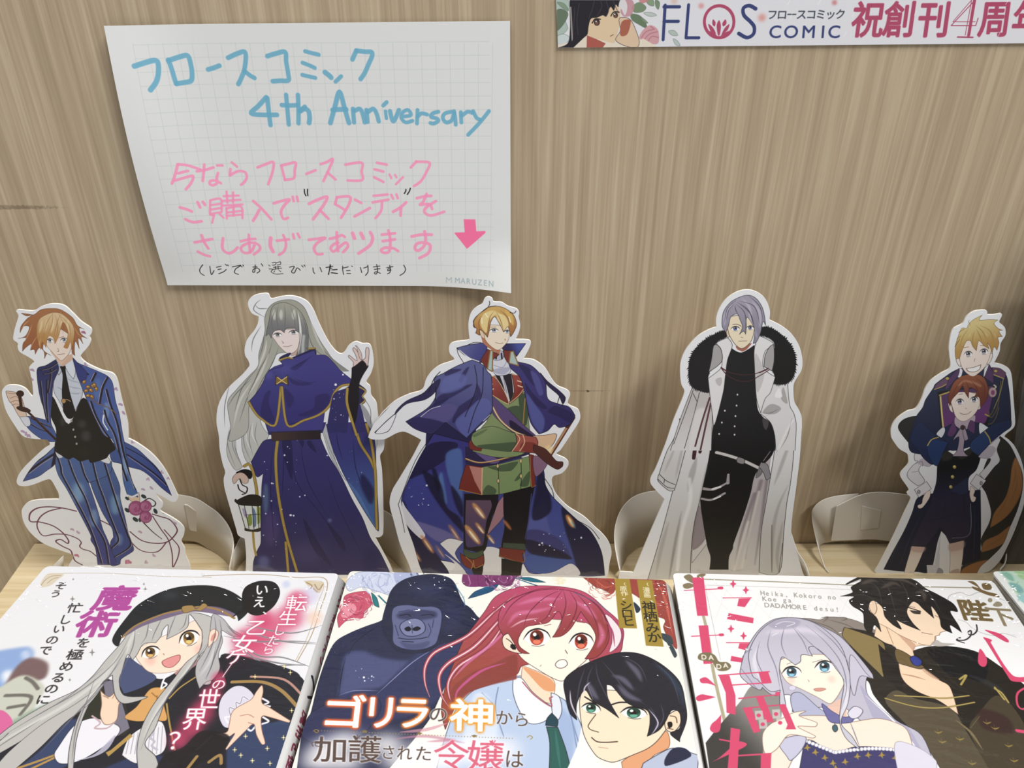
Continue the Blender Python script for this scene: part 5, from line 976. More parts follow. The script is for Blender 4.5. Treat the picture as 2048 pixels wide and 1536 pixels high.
    strands(c, '290,420 300,520 260,660 180,820/330,440 340,560 290,720 230,880/380,480 440,540 500,570/300,640 270,780 220,880', 8, '#5f5d68', .85); c.L('300,600 260,740 180,860', 22, '#d8d6d8', al=.7, clip=hr2, blur=6, tp='both')
    # pink glow column behind title
    for x, y, r_ in ((900, 300, 90), (850, 420, 120), (700, 520, 160), (640, 430, 90), (600, 640, 150), (520, 600, 120), (440, 760, 90), (330, 880, 70), (270, 1000, 90), (200, 1120, 110), (120, 1230, 110), (30, 1330, 90)): c.glow(x, y, r_*1.15, '#d83a68', .78)
    # wisps of hair and right sleeve
    for l in ('380,520 600,700 800,720 1000,790', '420,600 640,760 830,850 960,960', '360,560 560,600 760,600 900,600 1040,610', '480,520 800,600 1040,620', '520,480 850,540 1090,480', '500,700 760,760 980,780', '560,740 800,840 940,940', '300,880 600,800 960,770'): c.L(l, 16, '#a09da2', al=.9, tp='both'); c.L(l, 5, '#57555e', al=.8, tp='both')
    c.P('340,700 600,740 900,830 930,960 860,1200 760,1560! 200,1560! 420,1300 300,1100 380,940', '#1d1f2a', al=.96); c.P('420,1200 700,1200 850,1200 780,1560! 380,1560!', '#2f4068', blur=8)
    c.L('420,900 640,900 780,960 900,1080', 26, '#a8844a'); c.L('560,860 800,880 930,990', 18, '#c08c7c')
    for i, (x, y) in enumerate(((485, 1440), (700, 1500), (440, 1400), (590, 860), (805, 785), (800, 1310), (860, 1110), (680, 1390), (570, 1480), (640, 1330), (850, 830), (520, 1300))):
        c.L(f'{x-14},{y} {x+14},{y}/{x},{y-16} {x},{y+16}', 6, '#e6cf7e', al=.9); c.E(x, y, 6, 6, '#fff4c0')
    c.P('320,1130 340,1020 420,940 500,930 570,980 600,1060 560,1200 400,1240 350,1220', '#d9d4e6', ol=3); c.L('540,1030 500,1010 480,1060 450,1050 450,1100 400,1090 410,1150 370,1160 390,1200/640,1020 690,1050 650,1070 700,1080/650,1160 690,1190 640,1210/590,1230 560,1260 530,1240', 14, '#eceaf2'); c.L('540,1030 500,1010 480,1060 450,1050 450,1100 400,1090 410,1150', 4, '#6a6880')
    c.P('400,1210 430,1110 560,1030 600,970 640,925 650,970 640,1050 700,1090 850,1185! 840,1200 700,1160 640,1155 640,1250 665,1350 640,1360 600,1290 580,1210 520,1260 380,1400! 370,1390 440,1280 380,1310 300,1280! 380,1270', '#f6d2b8', ol=4, oc='#8a5648'); c.L('480,1150 540,1140 580,1160/540,1200 580,1210', 5, '#b07a68')
    # black speech bubble
    c.P('497,240 530,190 620,155 720,160 765,200 772,260 730,340 650,400 580,408 520,380 500,385 415,425! 505,350! 495,300', '#1a191c')
    vtext(c, [('い', 640, 220, 105, 92, 12), ('え', 622, 310, 100, 92, 12), ('、', 690, 372, 90, 70, 8)], '#f2f2f2', .02)
    # pink title column, white letters
    G = (9, '#d03a66', 1.3)
    vtext(c, [('転', 897, 322, 165, 128, 24), ('生', 832, 432, 150, 118, 24), ('し', 768, 520, 100, 84, 20), ('た', 728, 592, 98, 82, 20), ('ら', 690, 660, 95, 80, 20)], '#fdf3f5', .004, gl=G)
    vtext(c, [('乙', 600, 500, 165, 125, 26), ('女', 508, 622, 200, 140, 28), ('ゲ', 450, 718, 165, 120, 26), ('ー', 380, 812, 120, 105, 0) if False else ('／', 385, 815, 90, 110, -14), ('の', 322, 918, 110, 86, 22), ('世', 250, 1030, 170, 165, 30), ('界', 145, 1175, 190, 175, 34), ('？', 40, 1335, 190, 170, 30)], '#fdf3f5', .006, gl=G)
    c.P('60,1380 200,1260 400,1300 330,1440 180,1500 120,1560! -150,1560! -80,1440', '#1e1a20', al=.92, blur=4); c.L('90,1540 160,1450/250,1490 330,1440 340,1500', 22, '#a8844a')
    # black and magenta title columns on white
    c.T(0, 1120, 3.693)
    g1 = '#2d2b2e'
    vtext(c, [('そ', 450, 190, 95, 62, 26), ('う', 410, 250, 90, 60, 26), ('忙', 552, 355, 115, 80, 34), ('し', 482, 440, 100, 78, 30), ('い', 435, 510, 98, 72, 28), ('の', 385, 590, 100, 72, 26), ('で', 335, 668, 100, 78, 26)], g1, .012)
    vtext(c, [('を', 615, 612, 105, 80, 28), ('極', 555, 700, 130, 84, 34), ('め', 490, 785, 110, 78, 28), ('る', 430, 868, 110, 80, 28), ('の', 380, 950, 110, 78, 26), ('に', 318, 1030, 110, 80, 26)], g1, .014)
    vtext(c, [('魔', 850, 285, 310, 192, 92), ('術', 712, 475, 300, 205, 88)], '#b5439c', .03, gl=(5, '#f3dcee', 1.2))
    for x, y, r_ in ((535, 288, 26), (1072, 215, 20), (680, 682, 30), (540, 142, 12), (515, 885, 16), (1062, 178, 14)): c.P([(x, y-r_), (x+r_*.2, y-r_*.2), (x+r_*.8, y), (x+r_*.2, y+r_*.2), (x, y+r_), (x-r_*.2, y+r_*.2), (x-r_*.8, y), (x-r_*.2, y-r_*.2)], '#8a8684', sm=False)

def spine1(c):
    c.a[:] = hexc('#d9d9d9'); c.T(0, 0, 1)
    # u runs round the spine, v along it
    def tx(ch, y, col, s=76): c.X(ch, 62, 1820-y, (0, s), (s, 0), col, .02)
    c.T(0, 0, 1)
    for i, ch in enumerate('いえ、転生したら'): c.X(ch, 50, 40+i*50, (0, 44), (52, 0), '#a83a68', .02)
    for i, ch in enumerate('魔術を極める'): c.X(ch, 52, 640+i*56, (0, 52), (62, 0), '#8c3050', .03)
    c.L('20,480 50,520 70,590/30,560 60,540', 10, '#2a2a34')

def gorilla(c):
    N1 = '#24294a'; N2 = '#3d436e'; OL = '#14162c'
    c.T(610, 1120, 3.693)
    bd = c.P('-20,1250! 40,1140 100,900 170,700 230,600 330,540 450,490 560,450 620,400 1000,330 1180,330 1280,430 1330,520 1200,620 1100,800 1000,1000 900,1200 600,1560! -60,1560!', N1, ol=4, oc=OL)
    c.P('300,700 420,670 560,720 700,740 780,750 680,840 560,940 420,960 260,1000 270,860', '#4a5282', al=.9, clip=bd, blur=16); c.P('200,1040 400,960 560,960 900,620 1200,600 1180,760 900,1100 500,1200 200,1200', '#2f3560', al=.9, clip=bd, blur=14)
    c.L('530,990 640,890 800,750 960,650', 8, '#8890c0', tp='both'); c.L('250,1000 360,965 540,965', 7, '#7a82b4', tp='both'); c.L('300,720 270,850 250,1000/560,470 380,600 320,700', 6, OL, tp='both')
    c.P('0,1200 60,1120 200,1050 500,1000 560,1100 400,1300 100,1350 -20,1300', '#2b2f58', ol=3, oc=OL)
    hd = c.P('570,450 600,330 640,220 720,150 830,115 950,105 1060,130 1110,180 1150,280 1200,350 1300,440! 1250,560 1000,620 900,680 700,680 620,600 580,530', '#1f2440', ol=3, oc=OL)
    c.glow(900, 220, 190, '#343a66', .55, hd, 80); c.glow(1080, 420, 120, '#2a3058', .6, hd, 180)
    g0 = random.Random(12)
    for _ in range(260):
        x, y = g0.uniform(600, 1300), g0.uniform(110, 640); c.L(f'{x},{y} {x+(x-900)*.05+g0.uniform(-6, 6)},{y+g0.uniform(14, 34)}', 4, g0.choice(('#3b4170', '#161a34', '#2c3260')), al=.55, clip=hd, tp='both')
    for _ in range(260):
        x, y = g0.uniform(60, 1300), g0.uniform(480, 1200); c.L(f'{x},{y} {x+g0.uniform(-16, 16)},{y+g0.uniform(20, 50)}', 5, g0.choice(('#3b4170', '#1a1e3c', '#4a5088')), al=.4, clip=bd, tp='both')
    strands(c, '800,120 780,100 790,130/840,110 820,90 835,115/880,105 870,85 880,110/930,105 925,85/700,170 680,150/1100,180 1130,170/1150,280 1180,270/1200,360 1240,350/640,240 610,230/600,330 575,330', 6, '#2a2f50')
    fc = c.P('660,350 750,332 850,345 950,345 1005,380 1005,470 985,560 960,620 880,655 780,662 690,640 650,600 650,500 640,420', '#5c628e', ol=3, oc='#23274a')
    c.P('680,400 800,370 960,380 970,420 880,440 760,440 690,430', '#2b2f54', al=.8, clip=fc, blur=9); c.L('700,410 760,402 780,415/860,408 930,402 950,412', 8, '#15172c'); c.L('690,385 770,368/860,370 950,385', 7, '#30345c')
    c.P('700,500 720,460 790,432 850,440 885,480 880,530 820,560 740,555', '#747aa4', ol=6, oc='#1e2242'); c.P('735,505 765,490 785,510 770,525 745,522', '#0f1020'); c.P('795,505 830,490 855,505 830,522 800,520', '#0f1020'); c.L('790,480 792,540', 5, '#2a2e50')
    c.L('690,575 760,585 850,580 900,570/720,600 800,605', 7, '#16182c'); c.L('910,470 930,520 910,570/950,440 940,500/665,480 690,560', 6, '#2c3058'); c.P('700,600 800,620 920,600 880,650 760,658', '#3a3f68', al=.6, clip=fc, blur=8)
    specks(c, 8, 370, 800, 520, 920, 6, None, 4); c.E(435, 866, 8, 8, '#eef0ff')
    c.L('1110,190 1170,280 1180,340', 8, '#3a78a8', al=.7)

def ruffle(c, cx, cy, r, cols, seed, n=60):
    g = random.Random(seed)
    for k in range(n):
        a = g.uniform(0, 6.28); q = r*math.sqrt(g.random()); x, y = cx+q*math.cos(a), cy+q*.75*math.sin(a); l = r*.22
        p = [(x+l*math.cos(a+d), y+l*.8*math.sin(a+d)) for d in (-1.1, -.5, .1, .7, 1.2)]
        c.L(p, r*.06, g.choice(cols), al=.75, tp='both')
def cover2(c):
    c.T(610, 1120, 3.693)
    g = random.Random(9)
    for _ in range(26):
        x, y = g.uniform(250, 2900), g.uniform(90, 1500); r_ = g.uniform(30, 60)
        c.L([(x+r_*math.cos(t*.5), y+r_*.7*math.sin(t*.5)) for t in range(9)], 5, '#e4dcb8', al=.5)
        if _ % 3 == 0:
            for k in range(6): c.E(x+r_*.6*math.cos(k), y+r_*.5*math.sin(k), r_*.4, r_*.25, '#ecdfae', rot=k*57, al=.55)
    # carnations
    c.P('330,130 400,90 560,85 670,110 680,200 640,260 560,240 420,200 330,230 300,180', '#c9d0e8', ol=3, oc='#6a7290'); c.L('420,110 450,180 500,230/560,100 540,180 590,240/470,120 500,200/620,120 600,190', 9, '#9aa6cc', al=.7)
    c.P('660,90 820,85 840,130 760,150 690,190', '#a8b2d8'); c.P('300,260 440,230 480,260 490,330 440,380 420,430 330,430 250,500! 240,420 280,340', '#d0506a', ol=3, oc='#7a2038'); c.P('280,340 350,320 380,360 340,410 270,420', '#ea8c9c'); c.L('330,270 400,290 460,280/420,330 400,390/300,450 360,440', 8, '#9c2c4a', al=.8)
    ruffle(c, 550, 170, 110, ('#8d98c4', '#e8ecf8', '#aab4da'), 1); ruffle(c, 380, 350, 105, ('#9c2c4a', '#f0a0b0', '#c03c5c'), 2)
    c.P('490,240! 530,280 548,350! 510,330', '#1f7a84', ol=3); c.L('540,260 600,320', 12, '#1f6a78')
    c.P('1170,90! 1540,90! 1550,140 1500,190 1400,180 1300,195 1200,195 1160,160', '#7c3468', ol=2, oc='#4a1c40'); strands(c, '1200,100 1220,170 1210,195/1300,100 1320,150 1300,190/1400,110 1440,150 1500,170/1350,120 1300,140/1480,100 1460,150', 9, '#c88ab8'); c.P('1205,285! 1260,230 1420,180 1380,230 1280,265', '#1e5078', ol=3)
    c.T(980, 1120, 3.693)
    c.P('-90,80! 290,90! 300,110 180,130 150,190 60,180 0,190 -80,190', '#7c3468', ol=2, oc='#4a1c40'); strands(c, '-60,100 0,150 40,170/60,100 90,150/150,110 110,160/200,105 180,125', 9, '#c88ab8'); c.P('200,130! 300,130 410,165! 300,160', '#1e6a84', ol=3); c.L('180,130 260,160 350,190', 10, '#1e5a78'); c.P('-80,230! -40,200 50,190 0,210', '#1e5a88')
    # red carnation top right and leaves
    c.P('665,112! 1290,140! 1345,420 1380,650 1330,600 1280,500 1290,440 1200,400 1130,300 950,200 900,250 840,220 780,200 740,170', '#a04038', ol=3, oc='#6a2420'); strands(c, '760,130 850,200 920,180/1230,160 1300,300 1330,450/1060,200 1100,300/1260,200 1310,380 1350,560', 12, '#d46450'); c.P('1060,310 1110,360 1080,390', '#2a3446'); c.P('1280,560 1340,620 1380,700 1360,720 1320,640', '#39454c'); c.P('1250,540 1330,560 1350,620 1290,600', '#39454c')
    ruffle(c, 100, 130, 120, ('#c890bc', '#4a1c40', '#9c5088'), 3, 70); ruffle(c, 850, 180, 120, ('#d86c58', '#6a2420', '#b84c40'), 4, 50); ruffle(c, 1270, 250, 120, ('#d86c58', '#6a2420', '#b84c40'), 5, 60)
    gorilla(c)
    c.T(980, 1120, 3.693)
    # uniform
    bl = c.P('-400,1560! -330,1300 -250,1100 -120,960 0,920 150,870 250,860 460,980 600,1080 700,1300 730,1560!', '#b4c8e8', ol=4, oc='#2a3450')
    c.L('60,940 40,1100 100,1300/-60,980 20,1060/560,1040 640,1300 700,1500/590,1100 670,1560', 8, '#5a6e9c', al=.7); c.P('-120,1000 -20,1000 60,1200 0,1400 -200,1400', '#dfe8f8', al=.7, clip=bl, blur=16); c.P('500,1100 620,1200 600,1500 520,1400', '#8ea6d4', al=.6, clip=bl, blur=16)
    c.P('240,780! 440,860 480,920 460,1060! 380,1040 240,940', '#f4d9bc', ol=3, oc='#70402c'); c.P('250,790 450,880 480,960 400,960 300,860', '#e8935c', al=.85)
    c.P('170,880! 230,870 320,980 450,1080! 460,1140 380,1200 280,1200 210,1100 170,980', '#e9ecf4', ol=4, oc='#2a3040'); c.P('450,980! 510,1010 530,1110 500,1180 460,1130', '#dfe4f0', ol=4, oc='#2a3040'); c.L('240,900 330,1000 450,1080 440,1020 460,1010', 9, '#b0505c')
    c.P('455,1130! 500,1180 495,1230! 410,1220! 420,1170', '#1d4454', ol=4); c.P('415,1230! 500,1235! 560,1400 600,1560! 435,1560! 440,1350', '#27605a', ol=4); c.L('480,1250 500,1400 520,1550', 20, '#3a8074', al=.6, tp='both')
    # red-haired girl
    hb = c.P('-40,380 40,270 180,205 330,190 500,195 650,220 750,270 850,360 940,440 985,520 980,600 960,680 880,720 740,760! 700,700 240,780 200,840 100,880 0,920 -120,960 -200,1000 -280,1130 -330,1250! -360,1100 -320,900 -200,600 -100,460', '#c04468', g=(300, 200, -100, 1000, '#a04434'), ol=4, oc='#4a1424')
    c.T(610, 1120, 3.693)
    for l, w_ in (('1560,250 1400,380 1200,560 960,680 890,780 885,900 920,1010', 42), ('1560,300 1420,460 1250,640 1060,760 990,860 1010,1000 1060,1080', 46), ('1500,420 1350,640 1140,780 1060,900 1070,1020 1120,1090', 40)):
        c.L(l, w_, '#5a1828', tp='both'); c.L(l, w_*.8, '#b84858', tp='both'); c.L(l, w_*.25, '#f6e4ea', al=.9, tp='both')
    c.P('1560,700 1400,760 1200,850 1080,960 1100,1080 1250,960 1560,880!', '#8e3a34', al=.9, blur=4); c.L('1480,760 1300,820 1130,960 1110,1060', 22, '#c44a84', tp='both'); c.L('1520,480 1380,620 1200,760 1090,880', 26, '#d46aa0', al=.8, tp='both')
    c.T(980, 1120, 3.693)
    fc = c.P('140,560 200,440 700,460 780,560 740,700 640,800 560,880 520,893 440,860 340,800 250,740 200,680', '#f8ecdc', ol=4, oc='#4a2c2c')
    c.P('90,600 100,560 140,545 200,600 230,690! 170,680 110,650', '#f4dcc4', ol=5, oc='#3a2428'); c.L('120,580 150,600 190,650/150,640 170,660', 7, '#3a2428'); c.P('150,625 180,625 190,660 165,655', '#151318')
    eye(c, 345, 575, 92, 62, '#b8402c', lw=15, big=True); eye(c, 672, 605, 84, 60, '#b8402c', lw=15, big=True)
    c.L('555,665 570,690', 6, '#5a3434'); c.P('482,770 510,740 555,738 570,770 540,795 500,795', '#fbf3ea', ol=5, oc='#4a3030'); c.L('370,785 378,775', 4, '#7a5a5a'); c.L('400,485 450,475/640,455 700,465', 5, '#8a4a4c')
    ft = c.P('100,560! 60,480 80,360 180,280 330,230 500,215 660,250 780,330 850,430 880,560 850,650 780,720 700,730! 760,640 780,560 740,480 670,380! 600,500 530,560 460,570! 510,500 530,430 500,380 430,460 330,480 260,500 210,580 220,640 290,690! 220,680 170,600 130,540', '#c24a70', g=(450, 240, 550, 560, '#9c3a3c'), ol=4, oc='#4a1424')
    for l in ('200,330 350,290 520,290', '130,480 200,400 330,380 460,350', '620,300 720,360 790,440', '800,460 830,560 790,650'): c.L(l, 40, '#dc6e9e', al=.75, clip=ft, blur=10, tp='both')
    c.L('150,500 240,450 360,430/830,400 850,470', 14, '#f4c8d8', al=.8, clip=ft, tp='both', blur=3)
    strands(c, '540,215 400,280 280,400 250,500/540,215 480,300 420,420 330,480/540,220 560,320 530,440 470,560/580,220 640,330 600,460 520,560/620,230 720,340 790,480 800,600/640,240 800,340 870,480 850,620/480,205 300,240 160,330 80,460/520,200 340,220 100,320 0,420', 8, '#6a2034', .85)
    c.P('850,400 940,470 970,560 940,640 880,680 900,600 890,500', '#f0ecf0', al=.9, ol=3, oc='#4a1830'); strands(c, '850,380 960,500 970,600 900,700/830,420 900,520 920,640', 14, '#a43c60', .9)
    c.L('620,240 780,310 880,390', 7, '#3a7a9c', al=.6)
    # dark-haired boy
    c.P('560,1560! 640,1380 700,1200 800,1500 980,1500 1230,1380 1400,1370 1560,1440 1580,1560!', '#f4f2ec')
    c.P('970,1490! 1260,1280 1310,1270 1320,1380 1200,1450 1160,1560! 980,1560!', '#e8a070', ol=3, oc='#5a3424'); c.P('1130,1500! 1330,1390 1440,1410 1540,1440! 1530,1560! 1110,1560!', '#b4bed8', ol=4, oc='#1f2438'); c.P('1350,1390 1440,1390 1480,1450 1300,1520 1290,1470', '#232846')
    fc = c.P('660,1050! 700,960 1200,1000 1320,1180 1270,1290 1180,1380 1050,1440 920,1490 850,1480 780,1440 700,1310 670,1180', '#f3dfc0', ol=4, oc='#2c2024')
    c.P('1320,1140 1380,1110 1410,1150 1400,1220 1350,1270 1300,1250 1290,1190', '#f0d6b4', ol=5, oc='#2c2024'); c.L('1330,1150 1370,1160 1380,1200/1310,1240 1350,1250', 7, '#5a3c34'); c.P('1310,1200 1340,1195 1345,1225 1320,1240', '#151318')
    eye(c, 745, 1095, 66, 36, '#2f6a54', lw=14, rot=12, big=True); eye(c, 1060, 1130, 92, 42, '#2f6a54', lw=15, rot=6, big=True)
    c.L('700,1010 780,1060/890,1070 960,1050 1050,1055', 11, '#1c1a24'); c.L('780,1140 725,1220 740,1250 800,1270', 6, '#4a3430'); c.L('750,1310 790,1340 860,1345 940,1340', 8, '#4a3430'); c.L('800,1380 870,1390', 5, '#c09a84')
    hb = c.P('545,900 600,830 720,760 880,700 1000,680 1130,700 1280,780 1400,900 1440,1050 1450,1180 1400,1320 1400,1340! 1330,1280 1400,1240 1400,1130 1340,1110 1290,1200 1240,1260 1160,1300! 1180,1200 1160,1110 1020,1060 900,930 860,920! 870,1020 950,1165! 860,1100 760,1040 700,960 640,1060 640,1180! 590,1130 560,1020', '#22222e', ol=4, oc='#101018')
    for l in ('900,850 980,880 1060,960', '1000,740 1080,820 1120,900', '940,920 1020,1000 1120,1040', '720,900 760,980 800,1030'): c.L(l, 44, '#6c6880', al=.75, clip=hb, blur=11, tp='both')
    strands(c, '820,740 900,830 1000,960 1160,1080/780,760 800,880 900,1080/700,800 660,920 640,1060/960,700 1100,780 1160,900/760,780 720,900 780,1040/1200,740 1340,880 1400,1060/1180,1080 1230,1180 1210,1260/1260,1060 1280,1160 1240,1240', 9, '#4a4a60', .8)
    c.L('1200,760 1330,860 1410,990 1430,1100', 40, '#31506e', al=.5, clip=hb, blur=12, tp='both'); c.L('720,920 760,1030/740,900 700,940 690,1000/1170,1100 1240,1200 1190,1290', 10, '#dcd0ea', al=.85, tp='both'); c.L('590,960 600,1060 650,1170', 12, '#e8e2f0', al=.8, tp='both')
    # gold author strips
    GB = '#a58a30'
    c.P('918,135! 1030,140! 1085,505! 952,502!', GB, sm=False); c.P('1085,145! 1195,150! 1282,640! 1150,632!', GB, sm=False)
    for ch, x, y, w_, h_ in (('（', 980, 178, 50, 26), ('原', 985, 212, 56, 40), ('作', 992, 248, 56, 40)): c.X(ch, x, y, (w_, 2), (-6, -h_), '#f2ecd6', .01)
    for ch, x, y, w_, h_ in (('（', 1148, 180, 50, 26), ('漫', 1154, 222, 56, 44), ('画', 1160, 260, 54, 40)): c.X(ch, x, y, (w_, 2), (-6, -h_), '#f2ecd6', .01)
    for ch, x, y in (('シ', 1005, 335), ('ロ', 1012, 395), ('ヒ', 1022, 455)): c.X(ch, x, y, (98, 3), (-10, -78), '#28241c', .012)
    for ch, x, y in (('神', 1172, 345), ('栖', 1185, 420), ('み', 1198, 500), ('か', 1212, 572)): c.X(ch, x, y, (108, 3), (-12, -84), '#28241c', .012)
    # title
    c.T(610, 1120, 3.693)
    for x, y in ((300, 1340), (600, 1360), (900, 1400), (150, 1400), (1150, 1400), (700, 1480), (1000, 1480), (300, 1500), (1300, 1420), (1450, 1400), (100, 1480)): c.glow(x, y, 190, '#f7f4f6', .85, ry=110)
    c.L('660,1320 900,1300 1180,1350/900,1340 1100,1330 1000,1370', 22, '#c88098', al=.7, blur=5, tp='both'); c.L('700,1270 900,1250 1060,1200', 26, '#d890a0', al=.7, tp='both')
    def orange(x, y, r_, ry): c.glow(x, y, r_, '#e8662c', .85, ry=ry)
    G1 = (15, '#e8602a', 3.4); G2 = (16, '#f29a28', 3.4)
    c.X('ゴ', 285, 1125, (345, 12), (30, -262), '#fffdf8', .016, glow=G1); c.X('リ', 560, 1125, (290, 12), (24, -270), '#fffdf8', .016, glow=G1); c.X('ラ', 790, 1130, (300, 12), (20, -255), '#fffdf8', .016, glow=(15, '#ee7e2c', 3.4))
    c.X('の', 985, 1140, (150, 5), (8, -130), '#5a4a44', .006, glow=(5, '#ffffff', 2)); c.X('神', 1235, 1150, (345, 10), (6, -250), '#fffdf8', .016, glow=G2)
    c.X('か', 1470, 1165, (135, 5), (0, -120), '#5a4a44', .006, glow=(5, '#ffffff', 2)); c.X('ら', 1598, 1178, (130, 5), (0, -120), '#5a4a44', .006, glow=(5, '#ffffff', 2))
    for i in range(66): x = 100+i*22; c.E(x, 1258+i*.9, 4, 3.5, '#a08a50')
    for x, y in ((440, 1262), (845, 1277), (1250, 1296)): c.P([(x-24, y), (x, y-7), (x+24, y), (x, y+14)], '#8a7440', sm=False)
    c.L('62,1262 80,1250 100,1262 85,1275 70,1262/1640,1308 1660,1296 1680,1308 1665,1322', 5, '#a8842c')
    BR = '#5a4640'; PK = '#e0607c'
    for ch, x, y, w_, h_, col, b_ in (('加', 190, 1400, 265, 205, BR, .008), ('護', 440, 1400, 260, 215, BR, .006), ('さ', 615, 1420, 115, 115, BR, .004), ('れ', 735, 1425, 120, 120, BR, .004), ('た', 875, 1430, 135, 120, BR, .004), ('令', 1080, 1440, 280, 235, PK, .004), ('嬢', 1335, 1450, 290, 245, PK, .006), ('は', 1545, 1470, 150, 150, BR, .004)):
        c.X(ch, x, y, (w_, 6), (8, -h_), col, b_, glow=(8, '#ffffff', 1.6))
    c.L('60,1375 50,1350 75,1345 80,1370 130,1380', 5, BR); c.L('385,1290 385,1340/370,1300 385,1320 402,1298', 6, BR); c.L('1385,1330 1385,1370/1365,1335 1385,1355 1405,1332', 7, PK)

def cover3(c):
    RD = '#e0426c'; GO = '#857556'; OL = '#35333e'
    c.T(1330, 1120, 3.693)
    # frame lines and faint lozenge ground
    c.L('240,140 800,160 1360,185 2260,205', 11, '#9a9078', sm=False); c.L('300,185 310,260 410,740/310,185 800,200 1600,225', 3, '#a9a49c'); 
    for i in range(9): c.L(f'{330+i*130},{210+i*4} {240+i*130},{440}/{300+i*130},{200} {560+i*130},{470}', 2, '#d6d2cc', al=.8, sm=False)
    c.P('140,120 180,105 210,130 230,180 180,160 150,140', GO); c.P('240,110 290,97 300,110 270,130 240,135', GO); c.P('135,180 180,170 220,190 170,212 138,205', GO)
    c.L('280,400 300,480 330,640 360,840 440,1190', 24, '#b0a888')
    # title in crimson, drawn as bars
    def bar(p): c.P(p, RD, sm=False)
    bar('200,130! 285,128! 318,412! 238,412!'); c.L('138,225 420,212', 9, RD, sm=False); c.P('390,200 425,197 428,215 395,215', RD)
    bar('248,484! 318,482! 350,765! 285,768!'); c.L('197,563 430,553', 9, RD, sm=False); c.P('398,546 430,543 434,560 402,562', RD)
    for x, y in ((503, 177), (597, 222), (487, 508), (580, 560)): c.P([(x, y-32), (x+9, y-9), (x+26, y), (x+9, y+9), (x, y+32), (x-9, y+9), (x-26, y), (x-9, y-9)], RD, sm=False)
    c.L('428,280 638,278', 9, RD, sm=False); bar('545,285! 635,282! 590,348! 533,340!'); bar('470,392! 655,428! 650,468! 458,436!')
    c.L('455,610 640,610', 9, RD, sm=False); bar('550,615! 625,615! 590,665! 540,652!'); bar('490,708! 640,738! 640,768! 483,745!')
    # black-haired man in profile
    c.T(1640, 1120, 3.691)
    fur = c.P('0,440 60,420 200,430 320,470 420,540 300,600 160,640 0,560 -160,520 -240,440 -100,430', '#8a8078', ol=3, oc='#4a443e'); strands(c, '0,430 60,420 20,460/150,420 200,430 160,450/60,440 200,480 300,540/-60,450 80,500 160,570', 9, '#5c544c')
    co = c.P('180,500! 400,540 560,650 640,680 800,640 980,640 1160,680 1320,780 1480,900 1700,1100 2000,1560! 1000,1560! 940,1450 760,1320 560,1180 400,1000 360,900 300,860', '#26211c', ol=4)
    c.P('180,495! 420,580 480,640 470,860 430,830 170,570', '#8a7646', ol=4); c.P('430,620! 600,800 600,960 520,900 470,860', '#1c1815')
    c.P('560,960 700,1020 960,1090 1080,1260 1260,1560! 900,1560! 760,1340 600,1180 480,1040', '#564c38', ol=3); c.P('1100,1260 1180,1120 1320,1000 1500,1200 1600,1560! 1260,1560!', '#4c4030', al=.9); c.P('1180,1100 1380,1160 1420,1280 1200,1240', '#3a2422', al=.8, blur=10)
    c.P('860,740! 930,700 1000,690 960,740 880,780', '#1d1c1c', ol=4, oc='#5a564e'); c.P('790,680 860,650 980,640 1180,700 1240,780 1200,900 1060,860 960,860 880,780', '#16161a'); c.L('1100,850 1300,940 1390,1050', 44, '#3a3e44', al=.5, blur=10, tp='both')
    for l in ('1030,880 1080,850 1040,920', '1290,950 1340,980 1390,1050', '1290,940 1360,1030'): c.L(l, 14, '#b09a4c')
    for x, y in ((1290, 1240), (1030, 1320), (870, 1270), (1390, 1370), (1120, 1500), (1430, 1480), (900, 1340), (1230, 1200)): c.L(f'{x-30},{y-12} {x},{y+6} {x+34},{y-6}/{x-6},{y-24} {x+4},{y+20}', 10, '#a48c40', al=.8, tp='both')
    c.L('1110,1240 1180,1150/1000,1180 1110,1270 1200,1400', 20, '#7c6c4a', tp='both')
    c.P('400,560! 430,430 460,400 700,520 850,560 820,620 700,640 690,690 740,780 870,880 960,940 1020,1140! 880,1040 700,960 600,860 560,650 480,610', '#efcfae', ol=3, oc='#6b4a38')
    c.P('570,540 700,620 690,670 660,640', '#c99a7c', al=.8); c.P('740,780! 880,880 830,870 760,820', '#c99a7c', al=.7); c.L('600,840 700,860 780,885', 12, '#c08e70', tp='both'); c.L('480,470 540,620', 5, '#a87c60')
    fc = c.P('380,430 380,330 460,320 760,240 850,320 880,430 940,520! 890,535 880,555! 850,565 845,600 815,632! 740,620 600,560 500,500', '#f2d6b6', ol=4, oc='#7a5844')
    c.P('360,320 400,300 420,360 400,400 370,370', '#eccdac', ol=4, oc='#6b4a38'); c.L('750,535 800,545 830,548', 5, '#7a5844'); c.P('660,370! 740,380 740,400! 690,395', '#3c3230'); c.L('650,350 740,378', 10, '#28201e'); c.L('870,420 850,410/640,340 700,350', 5, '#5a4438')
    c.P('555,660 640,690 770,790! 740,805 640,780 570,750', '#6e5a34', ol=4); c.P('665,725 700,708 750,745 735,780 690,772', '#2c3a94', ol=5, oc='#1a1c3c')
    hr = c.P('190,180 300,120 420,105 560,110 700,150 780,210 860,250 980,320 1015,380 960,380 1020,480 1045,535! 960,480 975,540! 900,500 880,420 820,340 840,430! 760,360 720,320 680,310 640,380 680,460 740,520! 640,480 560,440! 600,510 540,480! 480,420 460,350 400,300 370,310 360,370 420,430 450,530! 400,480 380,555! 330,500 320,400 290,370 240,340 215,300 250,270 150,268! 240,240 230,200 310,150', '#1f1c1c', ol=3, oc='#0e0c0e')
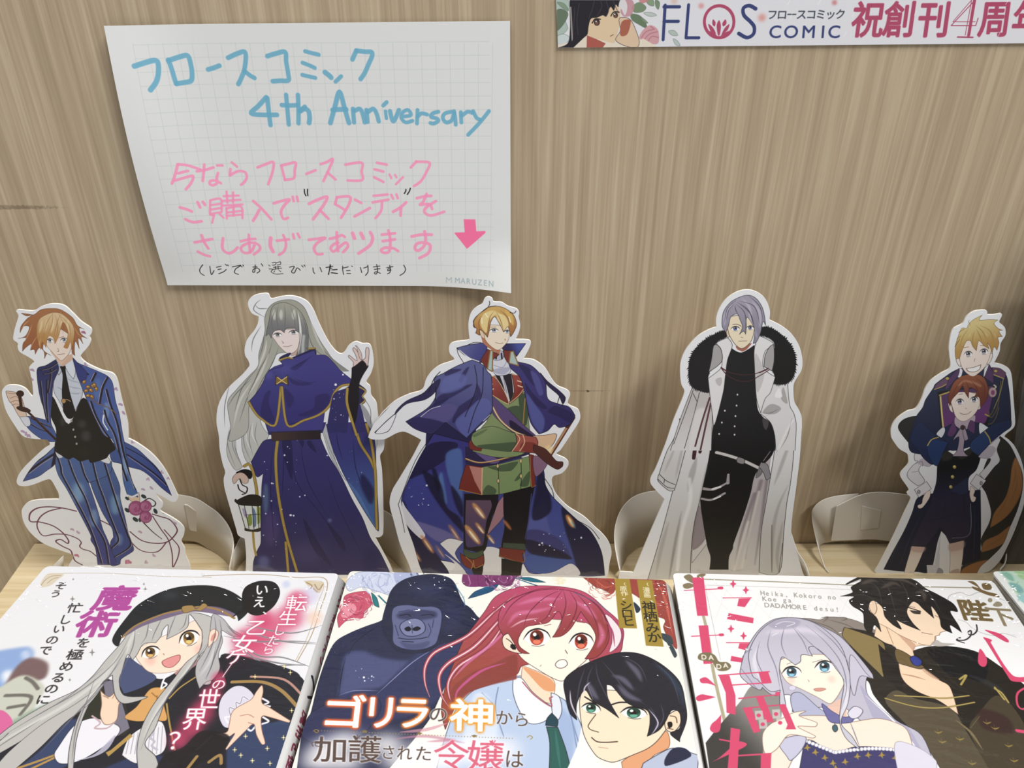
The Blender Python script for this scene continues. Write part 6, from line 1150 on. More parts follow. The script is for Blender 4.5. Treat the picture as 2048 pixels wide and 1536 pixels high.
    for l in ('450,210 540,170 600,200', '480,140 620,150 720,200', '700,240 760,240 770,300', '300,180 380,150 430,160', '560,250 640,240'): c.L(l, 36, '#5c5048', al=.7, clip=hr, blur=6, tp='both')
    strands(c, '300,150 420,200 460,340/400,110 500,200 560,400/560,110 640,240 640,340/640,120 800,240 900,400/240,260 340,260 400,300', 8, '#463e3a')
    c.P('205,180 300,140 300,150 240,180', '#f0f0f0', al=.8); pass
    for l in ('550,1000 760,1010 920,1020 1100,1000', '480,1020 700,1080 900,1090 1140,1050'): c.L(l, 12, '#8a7638'); c.L(l, 4, '#c8b468')
    c.P('820,620 860,590 900,610 1000,620 880,640', '#a8a09a', al=.8)
    # speech cloud, gold lettering, arrow, big crimson letter
    c.L('940,300 960,260 1040,240 1100,262 1180,238 1300,270 1360,300', 4, '#8a8684', al=.8); c.L('1020,440 1080,460 1120,500 1200,540 1300,560 1350,540 1450,570', 4, '#8a8684', al=.8)
    c.X('陛', 1140, 375, (235, 14), (-62, -165), '#74603a', .03); c.X('下', 1340, 420, (210, 14), (-72, -150), '#8e8062', .02)
    c.E(1255, 297, 17, 16, '#9a9076'); c.P('1275,335 1300,308 1330,312 1345,335 1310,345', '#9a9076')
    c.P('1090,158 1130,158 1160,180 1190,215 1240,235 1300,250 1330,278! 1250,262 1190,240 1130,212 1120,195 1170,205 1120,175', '#7a6440'); c.P('1195,175 1250,175 1268,210 1240,222 1205,212', '#7a6440')
    c.L('1155,478 1158,520 1130,550 1100,550 1095,530 1115,522 1110,560 1070,590 1010,592', 10, '#2c2a2a'); c.L('1035,572 1008,592 1065,612', 9, '#2c2a2a')
    c.P('1215,515 1330,545 1390,590 1390,608 1360,600 1290,560', RD); c.P('1205,570 1268,590 1260,610 1420,850 1560,860 1560,900! 1420,895 1380,850 1225,600', RD); c.P('1180,655 1230,725 1225,780 1190,785 1165,750', RD)
    c.L('1560,1080 1490,1100 1455,1060 1460,980 1540,930', 14, RD); c.L('1455,1260 1560,1275', 26, RD)
    # lavender-haired girl
    c.T(1330, 1120, 3.693)
    c.P('300,1350! 420,1200 560,1040 640,930 760,930 850,1000 850,1200 740,1300 720,1560! 330,1560!', '#3c3a38', g=(400, 1300, 700, 1100, '#8e8a86'))
    hbk = c.P('560,790 600,660 690,520 800,440 920,425 1050,440 1180,500 1300,570 1420,700 1530,840 1540,880! 1490,870 1500,1000 1700,1180 1900,1300 2000,1560! 1850,1560! 1700,1350 1500,1230 1400,1150 1300,1080 1050,1100 940,1120! 930,1000 800,1000 720,940! 700,960 640,930 560,860', '#bcb8cc', ol=4, oc=OL)
    c.P('1440,930 1560,1060 1800,1240 1960,1560! 1780,1560! 1600,1300', '#a9a6c4', clip=hbk, al=.9); c.L('1480,1000 1700,1200 1860,1400 1920,1560', 12, '#f2f0f4', tp='both')
    c.P('930,1000 1000,980 1120,1080 1200,1150 1050,1180 950,1120', '#aeb2d0', ol=3)
    c.P('720,1300! 780,1210 900,1160 1180,1150 1320,1200 1560,1170 1700,1200 1790,1260 1830,1400 1800,1440 1700,1440 1400,1440 1200,1400 1040,1330 900,1560! 740,1560!', '#f6e2d0', ol=4, oc='#8a6858')
    dr = c.P('1030,1330! 1100,1340 1220,1420 1260,1430 1400,1380 1620,1385 1790,1420 1820,1560! 990,1560!', '#39376e', ol=3)
    for x in range(1040, 1260, 26): c.E(x, 1335+(x-1040)*.4, 14, 13, '#eceaf2', ol=3, oc='#9a98ac')
    for i in range(20): x = 1262+i*27; c.E(x, 1420-abs(i-0)*0-28*math.sin(i/19*3.14*.9), 14, 13, '#eceaf2', ol=3, oc='#9a98ac')
    for x, y in ((1050, 1385), (1110, 1420), (1180, 1460), (1240, 1500), (1330, 1490), (1420, 1450), (1500, 1440), (1600, 1440), (1700, 1460), (1260, 1540)): c.P([(x, y-26), (x+10, y-6), (x+28, y), (x+8, y+8), (x+10, y+26), (x-6, y+10), (x-26, y+6), (x-10, y-6)], '#a88c3c')
    c.P('1700,1350 1860,1380 2000,1480 2000,1560! 1720,1560!', '#d8d4e6', ol=3, oc='#8a88a0'); c.P('840,1350 940,1300 1040,1310 1010,1400 930,1480 900,1450', '#c4c2dc', ol=4, oc='#4a4860')
    c.P('720,1290 780,1210 850,1180 940,1130 1040,1115 990,1150 1120,1200 1110,1230 980,1230 1110,1300 1090,1315 960,1290 900,1300 820,1400 740,1430', '#f8e8d8', ol=4, oc='#8a6858')
    c.P('1200,1080! 1310,1020 1340,1080 1330,1200 1250,1180 1180,1140', '#e8bca8', al=.95); c.P('1160,1060 1240,1120 1340,1160 1440,1100 1460,1120 1400,1170 1370,1200 1230,1200 1180,1130', '#6a68a4', ol=4, oc='#38366a'); c.P('1350,1130 1400,1080 1460,1110 1430,1160 1380,1170', '#d8d4e6', ol=3)
    c.L('1255,1200 1252,1220', 4, '#4a4a50'); c.P('1240,1225 1265,1218 1275,1250 1255,1270 1238,1250', '#3f6470', ol=4)
    fc = c.P('845,800 850,740 1000,700 1320,720 1330,880 1290,980 1240,1050 1210,1060 1120,1010 1000,950 900,900', '#f9ead8', ol=4, oc='#8a6858')
    c.P('1320,760 1350,770 1350,850 1330,880', '#f2d8c4', ol=3); eye(c, 935, 830, 66, 40, '#4a7a90', lw=13, big=True); eye(c, 1178, 790, 68, 42, '#4a7a90', lw=13, big=True); c.glow(930, 890, 40, '#f4b4a4', .4, fc); c.glow(1230, 880, 40, '#f4b4a4', .4, fc)
    c.P('1100,952 1150,945 1188,952 1150,968 1110,966', '#d89484', ol=3, oc='#9a5c50'); c.L('1058,886 1064,898', 5, '#9a7460'); c.L('900,770 960,745/1090,755 1160,735', 5, '#8a8494')
    ft = c.P('630,800 620,680 690,540 800,450 930,425 1080,455 1200,530 1300,640 1350,780 1370,900 1350,1060 1300,1200 1380,1300 1440,1400! 1340,1320 1290,1200 1300,1060 1320,900 1260,800 1180,700 1100,640 1060,650 1090,710! 1010,700 1000,750 960,775! 900,730 860,720 845,820 870,950 890,1060 900,1150! 850,1080 850,960! 780,970 720,920 680,880! 650,860', '#b9b4c8', g=(900, 430, 900, 900, '#c6c4d4'), ol=4, oc=OL)
    c.L('740,540 900,520 1060,520 1180,580', 60, '#dcd4e4', al=.7, clip=ft, blur=14, tp='both'); c.P('760,470 900,430 1000,450 960,500 820,510', '#9a94ae', al=.6, clip=ft, blur=6); c.L('820,475 880,455 960,465 900,490/790,560 830,540', 5, '#f4f4f8', al=.8)
    c.L('1330,900 1340,1040 1290,1180/690,640 660,760 700,880', 30, '#e4e2ee', al=.7, clip=ft, blur=7, tp='both')
    strands(c, '780,520 760,640 820,800 850,960/880,500 860,620 900,720/960,500 1080,620 1240,760 1330,900/940,490 1020,600 1060,700/1040,480 1180,600 1300,760 1340,940 1300,1100/700,600 680,740 760,900/1100,480 1260,620 1380,800/1360,1180 1400,1280 1440,1390', 8, '#77728c', .85)
    c.E(1395, 900, 34, 34, '#d4cfe6', ol=3, oc='#9a98b4'); c.P('1370,700 1480,830 1530,880! 1440,860 1400,1000 1370,920', '#c4c0d4', ol=3, oc=OL); c.E(940, 945, 26, 18, '#d4cfe6', ol=3, oc='#9a98b4')
    c.L('570,720 600,680 640,660/560,800 600,850 660,930 680,950', 5, '#77728c')
    # rest of the crimson lettering over the figure
    bar('395,850! 475,852! 520,1000! 522,1142! 455,1128! 448,980!'); c.L('395,852 770,824', 10, RD, sm=False); bar('690,828! 760,822! 788,905! 715,910!'); c.L('470,925 780,905', 10, RD, sm=False)
    c.L('545,1022 830,995', 10, RD, sm=False); c.P('815,978 845,975 848,1000 822,1002', RD); bar('670,1010! 725,1005! 805,1195! 745,1200!'); bar('575,1095! 640,1090! 705,1265! 655,1278!'); c.L('578,1095 880,1068', 10, RD, sm=False); bar('840,1070! 890,1068! 968,1250! 892,1250! 905,1215!')
    for x, y in ((692, 1147), (820, 1137), (722, 1213), (850, 1202)): c.P(f'{x-30},{y-32} {x+28},{y-36} {x+36},{y+30} {x-24},{y+34}', '#efeae6', al=.5, sm=False); c.E(x, y, 16, 14, RD)
    c.P('258,880 300,866 340,895 378,932! 320,912 270,908', RD); c.P('232,1010 270,992 320,1000 375,1012! 310,1030 250,1042 230,1030', RD); c.P('415,1140! 412,1220 400,1265 360,1275 332,1250 345,1210 380,1180', RD)
    bar('485,1238! 555,1250! 545,1370! 535,1560! 460,1560! 475,1400!'); c.L('405,1325 560,1352', 12, RD, sm=False); c.P('545,1340 605,1358 570,1390 350,1490 400,1460 480,1390', RD); c.L('530,1445 780,1430', 12, RD, sm=False); bar('708,1432! 785,1430! 780,1560! 705,1560!')
    # small latin subtitle
    def latin(st, x, y, step, dy, w_, h_):
        for ch in st:
            if ch != ' ': c.X(ch, x, y, (w_, 2), (-6, -h_), '#8c8780', .01)
            x += step; y += dy
    latin('Heika, Kokoro no', 720, 243, 35.2, 2.1, 50, 48); latin('Koe ga', 735, 285, 37, 2.2, 54, 48); latin('DADAMORE desu!', 752, 332, 40, 2.6, 54, 48)
    # DA DA bubbles
    c.P('242,715 260,690 320,682 370,705 400,750 460,755 488,785 460,815 400,818 370,790 350,755 290,745 250,735', '#7c7050'); 
    for ch, x, y in (('D', 288, 716), ('A', 340, 719), ('D', 398, 786), ('A', 448, 778)): c.X(ch, x, y, (56, 2), (-3, -50), '#f2eee4', .02)

def cover4(c):
    c.T(1928, 1080, 6.98)
    for p, col in (('480,440! 850,400! 900,900 830,860 760,800 700,700 600,560', '#bfe0cc'), ('700,420 900,400 960,560 800,540', '#a8d494'), ('520,450 640,460 700,560 640,560 560,500', '#86bfa8'), ('620,600 760,620 840,720 760,740', '#7fb8b4'), ('750,780 840,760 900,900 800,860', '#9cd0d0')):
        c.P(p, col, blur=8)
    g = random.Random(8)
    for _ in range(60): x, y = g.uniform(560, 1100), g.uniform(440, 860); c.E(x, y, g.uniform(8, 26), g.uniform(5, 12), g.choice(('#6fa890', '#a9d8a4', '#8cc4c0', '#d4ecd8')), rot=g.uniform(0, 180), al=.6)
    c.L('690,480 780,475 860,500', 6, '#f4fbe8'); 
# ------------------------------------------------------------------ die-cut cardboard standees on folded bands
cardw, _, _ = mat('card_edge', '#efeae0', .7, .2)
bandm, _, _ = mat('band_card', '#c9c2b6', .75, .15)
def seg(*parts):
    out = []
    for ox, oy, s, t in parts:
        for x, y, k in parse(t): out.append((ox+x/s, oy+y/s, k))
    return out
def px_at_floor(Y):
    z = on_wall(1024, 768, Y)
    a = math.atan(CAM[2]/(Y-CAM[1])); return 768+F*math.tan(a-TH)
def standee(label, Y, outline, bbox, art, bands, extra=None, tone='#e8eaee'):
    fl = px_at_floor(Y)
    q = catmull([(x, min(y, fl), k) for x, y, k in outline], True, 5)
    q[:, 1] = np.minimum(q[:, 1], fl)
    keep = [q[0]]
    for p in q[1:]:
        if np.hypot(*(p-keep[-1])) > 1.2: keep.append(p)
    cv = wall_canvas('standee_card', Y, bbox, 8500, tone)
    cv.sat = .76; art(cv)
    pm = print_mat(cv, .42, .35)
    pts = [on_wall(x, y, Y) for x, y in keep]
    cx = sum(p.x for p in pts)/len(pts)
    r = root('standee', (cx, Y, 0), label, 'standee', 'die-cut cardboard standees along the shelf')
    prism('figure_card', pts, (0, .0007, 0), [pm, cardw], r, cv.uv)
    for bi, b in enumerate(bands):
        T_, B_, D_ = zip(*[((a[0], a[1]), (a[2], a[3]), a[4]) for a in b])
        def sm(seq, dim):
            n = len(seq); pts_ = [np.array(v, float).reshape(-1) for v in seq]; o_ = []
            for i in range(n-1):
                p0, p1, p2, p3 = pts_[max(i-1, 0)], pts_[i], pts_[i+1], pts_[min(i+2, n-1)]
                for j in range(6):
                    t = j/6; o_.append(.5*((2*p1)+(p2-p0)*t+(2*p0-5*p1+4*p2-p3)*t*t+(3*p1-p0-3*p2+p3)*t**3))
            o_.append(pts_[-1]); return o_
        Ts, Bs, Ds = sm(T_, 2), sm(B_, 2), sm(D_, 1)
        V, Fc = [], []
        off = Vector(r.location)
        for t, bb, d in zip(Ts, Bs, Ds):
            y_ = min(float(d[0]), -.0016)
            a, e = on_wall(t[0], t[1], y_), on_wall(bb[0], bb[1], y_)
            if e.z < .0004: e.z = .0004
            if a.z < e.z+.0005: a.z = e.z+.0005
            V += [a-off, e-off]
        for i in range(len(Ts)-1): Fc.append((2*i, 2*i+1, 2*i+3, 2*i+2))
        bo = new('support_band', V, Fc, [bandm, cardw], r, smooth=True)
        so = bo.modifiers.new('thickness', 'SOLIDIFY'); so.thickness = .0005; so.offset = 0; so.material_offset_rim = 1
    if extra: extra(r)
    return r
A1, B1 = (0, 590, 5.12), (0, 860, 5.12)
o1 = seg((*A1, '165,165 185,150 260,157 350,160 420,120 530,90 650,105 740,180 830,270 930,340 937,390 915,425 930,470 900,530 840,600 825,640 890,700 1040,770 1150,800 1200,870 1240,1050 1280,1200 1310,1330 1315,1470'),
         (*B1, '1312,85! 1400,130 1540,230 1650,350 1730,480 1810,650 1825,690 1800,730 1760,735 1680,690 1600,652 1625,700 1660,740 1665,780 1640,825 1750,890 1840,950 1885,1010 1880,1080 1855,1140 1890,1210 1900,1280 1945,1390 1960,1600! 700,1600! 700,1400 750,1290 640,1240 450,1165 320,1060 250,960 222,860 230,800 290,740 400,715 605,710! 600,650 570,590 520,510 470,510 380,545 290,572 200,570 170,530 190,460 240,390 330,300 440,200 510,150 490,105'),
         (*A1, '470,1480 330,1470 230,1440 140,1320 60,1180 20,1020 30,960 80,925 180,925 260,960 310,1020 330,1035 340,1010 330,900 310,800 300,740 320,710 350,680 300,640 200,580 180,520 185,495 140,460 135,430 150,350 180,250 190,205'))
A2, B2 = (420, 570, 5.12), (420, 860, 5.12)
o2 = seg((*A2, '390,210 400,150 460,105 560,85 600,95 625,140 720,120 820,110 920,130 1000,175 1060,260 1110,380 1200,560 1280,670 1340,705 1380,680 1420,620 1490,580 1560,600 1630,605 1660,670 1675,800 1650,900 1600,990 1640,1040 1650,1130 1700,1200 1715,1290 1730,1400'),
         (*B2, '1785,60 1785,120 1778,200 1740,270 1760,420 1775,800 1772,1060 1740,1095 1690,1100! 1760,1230 1850,1400 1890,1650! 360,1650! 370,1300 355,1112! 290,1080 270,1020 200,780 150,600 140,500 155,430 130,350 100,200 90,60'),
         (*A2, '66,1400 80,1250 130,1130 200,1040 320,930 380,860 405,820 390,770 360,720 355,650 380,560 450,470 490,390 500,320! 430,290'))
A3, B3 = (760, 580, 4.6545), (760, 850, 4.6545)
o3 = seg((420, 570, 5.12, '1900,1190 1790,1290 1700,1390 1645,1490 1620,1560'), (420, 860, 5.12, '1625,80 1670,97 1780,95'),
         (*A3, '80,1372 160,1330 230,1320 320,1360 385,1395! 345,1470'), (*B3, '300,300 180,500 110,620 90,740 130,900 190,1120 270,1300 330,1500! 2080,1500!'),
         (1190, 960, 6.98, '180,1310 205,1150 230,1040 225,960 180,850 100,750 0,660'),
         (*B3, '1900,855 1750,760 1650,660 1610,580 1600,505 1620,472 1690,450 1740,400 1755,350 1720,310 1640,270'),
         (*A3, '1680,1490 1780,1340 1850,1230 1865,1170 1840,1110 1750,1060 1770,970 1740,930 1650,890 1600,830 1530,720 1430,650 1335,640! 1380,560 1405,490 1380,465 1260,460! 1290,400 1305,330 1290,250 1295,210 1270,175 1190,150 1130,115 1060,110 1045,80 1010,62 975,80 950,130 900,160 850,210 825,290 825,380 835,460! 800,470 690,485 645,520 650,590 690,650 560,700 480,760 430,830 390,930 270,970 130,1040 0,1165'))
A4, B4 = (1240, 570, 4.6545), (1200, 850, 4.6545)
o4 = seg((*A4, '1190,45 1290,75 1360,140 1395,240 1390,325! 1500,380 1600,460 1670,570 1698,700 1690,790 1650,860 1618,920 1615,1000 1625,1090 1670,1170 1692,1240 1692,1400'),
         (*B4, '1878,30 1860,300 1830,550 1780,980 1830,1170 1890,1380 1925,1600! 170,1600! 180,1365! 310,1372! 440,1060 600,690! 480,560 470,500 520,400 600,200'),
         (*A4, '440,1430 500,1250 600,1000 570,920 560,800 570,700 620,590 720,480 820,420 898,390! 895,320 920,230 980,140 1080,70'))
A5, B5 = (1648, 600, 5.12), (1648, 870, 5.12)
o5 = seg((*A5, '1540,115 1640,103 1672,115 1668,150! 1740,150 1815,138 1822,160 1795,215 1800,235 1850,280 1858,360 1810,440 1800,520 1770,590 1740,645! 1830,665 1900,710 1925,800 1940,1000 1958,1250 1940,1310 1850,1390'),
         (*B5, '1900,55 1950,110 2010,230 2048,370 2060,500 2048,700 2000,850 1940,1010 1860,1180 1800,1290 1700,1390 1620,1500! 800,1500! 700,1440 560,1430 522,1400 560,1330 700,1060 830,780 888,650 850,600 870,560 790,440 785,390 860,300 865,240 850,190 770,140 710,60'),
         (*A5, '690,1400 690,1310 740,1220 850,1140 940,1110 1000,1010 1040,900 1100,820 1200,750 1292,690 1285,560 1280,480 1300,350 1330,290 1420,240 1460,170'))

b1 = [(150, 1000, 150, 1080, -.003), (240, 985, 240, 1082, -.0022), (311, 987, 311, 1081, -.002), (355, 989, 355, 1080, -.0022), (391, 996.5, 391, 1083, -.003), (417, 1012, 417, 1097, -.0055),
      (436, 1026, 436, 1111, -.009), (453, 1046, 452, 1124, -.014), (463.6, 1068, 461, 1134, -.0185), (467, 1088, 464, 1146, -.022), (465, 1104, 463, 1152, -.0245), (459, 1133, 458, 1158, -.0268)]
b1l = [(127, 1111, 127, 1131, -.0245), (118, 1120, 120, 1138, -.0255), (107, 1131, 107, 1150, -.0265)]
b2 = [(459.5, 1133, 461, 1158, -.0265), (466, 1107, 470, 1148, -.022), (473, 1091, 482, 1140, -.017), (482, 1074, 495, 1130, -.012), (500, 1055, 510, 1110, -.008), (530, 1030, 535, 1090, -.004), (620, 1010, 620, 1084, -.003),
      (700, 1012, 700, 1084, -.003), (740, 1013, 740, 1088, -.004), (768, 1021, 766, 1108, -.007), (788, 1036, 784, 1125, -.012), (803, 1064, 800, 1139, -.018), (815, 1105, 812, 1150, -.022), (822, 1142, 822, 1156, -.0263)]
b3 = [(860, 1141, 862, 1162, -.0298), (850, 1100, 858, 1145, -.022), (870, 1050, 880, 1110, -.012), (920, 1000, 925, 1088, -.004), (1000, 990, 1000, 1085, -.003), (1080, 1000, 1080, 1090, -.004), (1140, 1050, 1135, 1110, -.012), (1160, 1110, 1156, 1145, -.022), (1165, 1142, 1165, 1162, -.0298)]
b4 = [(1239, 1138, 1241, 1144, -.0262), (1233, 1110, 1242, 1138, -.022), (1229, 1080, 1247, 1127, -.016), (1231, 1050, 1254, 1112, -.011), (1242, 1020, 1266, 1101, -.007), (1262, 997, 1280, 1092, -.004), (1290, 985, 1305, 1086, -.003), (1330, 981, 1330, 1085, -.0025),
      (1440, 981, 1440, 1085, -.0025), (1520, 988, 1520, 1086, -.003), (1562, 1020, 1556, 1094, -.006), (1580, 1060, 1572, 1106, -.010), (1594, 1100, 1586, 1122, -.015), (1610, 1126, 1603, 1142, -.021), (1619, 1150, 1616, 1157, -.0262)]
b5 = [(1655, 1150, 1656, 1153, -.0222), (1642, 1112, 1644, 1120, -.015), (1634, 1085, 1639, 1094, -.009), (1628, 1060, 1645, 1087, -.0065), (1624, 1036, 1654, 1085, -.005), (1626, 1018, 1664, 1083, -.0045), (1642, 1002, 1674, 1082, -.004), (1670, 992.5, 1692, 1081, -.0035), (1717, 987, 1718, 1081, -.003)]
b5r = [(1960, 1000, 1960, 1082, -.004), (1992, 1020, 1990, 1090, -.006), (2010, 1060, 2005, 1106, -.011), (2013, 1100, 2008, 1122, -.015), (2011, 1124, 2006, 1136, -.019), (2001, 1137, 1998, 1148, -.0218)]
def tab1(r):       # punched tab in the band
    P_ = [on_wall(x, y, -.0034) for x, y in ((368.5, 1010), (375, 1011), (398, 1027), (404, 1032), (411, 1064), (409, 1066), (381, 1061), (378.5, 1057))]
    prism('tab', P_, (0, .0007, 0), [bandm, cardw], r)
def tab5(r):
    q = catmull(parse('1673.5,1013! 1700,999.5 1717,992 1736,986.8 1765,985 1813,990 1860,1003 1860,1082! 1790,1083 1750,1079 1720,1079.5 1662.5,1081.5!'), True, 4)
    prism('band_flap', [on_wall(x, y, -.0062) for x, y in q], (0, .0005, 0), [bandm, cardw], r)
    prism('tab', [on_wall(x, y, -.0066) for x, y in ((1724, 1012), (1762, 1021), (1757, 1056), (1722, 1060))], (0, .0003, 0), [bandm, cardw], r)
standee('cardboard standee of blond man in blue striped suit holding flowers, leftmost of the five', -.0265, o1, (0, 600, 385, 1165), art1, [b1, b1l], tab1)
standee('cardboard standee of long silver-haired figure in dark blue hooded robe with lantern', -.0258, o2, (430, 583, 795, 1165), art2, [b2])
standee('cardboard standee of blond man in blue cape, green tunic and red cuffs', -.0300, o3, (733, 590, 1226, 1170), art3, [b3])
standee('cardboard standee of grey-haired man in white coat with black fur collar', -.0265, o4, (1230, 577, 1610, 1165), art4, [b4])
standee('cardboard standee of two boys, blond one hugging a brown-haired one, rightmost of the five', -.0222, o5, (1778, 617, 2056, 1160), art5, [b5, b5r], tab5)

# grey board leaning in at the right end
gb = wood('grey_board', '#4d4b47', '#5d5a55', '#6d6a64', 320, 7)
pts = [on_wall(x, y, -.016) for x, y in ((2046, 766), (2027, 900), (2021, 1005), (2017, 1095), (2200, 1095), (2330, 560), (2080, 560))]
pts[3].z = pts[4].z = .0005
o = prism('leaning_board', pts, (0, .004, 0), [gb])
o['label'] = 'dark grey wood-grain board leaning at the right end of the shelf'; o['category'] = 'board'
# ------------------------------------------------------------------ stacks of shrink-wrapped comics lying flat
FILM = True
ZB, TB = .057, .0186
pagem, pnt, pb = mat('page_edges', '#d8d2c4', .8, .1)
def page_lines(nt, b):      # leaf edges: fine horizontal lines
    N = nt.nodes.new; K = nt.links.new
    tc = N('ShaderNodeTexCoord'); mp = N('ShaderNodeMapping'); mp.inputs['Scale'].default_value = (6, 6, 3600)
    n = N('ShaderNodeTexNoise'); n.inputs['Scale'].default_value = 1; K(tc.outputs['Object'], mp.inputs[0]); K(mp.outputs[0], n.inputs['Vector'])
    r = N('ShaderNodeValToRGB'); r.color_ramp.elements[0].position = .35; r.color_ramp.elements[1].position = .65
    r.color_ramp.elements[0].color = (.30, .28, .25, 1); r.color_ramp.elements[1].color = (.62, .58, .50, 1)
    K(n.outputs[0], r.inputs[0]); K(r.outputs[0], b.inputs['Base Color'])
page_lines(pnt, pb)
backm, _, _ = mat('cover_card', '#dedede', .35, .4)
# clear film: mostly see-through, shiny
fm_ = bpy.data.materials.new('shrink_film'); fm_.use_nodes = True; nt = fm_.node_tree; nt.nodes.clear()
N = nt.nodes.new; out = N('ShaderNodeOutputMaterial'); mix = N('ShaderNodeMixShader'); tr = N('ShaderNodeBsdfTransparent'); gl = N('ShaderNodeBsdfGlossy')
gl.inputs['Roughness'].default_value = .15; mix.inputs[0].default_value = .10
nt.links.new(tr.outputs[0], mix.inputs[1]); nt.links.new(gl.outputs[0], mix.inputs[2]); nt.links.new(mix.outputs[0], out.inputs[0])
glint_crease = fm_.copy(); glint_crease.name = 'film_glint_crease'
glint_crease.node_tree.nodes['Mix Shader'].inputs[0].default_value = .4; glint_crease.node_tree.nodes['Glossy BSDF'].inputs['Roughness'].default_value = .12
LAMP = Vector((1.1, -.9, 2.0)); LAMP2 = Vector((-.9, -.7, 2.1))
def glint_creases(r, q, Z, n, seed):  # film slivers added for glints, each tilted midway between camera and a lamp
    g = random.Random(seed); V, Fc = [], []
    for _ in range(n):
        s, t = g.random(), min(.5, abs(g.gauss(0, .09)))+.008
        if g.random() < .3: s = g.choice((.02, .98))+g.uniform(-.012, .012)
        p = q[0].lerp(q[1], s).lerp(q[3].lerp(q[2], s), t); p = Vector((p.x, p.y, Z+.00035))
        h = ((Vector(CAM)-p).normalized()+((LAMP if g.random() < .6 else LAMP2)-p).normalized()).normalized()
        h = (h+Vector([g.gauss(0, .05) for _k in range(3)])).normalized()
        d = h.cross(Vector((g.gauss(.15, .3), g.gauss(1, .2), 0))).normalized(); e_ = h.cross(d).normalized()
        L_, w_ = g.choice((.0003, .0005, .0008, .0014))*g.uniform(.7, 1.3), g.uniform(.00003, .00009)
        b_ = len(V); bend = h*L_*.06
        for k, ww in ((-1, .2), (-.3, 1), (.3, 1), (1, .2)):
            m = p+d*L_*k-bend*k*k; V += [m+e_*w_*ww-Vector(r.location), m-e_*w_*ww-Vector(r.location)]
        Fc += [(b_+2*k, b_+2*k+1, b_+2*k+3, b_+2*k+2) for k in range(3)]
    o = new('shrink_wrap_glint_creases', V, Fc, [glint_crease], r); o['kind'] = 'stuff'

def quad3(tl, tr_, bl, br, Z, L=.182):
    """cover corners: two traced at the back edge, two where the edges leave the frame, run on to the real book length"""
    TLp, TRp, BLp, BRp = [on_flat(*p, Z) for p in (tl, tr_, bl, br)]
    d1, d2 = (BLp-TLp).normalized(), (BRp-TRp).normalized()
    return [TLp, TRp, TRp+d2*L, TLp+d1*L]
def inset(q, d):
    c = sum(q, Vector())/4; return [p+(c-p).normalized()*d for p in q]
def rounded(q, r=.0022, k=4):
    out = []
    for i in range(4):
        p, a, b = q[i], q[i-1], q[(i+1) % 4]
        u, v = (a-p).normalized()*r, (b-p).normalized()*r
        for j in range(k+1):
            t = j/k; out.append((p+u)*(1-t)**2+p*2*t*(1-t)+(p+v)*t*t)
    return out
def book(name_label, q, Z, cv=None, cm=None, group=None, spine=None, film=FILM, rnd=.0022, backcol=None):
    c = sum(q, Vector())/4
    r = root('comic_book', (c.x, c.y, Z-TB), name_label, 'book', group)
    m = cm or backm; bmn = backcol or backm
    zt = Vector((0, 0, 1))
    top = [Vector((p.x, p.y, Z)) for p in rounded(q, rnd)]
    o = prism('front_cover', top, (0, 0, -.0009), [m, bmn], r, cv.uv if cv else None)
    bot = [Vector((p.x, p.y, Z-TB+.0010)) for p in rounded(q, rnd)]
    prism('back_cover', bot, (0, 0, -.0009), [bmn], r)
    pq = [Vector((p.x, p.y, Z-.0010)) for p in inset(q, .0016)]
    prism('page_block', pq, (0, 0, -(TB-.0021)), [pagem], r)
    # spine along the right edge (books read right to left): rounded strip
    a, b = q[1], q[2]; n_ = Vector((b-a).cross(zt)).normalized()
    if n_.dot(a-c) < 0: n_ = -n_
    if spine == 'left': a, b = q[0], q[3]; n_ = Vector((b-a).cross(zt)).normalized(); n_ = n_ if n_.dot(a-c) > 0 else -n_
    V, UV, Fc = [], [], []; K_ = 8
    for k in range(K_+1):
        t = math.pi*k/K_; bulge = .0034*math.sin(t)**.7; z = Z-.0001-(TB-.0003)*k/K_
        for e, s in ((a, .0015), (b, -.0015)):
            p = e+(b-a).normalized()*s+n_*bulge; V.append(Vector((p.x, p.y, z))-Vector(r.location)); UV.append((k/K_, 0 if e is a else 1))
    for k in range(K_): Fc.append((2*k, 2*k+1, 2*k+3, 2*k+2))
    sp = new('spine', V, Fc, [spine if spine and spine != 'left' else bmn], r, UV, smooth=True)
    so = sp.modifiers.new('thickness', 'SOLIDIFY'); so.thickness = .0004; so.offset = 0
    if film:
        rng = random.Random(int(abs(c.x)*1e4))
        glint_creases(r, q, Z, 110, int(abs(c.x)*1e4)+3)
        # sealed seam: thin crumpled flap standing off the back edge
        V, Fc = [], []; n = 60
        for i in range(n+1):
            s = i/n; p = q[0].lerp(q[1], .02+s*.96); up = .0003+.0022*max(0, math.sin(s*11+c.x*90))**2*rng.uniform(.6, 1)
            V += [Vector((p.x, p.y-.0002, Z+.0002))-Vector(r.location), Vector((p.x+rng.uniform(-1, 1)*.0004, p.y+.0010+rng.uniform(0, .0008), Z+up*.5))-Vector(r.location), Vector((p.x+rng.uniform(-1, 1)*.0008, p.y+.0016+rng.uniform(0, .0018), Z-.0006+up*rng.uniform(.2, .9)))-Vector(r.location)]
        for i in range(n):
            for k in (0, 1): a_ = 3*i+k; Fc.append((a_, a_+1, a_+4, a_+3))
        new('shrink_wrap_seam', V, Fc, [fm_], r, smooth=True)
    return r
q1 = quad3((92, 1132), (678, 1147), (-258, 1536), (552, 1536), ZB)
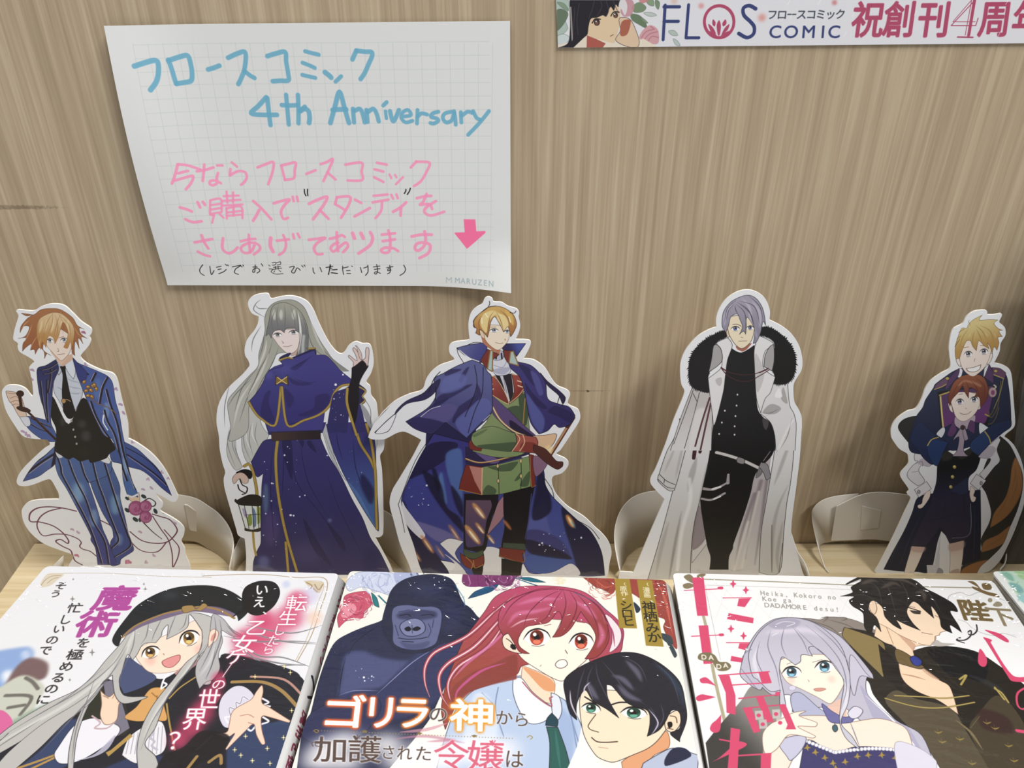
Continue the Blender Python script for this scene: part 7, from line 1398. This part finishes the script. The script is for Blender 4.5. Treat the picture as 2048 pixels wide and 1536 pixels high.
q2 = quad3((699, 1142), (1331, 1160), (584, 1536), (1399, 1536), ZB)
q3 = quad3((1345, 1146), (1985, 1161), (1417, 1536), (2239, 1536), ZB)
q4 = quad3((1983, 1143), (2640, 1130), (2300, 1536), (3080, 1536), ZB)
cv1 = flat_canvas('left_comic', ZB, (-300, 1125, 690, 1545), 7500, '#e8e8ec'); cover1(cv1)
cv2 = flat_canvas('middle_comic', ZB, (560, 1132, 1420, 1545), 7500, '#efede4'); cover2(cv2)
cv3 = flat_canvas('right_comic', ZB, (1330, 1135, 2260, 1545), 7500, '#ededee'); cover3(cv3)
cv4 = flat_canvas('edge_comic', ZB, (1970, 1125, 2420, 1330), 4000, '#eef2ef'); cover4(cv4)
cs = Canvas('spine', lambda x, y: (x, y), 0, 186, 0, 1820, 1, '#e3e3e3', 1); cs.uv = None
spine1(cs)
sm_ = print_mat(cs, .3, .4)
for (lab, q, cv_, sp, bc) in (('shrink-wrapped comic with silver-haired girl in black beret, on the left stack', q1, cv1, sm_, None),
                         ('shrink-wrapped comic with gorilla, red-haired girl and dark-haired boy on cover', q2, cv2, None, None),
                         ('shrink-wrapped comic with lavender-haired girl and black-haired man in profile', q3, cv3, None, None),
                         ('pale green comic cut off by the right edge of the view', q4, cv4, None, None)):
    pm = print_mat(cv_, .4, .3, coat=.55, wrinkle=.22, crough=.12)
    book(lab, q, ZB, cv_, pm, 'comics lying face up on top of the stacks', sp)
    c0 = lab.split(' ')[2:5]
darkc, _, _ = mat('lower_cover', '#b9b9bb', .4, .35)
names = ('left', 'middle', 'right', 'far right')
tops = ('the beret-girl comic', 'the gorilla comic', 'the lavender-haired girl comic', 'the pale green comic')
rr = random.Random(3)
for i, q in enumerate((q1, q2, q3, q4)):
    for k in (1, 2):
        j = Vector((rr.uniform(-1, 1)*.0008, rr.uniform(-1.5, 0)*.001, 0))
        book(f'{"second" if k == 1 else "bottom"} comic in the stack under {tops[i]}', [p+j for p in q], ZB-k*(TB+.0004), None, darkc, 'spare comics under the top copies', None, film=False)
